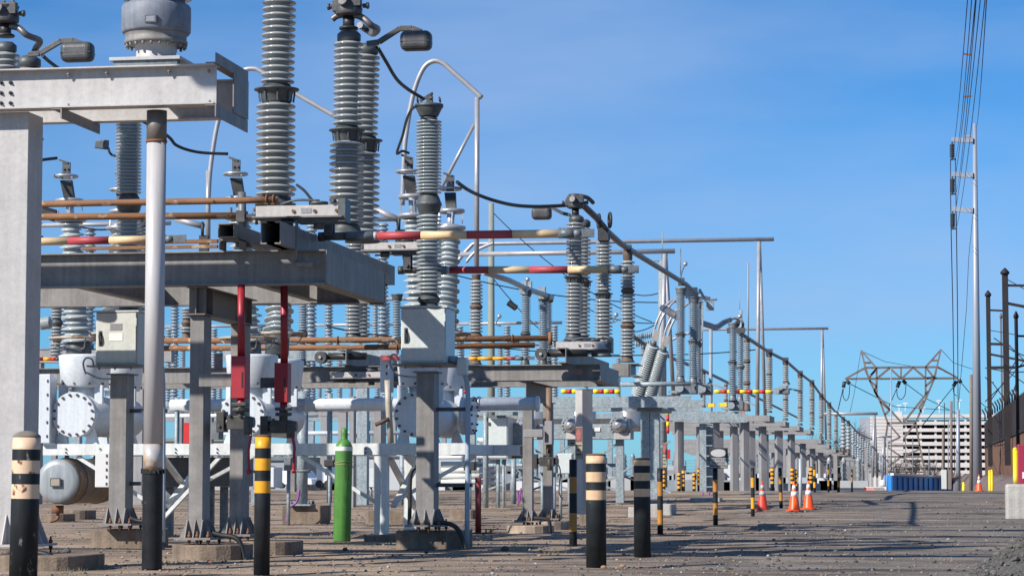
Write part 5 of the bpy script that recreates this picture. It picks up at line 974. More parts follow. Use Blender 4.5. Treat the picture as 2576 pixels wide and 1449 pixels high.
# breaker with domed ends (galvanised, behind the beam)
t = thing('breaker_housing', W(1480, 1100, 63), 'galvanised equipment housing with two shiny domed ends, behind the galvanised beam', 'breaker', 'galvanised breakers')
def qb(n, x0, x1, y0, y1, Y, d): a = P(n, x0, y0, Y); c = P(n, x1, y1, Y); return M().box(a.x, c.x, Y, Y + d, c.z, a.z)
qb(17, -480, 880, 690, 845, 63, .8).build('housing', galv, t, bevel=.01)
qb(17, -480, 880, 632, 688, 63.3, .4).build('recess', cast, t)
dome = mat('polished_dome', (.42, .42, .42), (.52, .52, .52), 4, .28, .6)
for i, (x, y, s) in enumerate(((765, 700, 1), (255, 700, 1), (-225, 700, 1))):
    q = P(17, x, y, 62.9); u = S(1500, 63) * .23755; d = M().lathe([(75 * u, -.28), (82 * u, -.2)] if False else [(20 * u, -.34), (50 * u, -.27), (72 * u, -.14), (80 * u, -.02), (110 * u, -.01), (112 * u, .06)][::1], q, (0, 1, 0), 32).build('dome', dome, t)
    b = M()
    for k in range(18): a_ = k * .349; e = q + V((math.cos(a_), 0, math.sin(a_))) * 96 * u; b.cyl(e + V((0, -.05, 0)), e, .022, n=6)
    b.box(q.x - .14, q.x + .14, q.y - .42, q.y - .3, q.z + .18, q.z + .34); b.build('dome_bolts', galv, d)
    b = qb(17, x - 60, x + 115, 780, 845, 62.8, .02); b.build('corner_plate', alub, t)
    dr = P(17, x + 100, 600, 63.8); M().lathe([(160 * u, -.15), (165 * u, .0), (165 * u, .7)], dr - V((0, 0, .25)), n=32).build('drum', dome, t)
qb(17, 500, 560, 722, 762, 62.97, .02).build('label_plate', refl, t)
for x in (765, 255, -225):
    b = M(); q = P(17, x, 900, 63.2); b.box(q.x - .1, q.x + .1, 63.2, 63.4, .25, P(17, x, 848, 63.2).z - .003)
    top = P(17, x, 860, 63.2)
    for s in (-1, 1): b.bar((q.x + s * 1.3, 63.25, top.z - .02), (q.x + s * .1, 63.25, top.z - 1.0 + .2), .05, .12, (0, 1, 0)); b.bar((q.x + s * 1.3, 63.6, .5), (q.x, 63.6, top.z - .9), .05, .1, (0, 1, 0))
    b.build('stand', galv, t)
def cab2(label, n, x0, x1, y0, y1, Y, d, m, side=None):
    a = P(n, x0, y0, Y); c = P(n, x1, y1, Y); t = thing('equipment_cabinet', V(((a.x + c.x) / 2, Y, c.z)), label, 'cabinet', 'equipment cabinets'); M().box(a.x, c.x, Y, Y + d, c.z, a.z).build('body', m, t, bevel=.015)
    b = M(); b.box(a.x + .03, c.x - .03, Y - .02, Y - .002, c.z + .03, a.z - .03); d_ = b.build('door', m, t, bevel=.006); b = M(); h = a.z - c.z; b.box(a.x + .08, a.x + .13, Y - .05, Y - .021, c.z + h * .8, c.z + h * .87); b.build('handle', cast, d_); return t, a, c
tc_, a, c = cab2('grey control box on pipe legs, left part of the galvanised housing', 8, 42, 195, 385, 665, 60, .9, whitec)
b = M()
for x, w in ((128, 14), (165, 10), (178, 4)): q0 = P(8, x, 668, 60.2); u = S(1270, 60) * .3765; b.cyl((q0.x, 60.2, .0), q0, w * u, n=14)
b.build('conduit_legs', galv, tc_)
cab2('small rusty brown box at the right of the grey control box', 8, 196, 280, 578, 662, 60.6, .4, mortr)
cab2('galvanised box joined right of the grey control box', 8, 184, 290, 425, 576, 60.8, .4, galv)
for lab, n, x, y0, y1, r in (('white post above a red base, right of centre', 8, 1578, 350, 790, .05),):
    pass
# inclined bushings and upright pale blue insulators of the galvanised bay
for lab, p0, p1, r, n_ in (('inclined grey bushing with two cables, left of two', (1643, 868), (1606, 992), 16, 24), ('inclined grey bushing with two cables, right of two', (1668, 882), (1634, 994), 15.5, 24)):
    stack(lab, [('c', p0[0], p0[1] - 8, p0[1] + 8, (8, 10))], 62, pm=porcb) if False else None
    a = W(*p0, 62); c = W(*p1, 62.6); t = thing('bushing', c, lab, 'bushing', 'inclined bushings'); d = a - c; u = S(1640, 62)
    o = child('porcelain', shedmesh('i', d.length, r * u, r * u * 1.25, n_, porcg, 22, False, .5), t, c); o.rotation_euler = d.to_track_quat('Z', 'Y').to_euler()
    b = M(); b.cyl(a, a + d.normalized() * .14, .09, .06, n=14); b.build('cap', galvd, t); b = M(); e = a + d.normalized() * .14; b.bar(e, e + d.normalized() * .28, .14, .03, (0, 1, 0)); b.build('terminal_pad', alub, t)
    for s in (-1, 1): b = M().tube(smooth([e + V((s * .05, 0, .05)), e + V((s * .05 + .12, 0, .5)), e + V((s * .05 + .4, .1, .95)), e + V((.85, .4, 1.22 + s * .03)), e + V((1.1, .6, 1.24))], 5), .03, 8).build('lead', tubem, t)
stack('inclined pair base insulator left, partly behind the platform end', [('p', (1612, 1598), 950, 1000, 13, 9), ('b', 1597, 998, 1008, 12)], 63, pm=porcb, seg=20)
def gstk(lab, px, y0, y1, r, Y, fl=None, top=True):
    fl = fl or (y0 * .45 + y1 * .55); secs = []
    if top: secs.append(('g', px + 1, y0 - 14, y0 + 4, (r * 1.1, r * .9)))
    secs += [('p', px + .5, y0 + 3, fl - 6, r, max(6, int((fl - y0) / 5.5))), ('f' if r > 9 else 'j', px, fl - 6, fl + 7, r * 1.25), ('p', px, fl + 6, y1 - 14, r, max(5, int((y1 - fl) / 5.5))), ('b', px, y1 - 15, y1, r * .95)]
    return stack(lab, secs, Y, pm=porcb, fm=galvd, seg=22)
gstk('pale blue insulator under the end of the big sloping bus tube', 1712, 738, 961, 12, 57.5, 842)
gstk('pale blue insulator with clamp head, second from the bus tube end', 1744, 760, 965, 12.5, 59.8, 860)
gstk('pale blue insulator hidden behind the clamp head insulator', 1756, 772, 970, 10, 62, 866)
gstk('pale blue insulator with ringed head, farther back in the galvanised bay', 1843, 826, 1008, 11, 72, 912)
gstk('pale blue insulator beside the brown collared one in the galvanised bay', 1862, 838, 1010, 9, 74.5, 922)
t = thing('clamp_terminal', W(1744, 745, 59.8), 'grey jaw clamp with angled arm at the end of the bus tube', 'switch head', 'switch heads on the insulators')
c = W(1744, 740, 59.8); b = M(); b.box(c.x - .18, c.x + .1, c.y - .1, c.y + .1, c.z - .1, c.z + .16); b.bar(c + V((.15, 0, .12)), c + V((.32, 0, -.2)), .06, .06); b.bar(c + V((.3, 0, -.16)), c + V((.58, 0, -.14)), .07, .04); b.box(c.x + .32, c.x + .5, c.y - .05, c.y + .05, c.z - .4, c.z - .16); b.bar(c + V((.22, 0, -.2)), c + V((.22, 0, -.9)), .04); b.build('casting', galv, t)
t = thing('clamp_terminal', W(1850, 815, 72), 'grey looped clamp head on the farther galvanised bay insulators', 'switch head', 'switch heads on the insulators')
c = W(1848, 812, 72); b = M(); b.ring(c, .13, .035, (0, 1, .2), n=16); b.ring(c + V((.12, .2, -.05)), .13, .035, (.4, 1, 0), n=16); b.box(c.x - .22, c.x + .3, c.y - .1, c.y + .1, c.z - .3, c.z - .15); b.build('casting', cast, t)
cable('cable', 'grey cable swinging from the clamp head to the farther ringed head', 'cable', [W(1758, 812, 62), W(1780, 820, 64), W(1802, 826, 67), W(1818, 816, 69), W(1835, 806, 71)], .05, tubed)
cable('cable', 'second grey cable swinging just above the other toward the ringed head', 'cable', [W(1758, 806, 62), W(1782, 814, 64), W(1802, 819, 67), W(1820, 808, 69), W(1838, 802, 71)], .04, tubed)
cable('bus_tube', 'short dark tube joining the tilted bushing leads from the post', 'bus tube', [W(1668, 775, 61), W(1705, 797, 58)], .09, tubed, k=0)
for lab, px, py, py2, Y in (('shiny ball on a bent rod above the bus tube end', 1724, 664, 707, 57.6), ('shiny ball on a rod above the farther ringed head', 1861, 796, 815, 73), ('small shiny ball above the second bus tube, left', 1327, 703, 722, 54.4), ('small shiny ball beside the post in the centre background', 1256, 796, 820, 60), ('small shiny ball left of the brown collared insulator', 1550, 792, 805, 60)):
    q = W(px, py, Y); t = thing('corona_ball', q, lab, 'ball', 'shiny corona balls'); M().ball(q, 6 * S(px, Y)).build('ball', dome, t); M().tube(smooth([q, q + V((-.08, 0, -.18)), W(px - 13 if px > 1700 else px + 4, py2, Y)], 4), .018, 6).build('rod', galvd, t)
# galvanised bay switch heads/drives with yellow-red rods
def sbar(label, px0, px1, y, Y, n, c1=yelb, c2=redb, r=.055, vert=None, first=0):
    t = thing('striped_rod', W(px0, y, Y), label, 'striped rod', 'yellow and red striped rods'); b = M()
    if vert: pts = [W(px0, y + (vert - y) * i / n, Y) for i in range(n + 1)]
    else: pts = [W(px0 + (px1 - px0) * i / n, y, Y) for i in range(n + 1)]
    for i in range(n): b.cyl(pts[i], pts[i + 1], r, n=14, mi=(i + first) % 2)
    b.build('rod', [c1, c2], t); return t
sbar('yellow and red striped rod above the galvanised beam, left of two', 1412, 1560, 984.5, 57.5, 11)
sbar('yellow and red striped rod above the danger sign, right of two', 1797, 1942, 985, 72, 9)
sbar('short yellow and red striped rod behind the end of the clean cabinet pipe', 1157, 1174, 985, 57.5, 2)
sbar('upright yellow and red striped pipe under the galvanised beam', 1680, 1680, 1030, 66, 4, vert=1090, r=.04)
for lab, x0, x1, y0, y1, Y in (('left box of switch gear above the galvanised beam', 1757, 1790, 965, 992, 61), ('dark gear box between the two striped rods', 1700, 1752, 963, 990, 60), ('grey gear block on the far galvanised frame', 1832, 1870, 1008, 1032, 72), ('small grey jaw at the right end of the right striped rod', 1944, 1985, 978, 990, 72)):
    t = thing('drive_unit', W((x0 + x1) / 2, y1, Y), lab, 'switch part', 'switch drive units'); a = W(x0, y0, Y); c = W(x1, y1, Y); M().box(a.x, c.x, Y, Y + .5, c.z, a.z).build('body', galvd, t, bevel=.02)
    b = M(); b.cyl((a.x + .1, Y - .15, (a.z + c.z) / 2), (a.x + .1, Y, (a.z + c.z) / 2), .1, n=12); b.bar((c.x, Y + .1, a.z), (c.x + .35, Y + .1, (a.z + c.z) / 2), .08, .05); b.bar((a.x - .2, Y + .1, c.z + .05), (a.x, Y + .1, c.z + .05), .06); b.build('linkage', galv, t)
tag(M().bar(W(1950, 985, 72), W(1986, 962, 72), .12, .1).build('contact_arm', galv), 'grey arm pointing up to the right from the right striped rod', 'switch part')
tag(M().cyl(W(1560, 967, 58), W(1738, 965, 58), .055, n=10).build('operating_pipe', galv), 'long thin galvanised pipe lying above the galvanised beam', 'pipe')
for lab, x, y, m1, m2, Y in (('small yellow and red hand indicator on the far galvanised frame', 1788, 1019, yelb, redb, 71), ('small yellow indicator plate right of the red edged one', 1818, 1018, yelb, yelb, 71)):
    q = W(x, y, Y); t = thing('indicator_plate', q, lab, 'sign'); M().box(q.x - .1, q.x + .1, Y, Y + .05, q.z - .05, q.z + .05).build('plate', m1, t); M().box(q.x - .115, q.x - .101, Y - .01, Y + .06, q.z - .055, q.z + .055).box(q.x + .101, q.x + .115, Y - .01, Y + .06, q.z - .055, q.z + .055).build('edge', m2, t)
# ================================================================ rows of grey portal columns carrying the long bus
BEAMS = [(675, 905, 970, 412, 475, 595, 635, 695), (700, 1073, 1125, 475, 527, 790, 820, 875), (880, 1222, 1275, 526, 573, 958, 990, 1048), (1055, 1340, 1382, 567, 610, 1097, 1130, 1175), (1185, 1452, 1490, 665, 710, 1225, 1250, 1290),
         (1300, 1537, 1567, 720, 764, 1330, 1355, 1390), (1395, 1605, 1640, 768, 806, 1415, 1440, 1475), (1480, 1680, 1712, 803, 822, 1522, 1548, 1560), (1500, 1735, 1765, 808, 834, 1585, 1615, 1625)]
INS = [(1935, 893, 1038, 9.5), (1976, 913, 1057, 8.5), (2013, 945, 1070, 8), (2042.5, 967, 1080, 8), (2066, 1000, 1102, 7.5), (2086, 1021, 1116, 6.5), (2103, 1042, 1128, 6), (2121, 1056, 1134, 6.5), (2134, 1065, 1138, 6)]
BUSP = [W(1752, 742, 60)]
cn = ['first', 'second', 'third', 'fourth', 'fifth', 'sixth', 'seventh', 'eighth', 'ninth']
for i, (xa, xe, xd, y0, y1, c0_, c1_, c2_) in enumerate(BEAMS):
    Y = 87 + 11.3 * i; t = thing('bus_support', P(12, c0_, 1205, Y), f'{cn[i]} nearest grey portal under the long bus, counted from the danger sign', 'bus support', 'grey bus supports in the receding row')
    a = P(12, xe, y0, Y); c = P(12, -250 + 40 * i, y1, Y); zb_ = P(12, xe, y1, Y).z; zh = a.z - zb_
    M().beam((c.x, Y + .15, a.z - zh / 2), (a.x, Y + .15, a.z - zh / 2), zh, .3, .02, .02, 'D').build('beam', aluw, t)
    e_ = P(12, xd, y0, Y); dd = Y * (e_.x - a.x) / max(.5, -e_.x) * .85; M().beam((a.x - .14, Y + .31, a.z - zh / 2), (a.x - .14, Y + dd - .31, a.z - zh / 2), zh * .98, .28, .02, .02, 'D').build('end_beam', alu, t)
    M().beam((c.x, Y + dd - .15, a.z - zh / 2), (a.x, Y + dd - .15, a.z - zh / 2), zh, .3, .02, .02, 'D').build('beam', aluw, t)
    px0 = P(12, c0_, 800, Y).x; px1 = P(12, c1_, 800, Y).x; w = px1 - px0
    pa, pb, pc = Q(12, c0_, 0)[0], Q(12, c1_, 0)[0], Q(12, c2_, 0)[0]; rotcol(t, pa, pb, pc, Y + .5, gh(0, Y) - .1, zb_ - .003, aluw)
    for dx_ in (-75 + 3 * i, -165 + 8 * i): rotcol(t, pa + dx_, pb + dx_, pc + dx_, Y + .5, gh(0, Y) - .1, zb_ - .003, aluw)
    px, yt, yb, r = INS[i]; Yi = Y + dd * .5; s = [('c', px, yt, yt + 7, r * .72)]; h = yb - yt - 12; k = 3 if i < 4 else 2
    if i in (7, 8): s += [('p', px, yt + 7, yb - 6, r * 1.15, 7)]
    else:
        for j in range(k):
            s += [('p', px, yt + 7 + h * j / k, yt + 7 + h * (j + 1) / k - 4, r, 8 if k == 3 else 10)]
            if j < k - 1: s += [('j', px, yt + 7 + h * (j + 1) / k - 5, yt + 7 + h * (j + 1) / k + 1, r * .8)]
    s += [('b', px, yb - 6, yb, r * .8)]
    stack(f'brown collared insulator on the {cn[i]} nearest portal under the long bus', s, Yi, pm=porcd, fm=mortr, seg=18, group='insulators under the long receding bus')
    q = W(px, yt, Yi); BUSP.append(q + V((0, 0, .1)))
stack('brown collared insulator just before the first portal, beside the pale blue pair', [('c', 1879, 853, 862, 8), ('p', 1879, 862, 905, 9.5, 9), ('j', 1879, 904, 915, 9), ('p', 1879, 915, 960, 9.5, 9), ('j', 1879, 959, 970, 9), ('p', 1879, 970, 1012, 9.5, 8), ('b', 1879, 1010, 1034, 8.5)], 76, pm=porcd, fm=mortr, seg=20)
t = thing('bus_tube', W(1885, 850, 76), 'long grey bus tube descending in perspective over the row of brown collared insulators', 'bus tube', 'rigid bus tubes')
pts = [W(1858, 836, 74), W(1880, 850, 76)] + [p for p in BUSP[1:]] + [W(2160, 1091, 205), W(2200, 1107, 300)]
M().tube(pts, .06, 12).build('tube', tubed, t)
for p in BUSP[1:]: M().box(p.x - .12, p.x + .12, p.y - .1, p.y + .1, p.z - .12, p.z + .12).build('saddle', cast, t)
# parallel farther bus with small brown insulators
t = thing('bus_tube', W(1700, 900, 100), 'thinner grey bus tube farther left, sloping behind the pale blue insulators', 'bus tube', 'rigid bus tubes')
P2 = [W(1590, 845, 84), W(1625, 868, 90), W(1700, 905, 100), W(1765, 930, 112), W(1816, 955, 124), W(1880, 988, 145), W(1945, 1020, 170), W(2010, 1052, 205)]
M().tube(P2, .075, 10).build('tube', tubed, t)
for i, (px, yt, yb, r, Y) in enumerate(((1618, 872, 960, 7, 89), (1706, 912, 1000, 6.5, 101), (1770, 935, 1025, 6, 113), (1826, 966, 1050, 6, 127), (1906, 1012, 1058, 5.5, 155), (1925, 1015, 1060, 5, 160))):
    stack(['small brown capped insulator behind the inclined bushings', 'small brown capped insulator left behind the pale blue pair', 'small brown capped insulator right behind the clamp head pair', 'small brown capped insulator under the left end of the right striped rod', 'small brown capped insulator just left of the first portal end', 'small brown capped insulator behind the first portal end'][i],
          [('c', px, yt, yt + 8, r * .8), ('p', px, yt + 7, (yt + yb) / 2 - 3, r, 8), ('j', px, (yt + yb) / 2 - 4, (yt + yb) / 2 + 3, r * .9), ('p', px, (yt + yb) / 2 + 3, yb - 5, r, 8), ('b', px, yb - 6, yb, r)], Y, pm=porcd, fm=mortr, seg=16, group='small insulators under the thinner bus')
# far cluster of small insulators and frames near the vanishing point
k = 0
for i in range(13):
    Y = 195 + i * 9; px = 2146 + 6.2 * i; yb = 1150 + 3.2 * i; yt = yb - 70 + 2.6 * i
    stack(f'far insulator number {i + 1} from the left in the cluster before the lattice tower', [('p', px, yt, (yt + yb) / 2, 5.2 - .1 * i, 5 + i % 3), ('p', px, (yt + yb) / 2 + 2, yb - 4, 5.2 - .1 * i, 6), ('b', px, yb - 4, yb, 4)], Y, pm=[porcd, porcb, porcg][i % 3], fm=galvd, seg=12, group='distant cluster of insulators')
    if i % 2 == 0:
        t = thing('bus_support', W(px, 1225, Y), f'distant low grey frame {["first", "", "second", "", "third", "", "fourth", "", "fifth", "", "sixth", "", "seventh"][i]} from the left in the far cluster', 'bus support', 'distant low frames'); a = W(px - 22, yb, Y); c = W(px + 9, yb + 8, Y); M().box(a.x, c.x, Y, Y + .5, c.z, a.z).build('beam', galvd if i % 4 else aluw, t)
        for s in (-14, -2): q = W(px + s, yb + 8, Y); M().box(q.x - .12, q.x + .12, Y + .05, Y + .4, gh(0, Y), q.z - .004).build('column', aluw, t)
# middle distance clutter behind the yard (left and centre): grey frames, stands and insulators seen through the gaps
fr = 0
for j, (Y, xs) in enumerate(((78, (-26, -21.5, -17)), (96, (-34, -28, -22, -16)), (118, (-44, -36, -28, -20)), (62, (-21.5, -15.5)), (142, (-54, -47, -40, -33, -26, -19)))):
    for x in xs:
        fr += 1; z0 = gh(x, Y) - .05; zt_ = 3.0 + .3 * j; px = CX + 0
        t = thing('bus_support', (x, Y, z0), f'background two legged stand {fr} from the left, in the gaps behind the breakers', 'bus support', 'background stands behind the breakers')
        for s in (-1.4, 1.4): M().box(x + s - .13, x + s + .13, Y, Y + .28, z0, zt_).build('column', [aluw, galv, alu][fr % 3], t)
        M().box(x - 2.3, x + 2.3, Y - .02, Y + .3, zt_ + .002, zt_ + .32).build('beam', [aluw, galv, alu][fr % 3], t)
        for s in (-1.9, 0, 1.9):
            tt = thing('post_insulator', (x + s, Y + .14, zt_ + .33), f'small background insulator {["left", "middle", "right"][int(s / 1.9) + 1]} on background stand number {fr}', 'insulator', 'insulators on the background stands')
            child('porcelain', shedmesh('k', 1.5, .15, .15, 14, porcb, 12, False), tt, (x + s, Y + .14, zt_ + .42)); child('porcelain', shedmesh('k', 1.5, .15, .15, 14, porcb, 12, False), tt, (x + s, Y + .14, zt_ + 2.05))
            M().cyl((x + s, Y + .14, zt_ + 1.9), (x + s, Y + .14, zt_ + 2.06), .12, n=12).cyl((x + s, Y + .14, zt_ + .33), (x + s, Y + .14, zt_ + .44), .13, n=12).build('flange', galvd, tt)
        M().cyl((x - 2.2, Y + .14, zt_ + 3.65), (x + 2.2, Y + .14, zt_ + 3.65), .06, n=8).build('bus_tube', tubem, t)
# dense equipment beyond the crest, seen between the columns
drk = [mat('mid_grey_equipment', (.20, .21, .22), (.15, .155, .16), 1, .5), mat('dark_grey_equipment', (.13, .135, .14), (.10, .10, .10), 1, .6), mat('pale_grey_equipment', (.42, .43, .43), (.34, .35, .35), 1, .5), mat('white_equipment', (.60, .61, .62), (.52, .53, .54), 1, .6), mat('blue_grey_equipment', (.24, .28, .31), (.2, .23, .26), 1, .6)]
rq = random.Random(5); q_ = 0
for row, (Y, px0, px1, step, hmin, hmax) in enumerate(((128, 420, 2130, 62, 1.6, 3.0), (165, 700, 2160, 48, 2.2, 4.2))):
    px = px0
    while px < px1:
        q_ += 1; p = W(px, 1200, Y); z0 = gh(0, Y); h = rq.uniform(hmin, hmax) - z0 * .0; w = rq.uniform(1.0, 2.6); m = drk[rq.randrange(5)]; top = -.1 + h * .42
        t = thing('equipment_housing', V((p.x, Y, z0)), f'far equipment housing {q_} counted from the left, half hidden between the columns', 'equipment', 'far equipment housings beyond the yard crest')
        M().box(p.x - w / 2, p.x + w / 2, Y, Y + 1.6, z0, top).build('body', m, t)
        k_ = rq.random()
        if k_ < .4:
            for s in (-.3, 0, .3): M().lathe([(.14, 0), (.1, .2), (.16, .25), (.1, .45), (.16, .5), (.1, .7), (.15, .75), (.1, .95), (.14, 1.0), (.05, 1.2)], (p.x + s * w, Y + .8, top), n=10).build('bushing', porcd if k_ < .2 else porcb, t)
        elif k_ < .7: M().box(p.x - w * .6, p.x + w * .6, Y - .3, Y - .05, top - 1.5, top - .3).build('radiator', drk[(q_ + 2) % 5], t)
        else: M().box(p.x + w * .5 + .1, p.x + w * .5 + .3, Y, Y + .2, z0, top + 1.2).build('mast', aluw, t)
        px += step * rq.uniform(.6, 1.3)
fn = thing('chain_link_fence', W(1200, 1225, 205), 'long grey chain link fence in the far background behind the equipment', 'fence'); f0 = W(300, 1160, 205); f1 = W(2180, 1150, 205)
b = M(); n_ = 60
for i in range(n_ + 1): x = f0.x + (f1.x - f0.x) * i / n_; b.cyl((x, 205, -3), (x, 205, f0.z), .06, n=6)
b.build('posts', galvd, fn); b = M()
for i in range(14): z = -1 + i * (f0.z + 1) / 13; b.box(f0.x, f1.x, 205.0, 205.02, z, z + .03)
b.build('mesh_wires', galvd, fn)
def bldg(label, x0, x1, y0, y1, Y, d, m, win=(), name='shed', roof=None, cat='building'):
    a = W(x0, y0, Y); c = W(x1, y1, Y); zb_ = min(c.z, gh(0, Y)); t = thing(name, V(((a.x + c.x) / 2, Y, zb_)), label, cat); M().box(a.x, c.x, Y, Y + d, zb_, a.z).build('wall', m, t)
    M().box(a.x - .1, c.x + .1, Y - .1, Y + d + .1, a.z + .003, a.z + .15).build('roof', roof or galvd, t)
    for (wx0, wx1, wy0, wy1, mm) in win: p = W(wx0, wy0, Y); q = W(wx1, wy1, Y); M().box(p.x, q.x, Y - .04, Y - .005, q.z, p.z).build('door' if wy1 > 1215 else 'window', mm, t)
    return t
bldg('low grey building with a white door behind the breakers, left of the green cylinder', 560, 720, 1158, 1227, 92, 6, mat('grey_metal_siding', (.30, .32, .35), (.26, .28, .31), 1, .6), [(675, 690, 1172, 1227, winm)])
bldg('low pale building seen right of the green cylinder', 860, 1010, 1150, 1227, 95, 6, mat('pale_metal_siding', (.46, .48, .50), (.40, .42, .44), 1, .6), [(925, 940, 1180, 1200, winm), (955, 975, 1180, 1205, winm)])
bldg('dull green roofed shed beyond the left breaker tank', 410, 560, 1110, 1227, 110, 8, mat('beige_siding', (.42, .40, .37), (.36, .34, .31), 1, .6), roof=mat('grey_green_roof', (.2, .24, .22), (.16, .19, .18), 2, .7))
bldg('long pale wall in the far background behind the green cylinder and braced leg', 800, 1200, 1128, 1160, 130, 5, mat('far_pale_wall', (.40, .42, .44), (.34, .36, .38), .5, .7))
# white tank truck-like vehicle and vans behind
def van(label, px0, px1, y0, yb, Y, m):
    a = W(px0, y0, Y); c = W(px1, yb, Y); L = c.x - a.x; h = a.z - c.z; z = c.z; t = thing('parked_van', V(((a.x + c.x) / 2, Y, z)), label, 'van')
    b = M(); o = [(a.x, Y, z + h * .2), (a.x, Y, z + h * .95), (a.x + L * .05, Y, z + h), (a.x + L * .68, Y, z + h), (a.x + L * .82, Y, z + h * .62), (a.x + L * .98, Y, z + h * .52), (a.x + L, Y, z + h * .2)]; b.prism(o, (0, 1.9, 0)); b.build('body', m, t, bevel=.04)
    b = M(); b.prism([(a.x + L * .6, Y - .012, z + h * .6), (a.x + L * .6, Y - .012, z + h * .9), (a.x + L * .67, Y - .012, z + h * .9), (a.x + L * .78, Y - .012, z + h * .6)], (0, .01, 0)); b.build('window', winm, t)
    for f in (.2, .8): M().cyl((a.x + L * f, Y - .03, z + h * .18), (a.x + L * f, Y + .2, z + h * .18), h * .18, n=18).build('wheel', black, t)
van('white van parked far behind, seen left of the green cylinder', 688, 786, 1184, 1228, 86, mat('white_van_paint', (.8, .81, .82), (.76, .77, .78), 1, .3)); van('white van parked far behind, nearer the green cylinder', 796, 832, 1172, 1227, 84, bpy.data.materials['white_van_paint'])
# radiator fins behind the control box
t = thing('transformer_radiator', W(1225, 1227, 80), 'stack of pale horizontal radiator tubes left of the grey control box', 'radiator')
for i in range(9): y = 1092 + i * 15; a = W(1110 if i > 4 else 1202, y, 80); c = W(1250, y, 80); M().cyl((a.x, 80, a.z), (c.x, 80, a.z), .085, n=14).build('tube', mat('cream_tube', (.56, .58, .55), (.48, .50, .48), 1, .45), t) if i else None
# ================================================================ bollards
def bollard(label, px, yt, yb, w, bands, m1, m2, m0=blkp, dome_=True, group='banded bollards', lean=0, pos=None, capm=None):
    p = pos or G(px, yb); u = S(px, p.y); r = w * u / 2; zt_ = W(px, yt, p.y).z - p.z; t = thing('bollard', p, label, 'bollard', group); b = M(); k = lambda y: zt_ * (yb - y) / (yb - yt)
    pr = [(r, -.04, 0)]; prev = yb
    for (ya, yc, mi) in bands: pr[-1] = (pr[-1][0], pr[-1][1], 0); pr.append((r, k(yc), mi)); pr.append((r, k(ya), 0))
    pr.append((r, zt_, 0)) if pr[-1][1] < zt_ - .002 else None
    q = [(a_[0], a_[1], a_[2]) for a_ in pr]; b.lathe(q, p, (lean, 0, 1), 32); b.build('shaft', [m0, m1], t)
    b = M(); b.lathe([(r * 1.005, 0), (r * 1.0, .012), (r * .8, .035 if dome_ else .018), (r * .4, .055 if dome_ else .022), (.001, .062 if dome_ else .024)], p + V((lean, 0, 1)) * (zt_ + .001), (lean, 0, 1), 28); b.build('cap', capm or corr, t); return t
bollard('nearest thick bollard with two black and three cream bands, right of centre', 1500, 1146, 1428, 51, [(1402 * 0 + 1231, 1257, 0)][:0] + [(1233, 1257, 1), (1187, 1212, 1), (1146, 1165, 1)], beig, beig, dome_=False)
bollard('cream banded bollard with shaded upper bands, right of the nearest one', 1616, 1156, 1402, 42, [(1229, 1249, 1), (1189, 1209, 1), (1157, 1171, 1)], beig, beig, dome_=False)
bollard('scuffed black bollard with rusting cream bands at the far left edge', 58, 1100, 1460, 70, [(1218, 1254, 1), (1158, 1191, 1), (1100, 1130, 1)], beigr, beigr, m0=blkw, lean=.012, capm=mat('mossy_grey_cap', (.22, .2, .17), (.14, .12, .1), 8, .9))
bollard('black bollard with three orange yellow bands near the bottom edge', 658, 1099, 1446, 40.5, [(1210, 1240, 1), (1153, 1183, 1), (1099, 1127, 1)], yel, yel, lean=.004, dome_=False)
for i, (px, yt, r) in enumerate(((1670, 1184, 8), (1708, 1189, 8), (1719, 1184, 8.5), (1746, 1190, 8), (1757, 1181, 5.5), (1943, 1178, 9.5), (1993, 1178, 9), (2002.5, 1184, 7), (2040, 1177, 10))):
    Y = 81 + (px - 1670) * .01; p = V((W(px, 1220, Y).x, Y, gh(0, Y)))
    bollard(['small orange ringed bollard in the far row, leftmost behind the galvanised post', 'small orange ringed bollard, left one of the first pair beyond the galvanised post', 'small orange ringed bollard, right one of the first pair beyond the galvanised post', 'small orange ringed bollard, left one of the second pair beside the sign post', 'small orange ringed bollard, narrow right one of the second pair beside the sign post',
             'small orange ringed bollard between the second and third grey portal columns', 'small orange ringed bollard above the middle traffic cone', 'small orange ringed bollard hidden next to the pale pole', 'small orange ringed bollard above the rightmost traffic cone'][i], px, yt, 1233, r, [(yt + 31, yt + 37, 1), (yt + 20, yt + 26, 1), (yt + 10, yt + 16, 1), (yt, yt + 6, 1)][0:4], yel, yel, pos=p, group='small orange ringed bollards in the distance')
for lab, px0, px1, y0, yb in (('right one of the yellow bollard pair near the rusty wall', 2492, 2498, 1185, 1234), ('left one of the yellow bollard pair near the rusty wall', 2486, 2492, 1186, 1234), ('short yellow bollard at the foot of the brown bank', 2480, 2486, 1283 - 98 + 31, 1234)):
    if 'short' in lab: px0, px1 = 2420, 2427
    Y = 83.; p = V((W((px0 + px1) / 2, 1200, Y).x, Y, gh(0, Y))); bollard(lab, (px0 + px1) / 2, y0, yb, px1 - px0, [(y0, yb - 1, 1)], yelb, yelb, pos=p, group='yellow bollards', capm=yelb)
Y = 60.; p = V((W(2555, 1216, Y).x, Y, gh(0, Y))); bollard('tall bright yellow bollard behind the concrete block', 2555, 1131, 1253, 12.5, [(1131, 1250, 1)], yelb, yelb, pos=p, group='yellow bollards', capm=yelb)
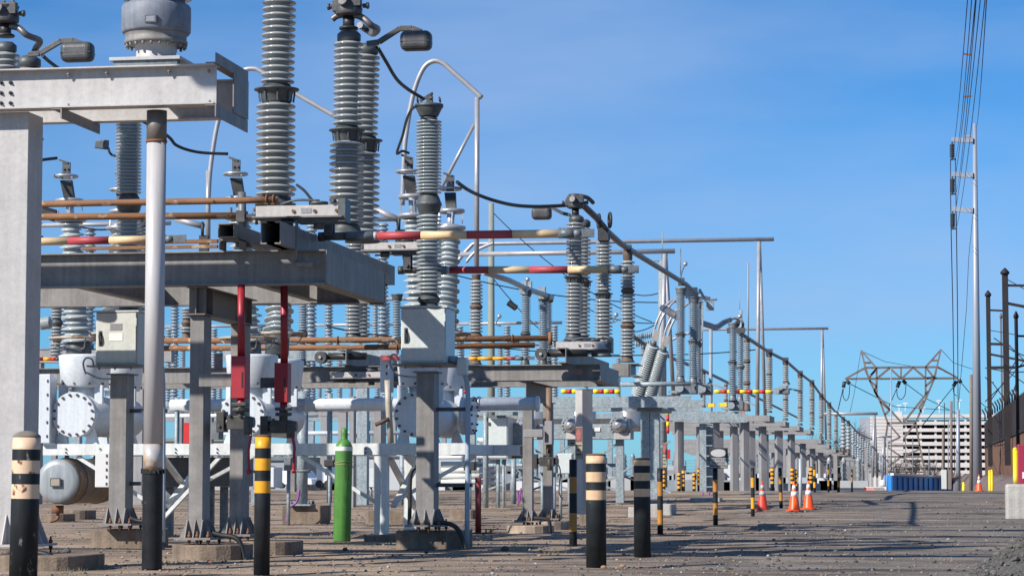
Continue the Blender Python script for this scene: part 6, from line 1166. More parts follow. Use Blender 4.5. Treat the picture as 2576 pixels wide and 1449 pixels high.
# banded sign posts
def text(s, size, loc, rot, m, parent, name='lettering', ext=.002, align='CENTER'):
    cu = bpy.data.curves.new(name, 'FONT'); cu.body = s; cu.size = size; cu.extrude = ext; cu.align_x = align; cu.align_y = 'CENTER'; tmp = bpy.data.objects.new('tmp', cu); COL.objects.link(tmp)
    me = bpy.data.meshes.new_from_object(tmp.evaluated_get(bpy.context.evaluated_depsgraph_get())); bpy.data.objects.remove(tmp); me.materials.clear(); me.materials.append(m)
    o = bpy.data.objects.new(name, me); COL.objects.link(o); o.parent = parent; o.location = V(loc) - WL[parent.name]; o.rotation_euler = rot; return o
def signpost(label, px, yt, yb, w, bands, lean=0, m=ora):
    p = G(px, yb); u = S(px, p.y); r = w * u / 2; zt_ = W(px, yt, p.y).z - p.z; k = lambda y: zt_ * (yb - y) / (yb - yt); t = thing('sign_post', p, label, 'sign post', 'black and orange banded sign posts'); b = M(); pr = [(r, -.03, 0)]
    for (ya, yc) in bands: pr += [(r, k(yc), 1), (r, k(ya), 0)]
    pr.append((r, zt_, 0)); b.lathe(pr, p, (lean, 0, 1), 20); b.build('post', [blkp, m], t); return t, p
B_ = [(1290, 1337), (1199, 1240)]
t1, p1 = signpost('banded post carrying the faded red sign, just left of the nearest cream bollard', 1442, 1155, 1374, 19.5, B_)
t2_, p2 = signpost('banded post carrying a narrow faded sign, right of the shaded cream bollard', 1661, 1177, 1345, 14.5, [(1282, 1320), (1211, 1247)])
t3, p3 = signpost('banded post carrying the black and grey danger sign', 1800, 1177, 1320, 12.5, [(1265, 1295), (1206, 1237)])
signpost('slim banded post left of the leftmost traffic cone', 1894, 1176, 1298, 9.5, [(1251, 1279), (1201, 1226)], m=yel)
signpost('slim banded post between the left and middle traffic cones', 1965, 1176, 1278, 9, [(1238, 1259), (1197, 1217)], lean=-.02)
def far_post(lab, px, yt, w, bands, lean=0, m=ora):
    Y = 79.; p = V((W(px, 1200, Y).x, Y, gh(0, Y))); u = S(px, Y); r = w * u / 2; zt_ = W(px, yt, Y).z - p.z; k = lambda y: W(px, y, Y).z - p.z; t = thing('sign_post', p, lab, 'sign post', 'black and orange banded sign posts'); pr = [(r, -.03, 0)]
    for (ya, yc) in bands: pr += [(r, k(yc), 1), (r, k(ya), 0)]
    pr.append((r, zt_, 0)); M().lathe(pr, p, (lean, 0, 1), 14).build('post', [blkp, m], t)
far_post('thin banded post right of the rightmost traffic cone', 2049, 1166, 6.5, [(1212, 1226), (1181, 1196)], m=yel); far_post('thin banded post farther right, beyond the fourth portal column', 2084, 1166, 5.5, [(1207, 1222), (1181, 1193)])
far_post('leaning wrapped post beyond the portal columns, right', 2109, 1175, 7, [(1210, 1225), (1190, 1200)], lean=.03); far_post('thin banded post nearest the distant cluster', 2143, 1180, 5, [(1200, 1212), (1188, 1193)])
# signs
def signboard(label, p, Y, x0, x1, y0, y1, m, rotz=0):
    a = W(x0, y0, Y); c = W(x1, y1, Y); ctr = (a + c) / 2; t = thing('sign', V((ctr.x, Y, c.z)), label, 'sign', None); w = c.x - a.x; h = a.z - c.z; return t, ctr, w, h
t, ctr, w, h = signboard('black and grey danger sign with blank oval and two line warning', p3, p3.y - .09, 1784, 1831, 1126, 1178, sgrey)
M().box(ctr.x - w / 2, ctr.x + w / 2, ctr.y, ctr.y + .015, ctr.z - h / 2, ctr.z + h / 2).build('board', blacks, t, bevel=.004)
t['label'] = 'black and grey sign with an oval over the words HIGH VOLTAGE VEHICLES PROHIBITED'
o = M(); n = 32; ov = [(ctr.x - w * .0 + math.cos(i * 6.283 / n) * w * .42, ctr.y - .004, ctr.z + h * .245 + math.sin(i * 6.283 / n) * h * .19) for i in range(n)]; o.prism(ov, (0, .003, 0)); o.build('oval', mat('grey_oval', (.5, .5, .51), (.42, .42, .43), 9, .5), t)
M().box(ctr.x - w * .475, ctr.x + w * .475, ctr.y - .004, ctr.y - .001, ctr.z - h * .47, ctr.z + h * .01).build('panel', mat('grey_sign_panel', (.36, .36, .36), (.28, .28, .28), 9, .5), t)
for i, s in enumerate(('HIGH VOLTAGE', 'VEHICLES', 'PROHIBITED')): text(s, h * .15, (ctr.x, ctr.y - .006, ctr.z - h * (.08 + .15 * i)), (math.pi / 2, 0, 0), blacks, t)
def edge_sign(label, n, x0, x1, y0, y1, Y):
    a = P(n, x0, y0, Y); c = P(n, x1, y1, Y); h = a.z - c.z; w = h * .5; t = thing('sign', V((a.x, Y, c.z)), label, 'sign'); ang = math.radians(-52)
    d = V((math.cos(ang), math.sin(ang), 0)); nn = V((d.y, -d.x, 0)); nn = nn if nn.y < 0 else -nn; k = (c.x - a.x) / d.x; w = k; o = V((a.x, Y + .15, c.z)); b = M()
    def quad(b, f0, f1, g0, g1, off, th=.003): q = [o + d * (w * f) + V((0, 0, h * g)) + nn * off for f, g in ((f0, g0), (f1, g0), (f1, g1), (f0, g1))]; b.prism(q, nn * th)
    quad(b, 0, 1, 0, 1, 0, .012); b.build('board', cream2, t); b = M(); quad(b, .04, .96, .53, .98, .0125); b.build('top_panel', mat('dark_red_brown_panel', (.13, .075, .07), (.18, .1, .09), 20, .6), t)
    ov = [o + d * (w * (.5 + .36 * math.cos(i * .3))) + V((0, 0, h * (.75 + .17 * math.sin(i * .3)))) + nn * .016 for i in range(21)]; b = M(); b.prism(ov, nn * .002); b.build('oval', mat('faded_red_oval', (.42, .10, .10), (.34, .09, .09), 20, .6), t)
    rz = math.atan2(d.y, d.x)
    ctr = o + d * (w * .5) + nn * .02
    text('DANGER', w * .17, ctr + V((0, 0, h * .75)), (math.pi / 2, 0, rz), cream2, t)
    for i, s in enumerate(('HIGH VOLTAGE', 'VEHICLES', 'PROHIBITED')): text(s, w * .125, ctr + V((0, 0, h * (.42 - .14 * i))), (math.pi / 2, 0, rz), blkp, t)
edge_sign('faded red and cream sign seen obliquely on the post left of the nearest cream bollard', 8, 642, 695, 450, 666, p1.y - .25)
edge_sign('narrow faded red and cream sign seen obliquely right of the shaded cream bollard', 8, 1226, 1258, 558, 722, p2.y - .25)
t = thing('warning_plate', P(8, 1268, 600, 62), 'small bright red plate behind the narrow faded sign', 'sign'); a = P(8, 1256, 602, 62); c = P(8, 1279, 665, 62); M().box(a.x, c.x, 62, 62.03, c.z, a.z).build('plate', redb, t)
for lab, n, x0, x1, y0, y1, Y, tx in (('small faded red danger plate on the farther platform beam', 8, 643, 692, 70, 103, YC - .06, 'DANGER'), ('tiny faded red plate on the farther platform beam, centre', 6, 780, 830, 85, 115, YC - .06, 'DANGER'), ('tiny white and red tag on the far galvanised frame', 12, 597, 650, 370, 397, YE - .05, None)):
    a = P(n, x0, y0, Y); c = P(n, x1, y1, Y); t = thing('warning_plate', a, lab, 'sign'); M().box(a.x, c.x, Y - .045, Y - .03, c.z, a.z).build('plate', mat('faded_pink_plate', (.32, .12, .11), (.4, .24, .22), 30, .6), t)
    if tx: text(tx, (a.z - c.z) * .42, ((a.x + c.x) / 2, Y - .048, (a.z + c.z) / 2), (math.pi / 2, 0, 0), cream2, t)
# traffic cones
def cone(label, px, yt, yb, dirty=False, Y=None):
    p = G(px, yb); 
    if Y: p = V((W(px, yb, Y).x, Y, gh(0, Y)))
    h = W(px, yt, p.y).z - p.z; t = thing('traffic_cone', p, label, 'traffic cone', 'traffic cones'); m = orngd if dirty else orng; w = h * .26
    a_ = random.uniform(-.3, .3); b = M(); o = []
    for i in range(16): q = i * math.pi / 8 + a_; e = max(abs(math.cos(q - a_)), abs(math.sin(q - a_))); rr_ = w * min(1.12, 1 / e); o.append((p.x + rr_ * math.cos(q), p.y + rr_ * math.sin(q), p.z + .005))
    b.prism(o, (0, 0, .03)); b.build('base', m, t, bevel=.005)
    R = lambda f: h * (.205 * (1 - f) + .028 * f); b = M(); b.lathe([(R(.05) * 1.08, h * .045), (R(.07), h * .075), (R(.98), h * .98), (R(1) * .7, h)], p, n=28); b.build('cone', m, t)
    for f0, f1 in ((.5, .66), (.72, .87)): M().lathe([(R(f0) * 1.03, h * f0), (R(f1) * 1.03, h * f1)], p, n=28).build('reflective_band', mat('grey_dusty_band', (.45, .44, .43), (.38, .37, .36), 5, .5) if dirty else refl, t)
cone('leftmost traffic cone of three, duller red with grey bands', 1918, 1210, 1283, True); cone('middle traffic cone of three, bright orange with white bands', 1998, 1210, 1286); cone('rightmost traffic cone of three, just right of the pale pole', 2034, 1208, 1281); cone('small lone traffic cone near the rusty wall on the right', 2463, 1193, 1233, Y=82)
# right edge: concrete block and red panel
a = P(15, 2410, 365, 52); p = G(2540, 1306); Y = p.y; x0 = W(2531, 1250, Y).x; z1 = W(2531, 1217, Y).z
tag(M().box(x0, x0 + 1.9, Y, Y + .75, -.05, z1).build('concrete_block', concl, bevel=.05), 'big pale concrete block at the right edge of the picture', 'concrete block')
a = P(13, 1685, 1010, 63); c = P(13, 1739, 1335, 63); t = thing('red_container', V((a.x + 1, 63, gh(0, 63))), 'dark red panelled box behind the concrete block at the right edge', 'container'); M().box(a.x, a.x + 2.2, 63, 65, gh(0, 63), a.z).build('body', mat('crimson_paint', (.34, .02, .06), (.28, .015, .05), 2, .5), t, bevel=.02); M().box(a.x + .1, a.x + 2.1, 62.96, 62.99, P(13, 1690, 1300, 63).z, P(13, 1690, 1245, 63).z).build('reflective_strip', refl, t)
# purple grounding wires
for lab, n, pts, Y in (('purple ground wire at the foot of the galvanised post left of the green cylinder', 6, [(402, 870), (385, 950), (340, 985), (325, 1010), (312, 1090)], 46.5), ('purple wire at the foot of the galvanised post beside the danger sign, left', 8, [(1497, 890), (1490, 930), (1486, 965)], 71.5), ('purple wire at the foot of the galvanised post beside the danger sign, right', 8, [(1540, 880), (1537, 920), (1536, 945)], 71.5), ('purple wire from the grey control box legs down to the ground', 8, [(260, 880), (265, 920), (262, 975)], 60), ('second purple wire beside the grey control box legs', 8, [(282, 860), (278, 905), (270, 960)], 60)):
    cable('ground_wire', lab, 'wire', [P(n, *q, Y) for q in pts], .022, purple, 'purple ground wires')
# ================================================================ masts, poles and far background
rp_ = rpost('tall greenish wooden pole rising behind the arched tube', 1236, 512, 1228, 11, 95., mat('greenish_pole', (.26, .28, .24), (.19, .21, .18), 1, .8), False, z0=0, r2=7)
t = thing('steel_post', W(1667, 1220, 88), 'tall galvanised polygon pole behind the brown collared insulator', 'post', 'round steel posts'); M().cyl(W(1667, 1225, 88), W(1665, 657, 88), 12 * S(1667, 88), 9 * S(1667, 88), n=10).build('post', galv, t); b = M(); q = W(1665, 657, 88); b.box(q.x - .35, q.x + .15, 87.9, 88.1, q.z, q.z + .04); b.cyl(q, W(1667, 583, 88), .02, n=6); b.build('lightning_rod', galv, t)
for lab, px, y0, r, Y, y1 in (('thin lightning rod mast right of the highest tube', 1882, 660, 2.2, 90, 880), ('thin rod just left of the shiny ball', 1712, 626, 1.2, 75, 705), ('slender grey post with rod behind the farther ringed head', 1864, 780, 3.6, 95, 1200), ('hairline rod above the farther ringed head', 1861, 729, .8, 95, 780), ('pale post behind the pale blue insulators with a lamp', 1788, 815, 4.6, 110, 1200), ('slim grey post just right of the clamp head insulators', 1765, 800, 3, 90, 1000)):
    q = W(px, y0, Y); e = W(px, y1, Y); tag(M().cyl(e, q, r * S(px, Y), n=10).build('mast', mat('far_grey_mast', (.30, .33, .37), (.25, .28, .31), 1, .5) if Y > 80 else galvd), lab, 'mast', 'thin masts')
# lattice tower
YT = 300.
tT = thing('lattice_tower', W(2275, 1233, YT), 'rusty brown lattice transmission tower with wide crossarm and two peaks', 'lattice tower')
def bars(name, segs, n, w, dy, m=towst, Yb=YT, parent=tT, both=True):
    b = M()
    for s in segs:
        for sg in ((-1, 1) if both else (0,)):
            d0 = s[4] if len(s) > 4 else dy; d1 = s[5] if len(s) > 5 else d0
            b.bar(P(n, s[0], s[1], Yb) + V((0, sg * d0, 0)), P(n, s[2], s[3], Yb) + V((0, sg * d1, 0)), w, w, (0, 1, 0))
    return b.build(name, m, parent)
bars('crossarm', [(225, 456, 1180, 450), (390, 362, 1010, 356), (225, 456, 390, 364, .1, .8), (1180, 450, 1010, 358, .1, .8), (425, 452, 490, 364), (490, 456, 600, 364), (600, 364, 700, 456), (700, 456, 800, 360), (800, 360, 905, 452), (905, 452, 980, 440), (905, 356, 975, 445), (697, 362, 697, 452), (385, 362, 425, 456), (490, 364, 490, 456), (1000, 358, 975, 450), (905, 356, 905, 452), (440, 425, 490, 375)], 13, .19, .8)
bars('peak', [(360, 216, 395, 364, .05, .7), (360, 216, 490, 364, .05, .7), (385, 320, 450, 320)], 13, .2, .4); bars('peak', [(1035, 210, 1000, 358, .05, .7), (1035, 210, 905, 356, .05, .7), (955, 300, 1015, 300)], 13, .2, .4)
bars('leg', [(395, 364, 430, 470), (430, 470, 520, 650), (520, 650, 585, 830), (490, 456, 490, 590), (430, 470, 490, 520), (490, 520, 470, 560), (470, 560, 500, 610), (490, 590, 700, 825), (520, 650, 600, 720), (600, 720, 560, 760)], 13, .22, .9)
bars('leg', [(1000, 358, 985, 440), (985, 440, 900, 640), (900, 640, 820, 830), (905, 452, 905, 590), (985, 445, 905, 520), (905, 590, 720, 825), (925, 560, 905, 590), (890, 640, 850, 700), (850, 700, 870, 740)], 13, .22, .9)
bars('body', [(575, 830, 830, 828), (585, 830, 560, 1010), (560, 1010, 530, 1400, 1.2, 2.2), (820, 828, 860, 1050), (860, 1050, 935, 1400, 1.2, 2.2), (585, 830, 690, 950), (690, 950, 560, 1010), (820, 828, 720, 960), (560, 1020, 860, 1020), (560, 1020, 700, 1115), (860, 1050, 700, 1115), (540, 1115, 880, 1115), (700, 1115, 530, 1240), (700, 1115, 905, 1240), (530, 1245, 910, 1245), (530, 1245, 740, 1390), (910, 1245, 740, 1390), (535, 1360, 930, 1360)], 13, .2, 1.2)
b = M(); strings = []
for (x0, y0, x1, y1) in ((218, 478, 208, 530), (233, 470, 262, 498), (686, 474, 664, 530), (712, 466, 738, 498), (1168, 474, 1138, 522), (1186, 460, 1206, 490)): b.cyl(P(13, x0, y0, YT), P(13, x1, y1, YT), .22, n=8)
b.build('insulator_string', blacks, tT)
b = M()
for l in ([(208, 540), (205, 600), (230, 640), (255, 600), (262, 505)], [(662, 540), (665, 600), (695, 630), (730, 590), (738, 505)], [(1138, 530), (1145, 580), (1170, 600)]): b.tube(smooth([P(13, *q, YT) for q in l], 4), .05, 5)
b.build('jumper_loop', darkst, tT)
def wire(label, pts, r=.05, m=darkst, s=None):
    tag(M().tube(pts if s is None else sag(pts[0], pts[1], s), r, 5).build('overhead_wire', m), label, 'wire', 'overhead wires')
pW = lambda n, x, y, Y: P(n, x, y, Y)
wire('wire falling left from the left arm of the lattice tower', [pW(13, 205, 540, 300), pW(13, 163, 720, 260)]); wire('wire running right and down from the left arm of the lattice tower', [pW(13, 265, 498, 300), pW(13, 640, 690, 340), pW(13, 1100, 720, 420)])
wire('wire running right and down from the middle of the crossarm', [pW(13, 740, 498, 300), pW(13, 905, 620, 320), pW(13, 1270, 800, 400)]); wire('wire falling left from the middle of the crossarm', [pW(13, 660, 540, 300), pW(13, 595, 690, 260)])
wire('wire running left and down from the right arm of the lattice tower', [pW(13, 1135, 530, 300), pW(13, 870, 860, 250)]); wire('wire running right and down from the right arm of the lattice tower', [pW(13, 1208, 490, 300), pW(13, 1275, 570, 310), pW(13, 1420, 700, 330)])
wire('thin shield wire swooping right from the left tower peak', [pW(13, 370, 225, 300), pW(13, 560, 310, 330), pW(13, 800, 352, 370)], .035); wire('thin shield wire running right from the right tower peak', [pW(13, 1038, 210, 300), pW(13, 1140, 320, 310), pW(13, 1300, 372, 330)], .035)
wire('thin wire falling from the left tower peak', [pW(13, 355, 230, 300), pW(13, 300, 580, 270), pW(13, 260, 760, 250)], .025)
# monopole
YM = 245.
tM = thing('steel_monopole', W(2455, 1230, YM), 'tall tapering steel monopole with three short arms on the left', 'power pole', 'poles on the right')
M().cyl(W(2459, 1235, YM), W(2452, 312, YM), 12.5 * S(2455, YM), 5 * S(2455, YM), n=12).build('pole', monog, tM)
for (y0, y1, xs) in ((262, 270, 318), (507, 517, 320), (752, 764, 322)):
    b = M(); b.bar(P(14, xs, y0, YM), P(14, 466, y1, YM), .3, .45); b.box(*sorted((P(14, 452, y0, YM).x, P(14, 470, y0, YM).x)), YM - .4, YM + .4, P(14, 460, y1 + 14, YM).z, P(14, 460, y0 - 10, YM).z); b.build('arm', monog, tM)
    x = xs + 5; b = M(); b.cyl(P(14, x, y0 + 10, YM), P(14, x + 3, y0 + 135, YM), .06, n=6)
    for i in range(8): q = P(14, x + 1, y0 + 40 + i * 12, YM); b.lathe([(.05, .16), (.27, .02), (.26, -.03), (.05, -.08)], q, n=12)
    b.bar(P(14, x - 14, y0 + 142, YM), P(14, x + 28, y0 + 138, YM), .15); b.build('insulator_string', blacks, tM)
b = M(); b.bar(P(14, 405, 240, YM), P(14, 462, 237, YM), .2); b.build('small_arm', monog, tM)
dw = mat('dark_blue_wire', (.02, .03, .07), (.02, .03, .06), 1, .6)
bund = [((315, 400), (345, 400), 650, 694), ((318, 645), (350, 645), 735, 742), ((320, 892), (352, 892), 786, 836)]
labs = ['upper', 'middle', 'lower']
for i, (l, r, xl, xr) in enumerate(bund):
    for j, (s, xt) in enumerate(((l, xl), (r, xr))):
        a = P(14, *s, YM); e = P(16, xt, -30, 95); wire(f'{["left", "right"][j]} wire of the {labs[i]} pair climbing from the monopole out of the picture', [a, e], .02, dw, 1.2)
wire('thin outermost wire from the monopole top out of the picture', [W(2458, 314, YM), P(16, 850, -20, 100)], .025, dw, .6)
wire('left wire hanging down along the monopole arms', [P(14, 312, 405, YM), P(14, 312, 650, YM), P(14, 316, 900, YM), P(14, 328, 1449, 262), W(2400, 1000, 290), W(2401, 1195, 330)], .05, dw)
wire('right wire hanging down along the monopole arms', [P(14, 347, 405, YM), P(14, 350, 650, YM), P(14, 354, 900, YM), P(14, 361, 1449, 262), W(2410, 1000, 290), W(2410, 1030, 330)], .05, dw)
wire('thin grey wire hanging beside the monopole shaft', [P(14, 470, 790, YM), P(14, 440, 1100, YM), P(14, 425, 1449, YM), W(2412, 1010, YM)], .03, dw)
b = M()
for n_, x0, y0, x1, y1 in ((16, 600, 572, 688, 585), (16, 606, 1030, 690, 1020)): b.bar(P(n_, x0, y0, 150), P(n_, x1, y1, 150), .1)
tag(b.build('wire_spacer', corr), 'brownish spacer bars between the climbing wires', 'spacer')
def pole(label, x0, x1, yt, Y, m=wood, name='wooden_pole', t1=.85):
    px = (x0 + x1) / 2; w = (x1 - x0) / 2; t = thing(name, W(px, 1236, Y), label, 'power pole', 'poles on the right'); M().cyl(W(px, 1240, Y), W(px, yt, Y), w * S(px, Y), w * t1 * S(px, Y), n=12).build('pole', m, t); return t
pole('tall wooden pole immediately left of the monopole', 2438.5, 2447.5, 942, 230); pole('wooden pole in front of the right part of the garage', 2389, 2397, 1009, 240); pole('short wooden pole beside the grey box', 2369, 2376, 1079, 210)
pole('second galvanised pole left of the monopole, shorter', 2403, 2417, 1030, 260, monog, 'steel_monopole', .6); pole('thin pole attached on the right of the lattice tower base', 2389 - 5, 2390 - 3, 1060, 255, monog, 'steel_monopole'); pole('thin dark pole at the right garage edge', 2374.5, 2377, 1013, 300, darkst, 'steel_monopole')
pole('slim upright behind the lattice tower centre', 2240, 2243.5, 925, 240, monog, 'steel_monopole'); pole('white slim post below the far tube portal', 2230, 2234, 1100, 150, alub, 'steel_monopole'); 
for i, (px, y) in enumerate(((2252, 1145), (2278, 1090), (2296, 1100), (2337, 1120))): pole(['first', 'second', 'third', 'fourth'][i] + ' thin grey post from the left behind the lattice tower base', px - 1.4, px + 1.4, y, 230, galvd, 'steel_monopole')
a = W(2368, 1181, 190); c = W(2382, 1230, 190); t = thing('equipment_cabinet', V(((a.x + c.x) / 2, 190, c.z)), 'grey upright box beside the wooden poles, right of the blue container', 'cabinet', 'equipment cabinets'); M().box(a.x, c.x, 190, 191, c.z, a.z).build('body', galvd if False else whitec, t, bevel=.03); M().box(c.x + .02, c.x + .35, 190.1, 191, c.z, a.z).build('side', wood, t)
# blue container
t = thing('blue_container', W(2320, 1240, 180), 'long bright blue open container with white rim below the lattice tower', 'container'); b = M(); Y = 180.
pl = [W(2244, 1194, Y), W(2395, 1200, Y + 18)]; zb_ = pl[0].z - 3; b.prism([V((pl[0].x, pl[0].y, zb_)), V((pl[1].x, pl[1].y, zb_)), V((pl[1].x, pl[1].y, pl[1].z)), V((pl[0].x, pl[0].y, pl[0].z))], (-.6, 3, 0)); b.build('body', blue, t)
b = M(); b.bar(pl[0] + V((0, -.1, .05)), pl[1] + V((0, -.1, .05)), .25, .16); b.build('rim', refl, t); b = M()
for i in range(13): q = pl[0].lerp(pl[1], i / 12); b.bar(q + V((0, -.1, -.15)), q + V((0, -.1, -3)), .1, .12, (1, 0, 0))
b.build('ribs', mat('dark_blue_rib', (.01, .08, .28), (.01, .07, .24), 1, .6), t)
# striped barricade
a = P(13, 392, 1370, 110); c = P(13, 570, 1403, 110); t = thing('striped_barricade', V(((a.x + c.x) / 2, 110, c.z)), 'low barricade with red and white and yellow and black diagonal stripes', 'barricade'); h = a.z - c.z
M().box(a.x, c.x, 110, 110.4, c.z - .3, a.z).build('rail', refl, t)
b = M(); n = 16; w = (c.x - a.x) / n
for i in range(n): 
    x = a.x + i * w + .02; b.prism([(x, 109.97, c.z), (x + w * .5, 109.97, c.z), (x + w * .5 - (.12 if i < 8 else .12), 109.97, a.z - .02), (x - .12 if i else x, 109.97, a.z - .02)], (0, .02, 0), mi=0 if i < 8 else 1)
b.build('stripes', [redb, blkp], t)
tag(M().box(P(13, 515, 1310, 112).x, P(13, 565, 1310, 112).x, 112, 113, P(13, 515, 1372, 112).z, P(13, 515, 1310, 112).z).build('plastic_tank', refl, bevel=.1), 'small white box behind the striped barricade', 'box')
# parking garage
YG = 640.
tG = thing('parking_garage', W(2320, 1240, YG), 'large pale concrete multi storey parking garage behind the lattice tower', 'building')
a = P(13, 430, 775, YG); m1 = P(13, 712, 758, YG); c = P(13, 1310, 738, YG); zb_ = -6
zA, zM, zC = a.z, m1.z, c.z
M().box(a.x, m1.x, YG, YG + 30, zb_, zA).build('stair_tower', gar, tG); M().box(a.x - 2.6, a.x - .1, YG + 2, YG + 30, zb_, zA - .2).build('side_wall', mat('grey_blue_wall', (.3, .33, .38), (.25, .28, .33), .1, .9), tG)
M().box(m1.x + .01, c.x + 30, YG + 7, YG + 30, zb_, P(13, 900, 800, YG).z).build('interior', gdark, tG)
ys = [(755, 790), (815, 850), (873, 908), (930, 965), (988, 1026), (1048, 1085), (1105, 1145), (1165, 1210), (1230, 1300)]
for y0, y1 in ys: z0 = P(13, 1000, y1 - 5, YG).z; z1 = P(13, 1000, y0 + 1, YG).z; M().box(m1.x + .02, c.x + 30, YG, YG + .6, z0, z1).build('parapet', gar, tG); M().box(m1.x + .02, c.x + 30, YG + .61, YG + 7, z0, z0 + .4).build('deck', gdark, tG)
b = M()
for i in range(16): x = m1.x + .4 + i * 4.05 * .93; b.box(x, x + .55, YG + .62, YG + 1.15, zb_, P(13, 900, 800, YG).z)
b.build('columns', gar, tG)
b = M()
for y1 in range(800, 1260, 29): z = P(13, 560, y1, YG).z; b.box(a.x + .05, m1.x - .05, YG - .05, YG - .01, z, z + .12)
b.build('wall_joints', mat('joint_line_grey', (.36, .33, .31), (.3, .28, .26), 1, .9), tG)  # darker grey strips for the joint lines of the plain wall
b = M(); b.box(P(13, 640, 735, YG).x, P(13, 705, 735, YG).x, YG + 3, YG + 9, zA + .01, P(13, 650, 728, YG).z); b.build('roof_house', gar, tG)
for i, (px, yy) in enumerate(((680, 685), (732, 668), (1017, 645), (1023, 683), (884, 705), (1190, 640))):
    q = P(13, px, yy, YG + 6); t = thing('lamp_post', V((q.x, q.y, zM)), f'tiny white lamp post on the garage roof, {["first", "second", "fourth", "fifth", "third", "sixth"][i]} from the left', 'lamp post', 'lamp posts on the garage roof'); M().cyl((q.x, q.y, zM - .5), q, .09, n=6).build('post', refl, t); M().box(q.x - .6, q.x + .6, q.y - .2, q.y + .2, q.z, q.z + .25).build('lamp', refl, t)
# rusty sheet pile wall with dark screen on top (right)
XW = 10.0
t = thing('retaining_wall', (XW, 250, -2), 'long rusty brown sheet pile retaining wall at the right, topped by a dark screen', 'wall')
zt1 = P(13, 1560, 965, 0 + 280).z
def wl(px, py): d = ray(px, py); k = XW / d.x; return V((0, 0, H)) + d * k
A_ = wl(*Q(13, 1739, 850)); B1 = wl(*Q(13, 1560, 968)); 
za, zb1 = A_.z, B1.z; b = M(); y = 150.; o = []
ztop = (za + zb1) / 2
while y < 372: o += [(XW, y), (XW, y + .6), (XW + .4, y + .9), (XW + .4, y + 1.5), (XW, y + 1.8)]; y += 1.8
base = len(b.v); 
for (x, yy) in o: b.v += [V((x, yy, -5)), V((x, yy, ztop))]
for i in range(len(o) - 1): k = base + 2 * i; b.face([k, k + 2, k + 3, k + 1])
b.box(XW + .41, XW + 1.0, 150, 372, -5, ztop); b.build('piling', sheetp, t)
T1 = wl(*Q(13, 1739, 572)); zs = T1.z
b = M(); b.box(XW - .05, XW + .2, 150, 380, ztop + .01, zs); b.build('screen', scr, t)
b = M(); b.box(XW - .12, XW - .055, 150, 380, ztop - .35, ztop); yy = 152
while yy < 380: b.box(XW - .1, XW - .055, yy, yy + .12, ztop, zs + .1); yy += 3
b.build('screen_frame', darkst, t)
b = M(); b.bar((XW - .3, 372, ztop - .6), (XW - 6 + 6, 372.4, ztop - .6), .2); 
# wall end face closing towards the yard
M().box(XW, XW + 14, 380.2, 381, -5, ztop).build('return_wall', sheetp, t)
# earth bank in front of the wall
bk = mat('brown_earth_bank', (.20, .15, .13), (.12, .09, .08), .6, .95, bump=.8, bscale=2)
v = []; f = []; nxx, nyy = 26, 60
for j in range(nyy + 1):
    for i in range(nxx + 1):
        x = 2.2 + (XW + .2 - 2.2) * i / nxx; y = 105 + 270 * j / nyy; xr = (x - 2.2) / 7.8; s_ = sstep(105, 150, y) * sstep(.02, .55, xr); z = (gh(0, y) - .3) * (1 - s_) + s_ * (.55 + .001 * y + .1 * math.sin(y * .13)) + s_ * (.5 * NO.noise(V((x * .5, y * .1, 0))) * .6 + .2 * NO.noise(V((x * 1.7, y * .5, 0)))); v.append((x, y, z))
for j in range(nyy):
    for i in range(nxx): a_ = j * (nxx + 1) + i; f.append((a_, a_ + 1, a_ + nxx + 2, a_ + nxx + 1))
me = bpy.data.meshes.new('earth_bank'); me.from_pydata(v, [], f); me.materials.append(bk); me.shade_smooth(); o = bpy.data.objects.new('earth_bank', me); COL.objects.link(o); tag(o, kind='structure')
# black catenary masts behind the wall
def cmast(label, px, yt, wpx, Y, m=darkst, arms=()):
    u = S(px, Y); t = thing('railway_mast', W(px, 1100, Y), label, 'mast', 'dark railway masts on the right'); a = W(px, yt, Y); b = M(); w = wpx * u * .68; b.box(a.x - w, a.x + w, Y - w * .7, Y + w * .7, 2, a.z); b.lathe([(w * 1.5, 0), (w * 1.5, .25), (.05, .7)], a, n=8); b.build('mast', m, t)
    for i, (x0, y0, x1, y1, th) in enumerate(arms): M().bar(W(x0, y0, Y), W(x1, y1, Y), th, th, (0, 1, 0)).build('arm', m, t)
cmast('black mast with pointed cap, left of the two tall ones at the right', 2485.5, 745, 8, 300, arms=((2486, 780, 2530, 782, .22), (2486, 865, 2530, 866, .3), (2486, 925, 2560, 924, .35), (2486, 890, 2600, 912, .25), (2486, 830, 2600, 850, .08)))
cmast('tallest black mast with pointed cap near the right edge', 2528, 690, 11, 270, arms=((2528, 718, 2600, 719, .25), (2528, 762, 2600, 776, .3), (2528, 700, 2600, 740, .08), (2528, 930, 2600, 980, .1), (2530, 860, 2600, 930, .1)))
cmast('dark mast at the extreme right edge', 2556, 800, 6.5, 250, arms=((2556, 845, 2600, 846, .2), (2556, 925, 2620, 905, .2), (2545, 1000, 2560, 950, .1))); cmast('slim brown lattice mast between the black ones', 2518, 800, 3.5, 320, m=towst)
for i, (x0, y0, x1, y1, Y) in enumerate(((2478, 925, 2600, 935, 290), (2478, 1010, 2600, 880, 280), (2495, 960, 2540, 1010, 285), (2490, 1010, 2560, 900, 285), (2478, 948, 2500, 962, 300), (2500, 850, 2600, 905, 260))): wire(f'thin dark railway wire, number {i + 1} from the top left among the masts at the right', [W(x0, y0, Y), W((x0 + x1) / 2, (y0 + y1) / 2 + 6, Y), W(x1, y1, Y)], .06)
b = M()
for i in range(14): x = 2478 + i * 6.2; y = 1048 - i * 4.2; b.tube([W(x, y + 8, 300 - i * 5), W(x, y - 4, 300 - i * 5), W(x - 7, y - 18, 300 - i * 5)], .09, 5)
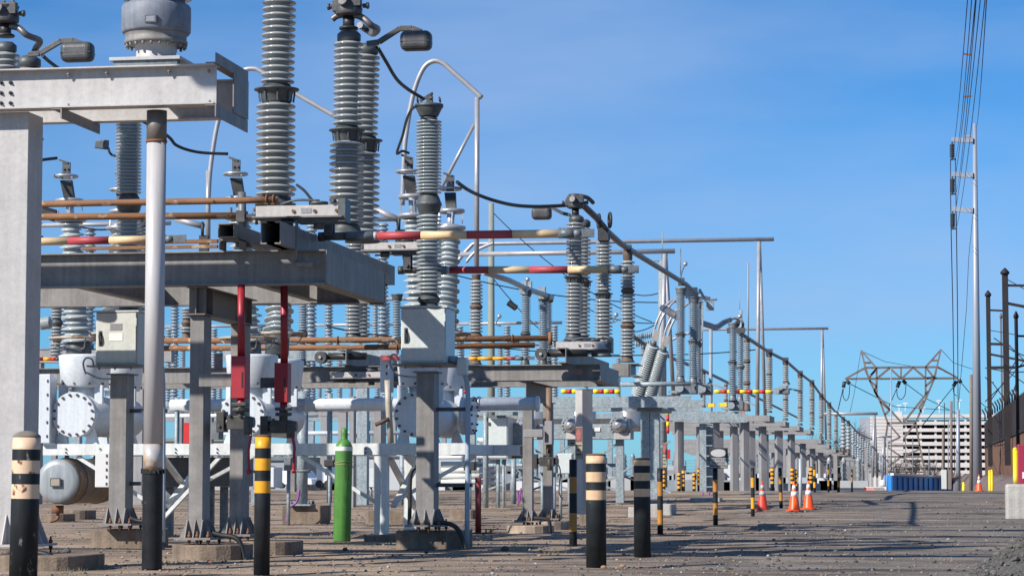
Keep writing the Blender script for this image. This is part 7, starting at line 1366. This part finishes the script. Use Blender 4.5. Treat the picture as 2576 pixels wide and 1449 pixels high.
tag(b.build('barbed_wire_arms', darkst), 'row of angled barbed wire arms along the top of the dark screen', 'fence top')
# power wires across the centre sky
for i, (a, e, s) in enumerate((((1240, 535, 95), (1640, 810, 95), .5), ((1240, 700, 95), (1480, 910, 95), .4), ((1130, 688, 80), (1705, 760, 90), .3), ((1150, 862, 80), (1900, 880, 90), .3), ((1430, 750, 90), (1660, 812, 88), .3), ((1600, 1000, 70), (1790, 960, 110), .2), ((820, 820, 60), (1180, 846, 62), .15), ((105, 520, 50), (340, 560, 50), .3), ((1580, 735, 90), (1655, 738, 88), .1), ((1580, 835, 90), (1655, 812, 88), .1), ((1610, 860, 90), (1740, 905, 110), .2))):
    wire(f'thin dark overhead wire crossing the {["centre sky from the wooden pole top", "centre sky from the pole middle", "sky below the second striped arm", "sky behind the insulator pairs", "sky right of the second striped arm", "sky above the galvanised beam", "gap between the two platforms", "sky at the left edge", "gap beside the polygon pole, upper", "gap beside the polygon pole, lower", "sky beside the inclined bushings"][i]}', [W(*a), W(*e)], .02 if i not in (5,) else .03, darkst, s)
def strain(label, x0, y0, x1, y1, Y, n=9, m=porcb):
    a = W(x0, y0, Y); e = W(x1, y1, Y); t = thing('strain_insulator', a, label, 'insulator', 'strings of disc insulators'); d = (e - a) / n; b = M()
    for i in range(n): b.lathe([(.02, 0), (.12, .03), (.12, .05), (.02, .09)], a + d * i, d, 12)
    b.build('discs', m, t); M().cyl(a, e, .02, n=6).build('rod', galvd, t)
strain('upper horizontal disc insulator string left of the polygon pole', 1596, 850, 1640, 842, 88); strain('lower horizontal disc insulator string left of the polygon pole', 1598, 866, 1650, 860, 88, m=porcd)
strain('black strain insulator on the wire beside the wooden pole, upper', 1277, 760, 1298, 775, 90, m=blacks); strain('black strain insulator on the wire beside the wooden pole, lower', 1282, 850, 1302, 862, 90, m=blacks); strain('disc insulator string at the left edge behind the big column', 130, 810, 108, 814, 45, m=porcd); strain('upper disc insulator string at the left edge behind the big column', 145, 545, 110, 535, 45, m=blacks)
# small equipment on posts among the breakers
def jbox(label, x0, x1, y0, y1, Y, m, legs=(), name='junction_box', d=.25):
    a = W(x0, y0, Y); c = W(x1, y1, Y); t = thing(name, V(((a.x + c.x) / 2, Y, c.z)), label, 'box', 'small boxes among the breakers'); M().box(a.x, c.x, Y, Y + d, c.z, a.z).build('body', m, t, bevel=.01)
    M().box(a.x + .02, c.x - .02, Y - .015, Y - .002, c.z + .02, a.z - .02).build('cover', m, t)
    for lx in legs: q = W(lx, y1, Y); M().cyl((q.x, Y + d / 2, gh(0, Y)), (q.x, Y + d / 2, c.z - .002), .035, n=10).build('conduit', galv, t)
jbox('small grey box on a thin conduit just left of the galvanised post', 714, 734, 1149, 1183, 45, galvd, (722,)); jbox('black square box peeking out left of the green cylinder', 815, 841, 1156, 1174, 50, blacks, (826,))
jbox('grey cabinet seen between green cylinder and the white leg', 921, 946, 1178, 1226, 70, whitec, (926, 941), 'equipment_cabinet', .8); jbox('dark box right of the clean cabinet column', 1166, 1195, 1161, 1183, 58, blacks, (1180,))
jbox('galvanised cabinet behind the clean cabinet column', 1028, 1050, 1165, 1275, 38.5, galv, (), 'equipment_cabinet', .4); jbox('pale box low behind the farther platform legs', 1355, 1400, 1145, 1190, 50, galv, (1362, 1392)); jbox('grey box on legs between the farther legs and the thick bollard', 1402, 1440, 1140, 1192, 52, whitec, (1408, 1432))
jbox('white crate shaped box far behind, left of the green cylinder', 640, 690, 1175, 1226, 75, bl, (), 'equipment_cabinet', 1.); jbox('grey cabinet far behind at the left, beyond the air tank', 400, 440, 1160, 1226, 72, galvd, (), 'equipment_cabinet', 1.)
jbox('blue grey cabinet far behind between the platform legs', 556, 600, 1168, 1226, 74, galv, (), 'equipment_cabinet', 1.); jbox('small red box on the sky line behind the platform leg', 462, 478, 1062, 1116, 60, redb, (), 'junction_box')
for lab, px, Y, y0 in (('thin galvanised upright left of the platform leg, far behind', 446, 66, 1000), ('thin galvanised upright behind the green cylinder', 830, 64, 990), ('thin galvanised upright right of the white braced leg', 1012, 62, 1120), ('thin galvanised upright beside the red pipe post', 1222, 60, 1020), ('thin galvanised upright right of the control box', 1292, 63, 1150)):
    q = W(px, y0, Y); t = thing('steel_post', V((q.x, Y, gh(0, Y))), lab, 'post', 'thin steel uprights'); M().cyl((q.x, Y, gh(0, Y)), q, .07, n=10).build('post', galv, t); M().box(q.x - .5, q.x + .5, Y - .03, Y + .03, q.z - .3, q.z - .24).build('bracket', galvd, t)
for lab, x0, x1, y, Y, r in (('long thin pale pipe low across the background', 1050, 1300, 1150, 66, .05), ('thin pale pipe across the background behind the tanks', 400, 800, 1046, 70, .06), ('thin pale pipe above the background stands', 560, 1010, 1090, 88, .08), ('thin grey tube under the galvanised beam', 1200, 1560, 1170, 68, .05)):
    a = W(x0, y, Y); e = W(x1, y, Y); e.z = a.z; tag(M().cyl(a, e, r, n=10).build('pipe_run', bl if 'pale' in lab else galv), lab, 'pipe', 'background pipe runs')
# floodlight near the left slim insulator
q = P(1, 715, 1025, 33); t = thing('floodlight', q, 'small square floodlight on a curved cable beside the left slim insulator', 'floodlight'); u = S(255, 33) * .356
b = M(); b.hexa([q + V(c) * u for c in ((-45, -20, -25), (30, -35, -38), (42, 45, -30), (-30, 45, -15), (-38, -20, 28), (38, -35, 32), (45, 45, 38), (-30, 45, 38))]); b.build('housing', cast, t, bevel=.008); b = M(); b.hexa([q + V(c) * u for c in ((-36, -26, -18), (22, -38, -30), (22, -36, -30), (-36, -24, -18), (-30, -26, 20), (30, -40, 24), (30, -37, 24), (-30, -23, 20))]); b.build('lens', glass, t)
M().tube(smooth([P(1, 765, 1045, 33), P(1, 775, 1080, 33), P(1, 800, 1100, 33), P(1, 825, 1100, 32.5)], 4), .018, 8).build('stem', blacks, t)
# bare trees and bushes far behind
def tree(label, px, ybase, ytop, Y, wpx, n=240, name='bare_tree', seed=1):
    rnd = random.Random(seed); p = W(px, ybase, Y); top = W(px, ytop, Y); u = S(px, Y); h = top.z - p.z; w = wpx * u * .68; t = thing(name, p, label, 'tree', 'bare trees beyond the yard')
    b = M(); b.cyl(p, p + V((.1 * w, 0, h * .45)), max(.08, h * .022), h * .012, n=8); br = []
    for i in range(9): a = rnd.random() * 6.28; s = p + V((0, 0, h * rnd.uniform(.2, .45))); e = p + V((math.cos(a) * w * rnd.uniform(.3, .8), math.sin(a) * w * .6, h * rnd.uniform(.55, .9))); b.cyl(s, e, h * .012, h * .005, n=5); br.append((s, e))
    b.build('trunk', bark, t); b = M()
    for i in range(n):
        s, e = rnd.choice(br); a = s.lerp(e, rnd.uniform(.25, 1)); d = V((rnd.gauss(0, 1), rnd.gauss(0, .8), rnd.gauss(.5, .6))).normalized() * h * rnd.uniform(.08, .24); th = max(.008 * h / 4, u * .35); b.bar(a, a + d, th, th)
        c = a + d * .5; d2 = V((rnd.gauss(0, 1), rnd.gauss(0, .8), rnd.gauss(.3, .6))).normalized() * h * .09; b.bar(c, c + d2, th * .8, th * .8)
    b.build('twigs', bark, t)
for i, (px, yb, yt, Y, w) in enumerate(((2170, 1240, 1058, 520, 70), (2110, 1240, 1082, 500, 60), (2060, 1240, 1090, 480, 60), (2265, 1240, 1030, 760, 50), (2015, 1240, 1095, 450, 60), (1950, 1235, 1105, 420, 60))): tree(['bare tree hazy left of the garage', 'bare tree behind the long bus, second left of the garage', 'bare tree behind the portals, third left of the garage', 'bare tree crown rising behind the garage roof', 'bare tree behind the portals, fourth left of the garage', 'bare tree behind the first portals'][i], px, yb, yt, Y, w, 420, seed=i + 3)
for i, (px, yb, yt, Y, w) in enumerate(((2250, 1235, 1150, 240, 60), (2300, 1235, 1140, 250, 70), (2345, 1235, 1150, 250, 60), (2395, 1235, 1175, 235, 50))): tree(['leafless bush in front of the garage, left', 'leafless bush behind the lattice tower legs', 'leafless bush right of the lattice tower legs', 'low leafless bush beside the wooden poles'][i], px, yb, yt, Y, w, 260, 'leafless_bush', seed=i + 20)
for i, (px, yt, Y, w) in enumerate(((510, 1115, 300, 60), (600, 1108, 320, 80), (760, 1112, 320, 90), (1130, 1135, 300, 80), (1240, 1140, 300, 90), (1000, 1130, 310, 80))): tree(['bare tree far behind the left breaker', 'bare tree far behind the middle breaker', 'bare tree far behind the galvanised post', 'bare tree far behind the clean cabinet', 'bare tree far behind the control box', 'bare tree far behind the braced leg'][i], px, 1250, yt, Y, w, 300, seed=i + 40)
b = M(); rg = random.Random(9)
for (cx_, cy_, n_) in [(*G(760 + 0, 1440)[:2], 0)] + [(*G(px, py)[:2], 40) for px, py in ((948, 1368), (180, 1437), (1120, 1362), (1388, 1392), (700, 1330), (1290, 1372), (430, 1418), (1830, 1300), (2100, 1290), (1640, 1395), (2300, 1270))]:
    for i in range(n_):
        x = cx_ + rg.gauss(0, .09); y = cy_ + rg.gauss(0, .12); z = gz(x, y); h = rg.uniform(.02, .06); dx, dy = rg.gauss(0, .02), rg.gauss(0, .02)
        k = len(b.v); b.v += [V((x - .003, y, z)), V((x + .003, y, z)), V((x + dx, y + dy, z + h))]; b.face([k, k + 1, k + 2])
tag(b.build('weeds', mat('dry_weeds', (.14, .15, .05), (.24, .20, .10), 9, .9)), kind='stuff')
# low wooded hill on the horizon
v = []; f = []; n = 120
for i in range(n + 1):
    x = -900 + 1300 * i / n; hx = .3 + .7 * sstep(-85, -60, x)
    for j, (yy, s) in enumerate(((900, 0), (960, .7), (1060, 1), (1300, 1))):
        v.append((x, yy, -5 + s * hx * (18 + 7 * NO.noise(V((x * .008, j * .3, 0))) + 2.5 * NO.noise(V((x * .06, j, 4))))))
for i in range(n):
    for j in range(3): a_ = i * 4 + j; f.append((a_, a_ + 4, a_ + 5, a_ + 1))
me = bpy.data.meshes.new('hill'); me.from_pydata(v, [], f); me.materials.append(mat('wooded_hill', (.17, .15, .155), (.11, .10, .105), .08, .95)); o = bpy.data.objects.new('hill', me); COL.objects.link(o); tag(o, kind='structure')

# ================================================================ unseen tubes added above the view to cast streak shadows on the lane
rnd = random.Random(11); k = 0
for (Y, z, r) in ((15, 9.4, .10), (17, 7.2, .04), (19, 9.6, .15), (21, 8.4, .05), (23.2, 9.9, .12), (25.5, 9.3, .06), (27.5, 10.4, .17), (29, 9.6, .04), (31.5, 10.9, .13), (34, 11.0, .06), (36.5, 11.9, .15), (39, 12.0, .07), (42, 12.8, .17), (46, 13.4, .08), (50, 14.2, .16), (54, 15.0, .09), (59, 16.2, .15)):
    k += 1; x0 = -1.2 - z + rnd.uniform(-1.5, 1.5) ; x1 = 6 + rnd.uniform(0, 4)
    tag(M().cyl((x0, Y, z), (x1, Y + rnd.uniform(-.2, .9), z - .1), r, n=12).build('shadow_caster_tube', tubem), 'unseen horizontal tube added above the view to cast shadows on the lane', 'bus tube', 'added shadow casting tubes above the view')
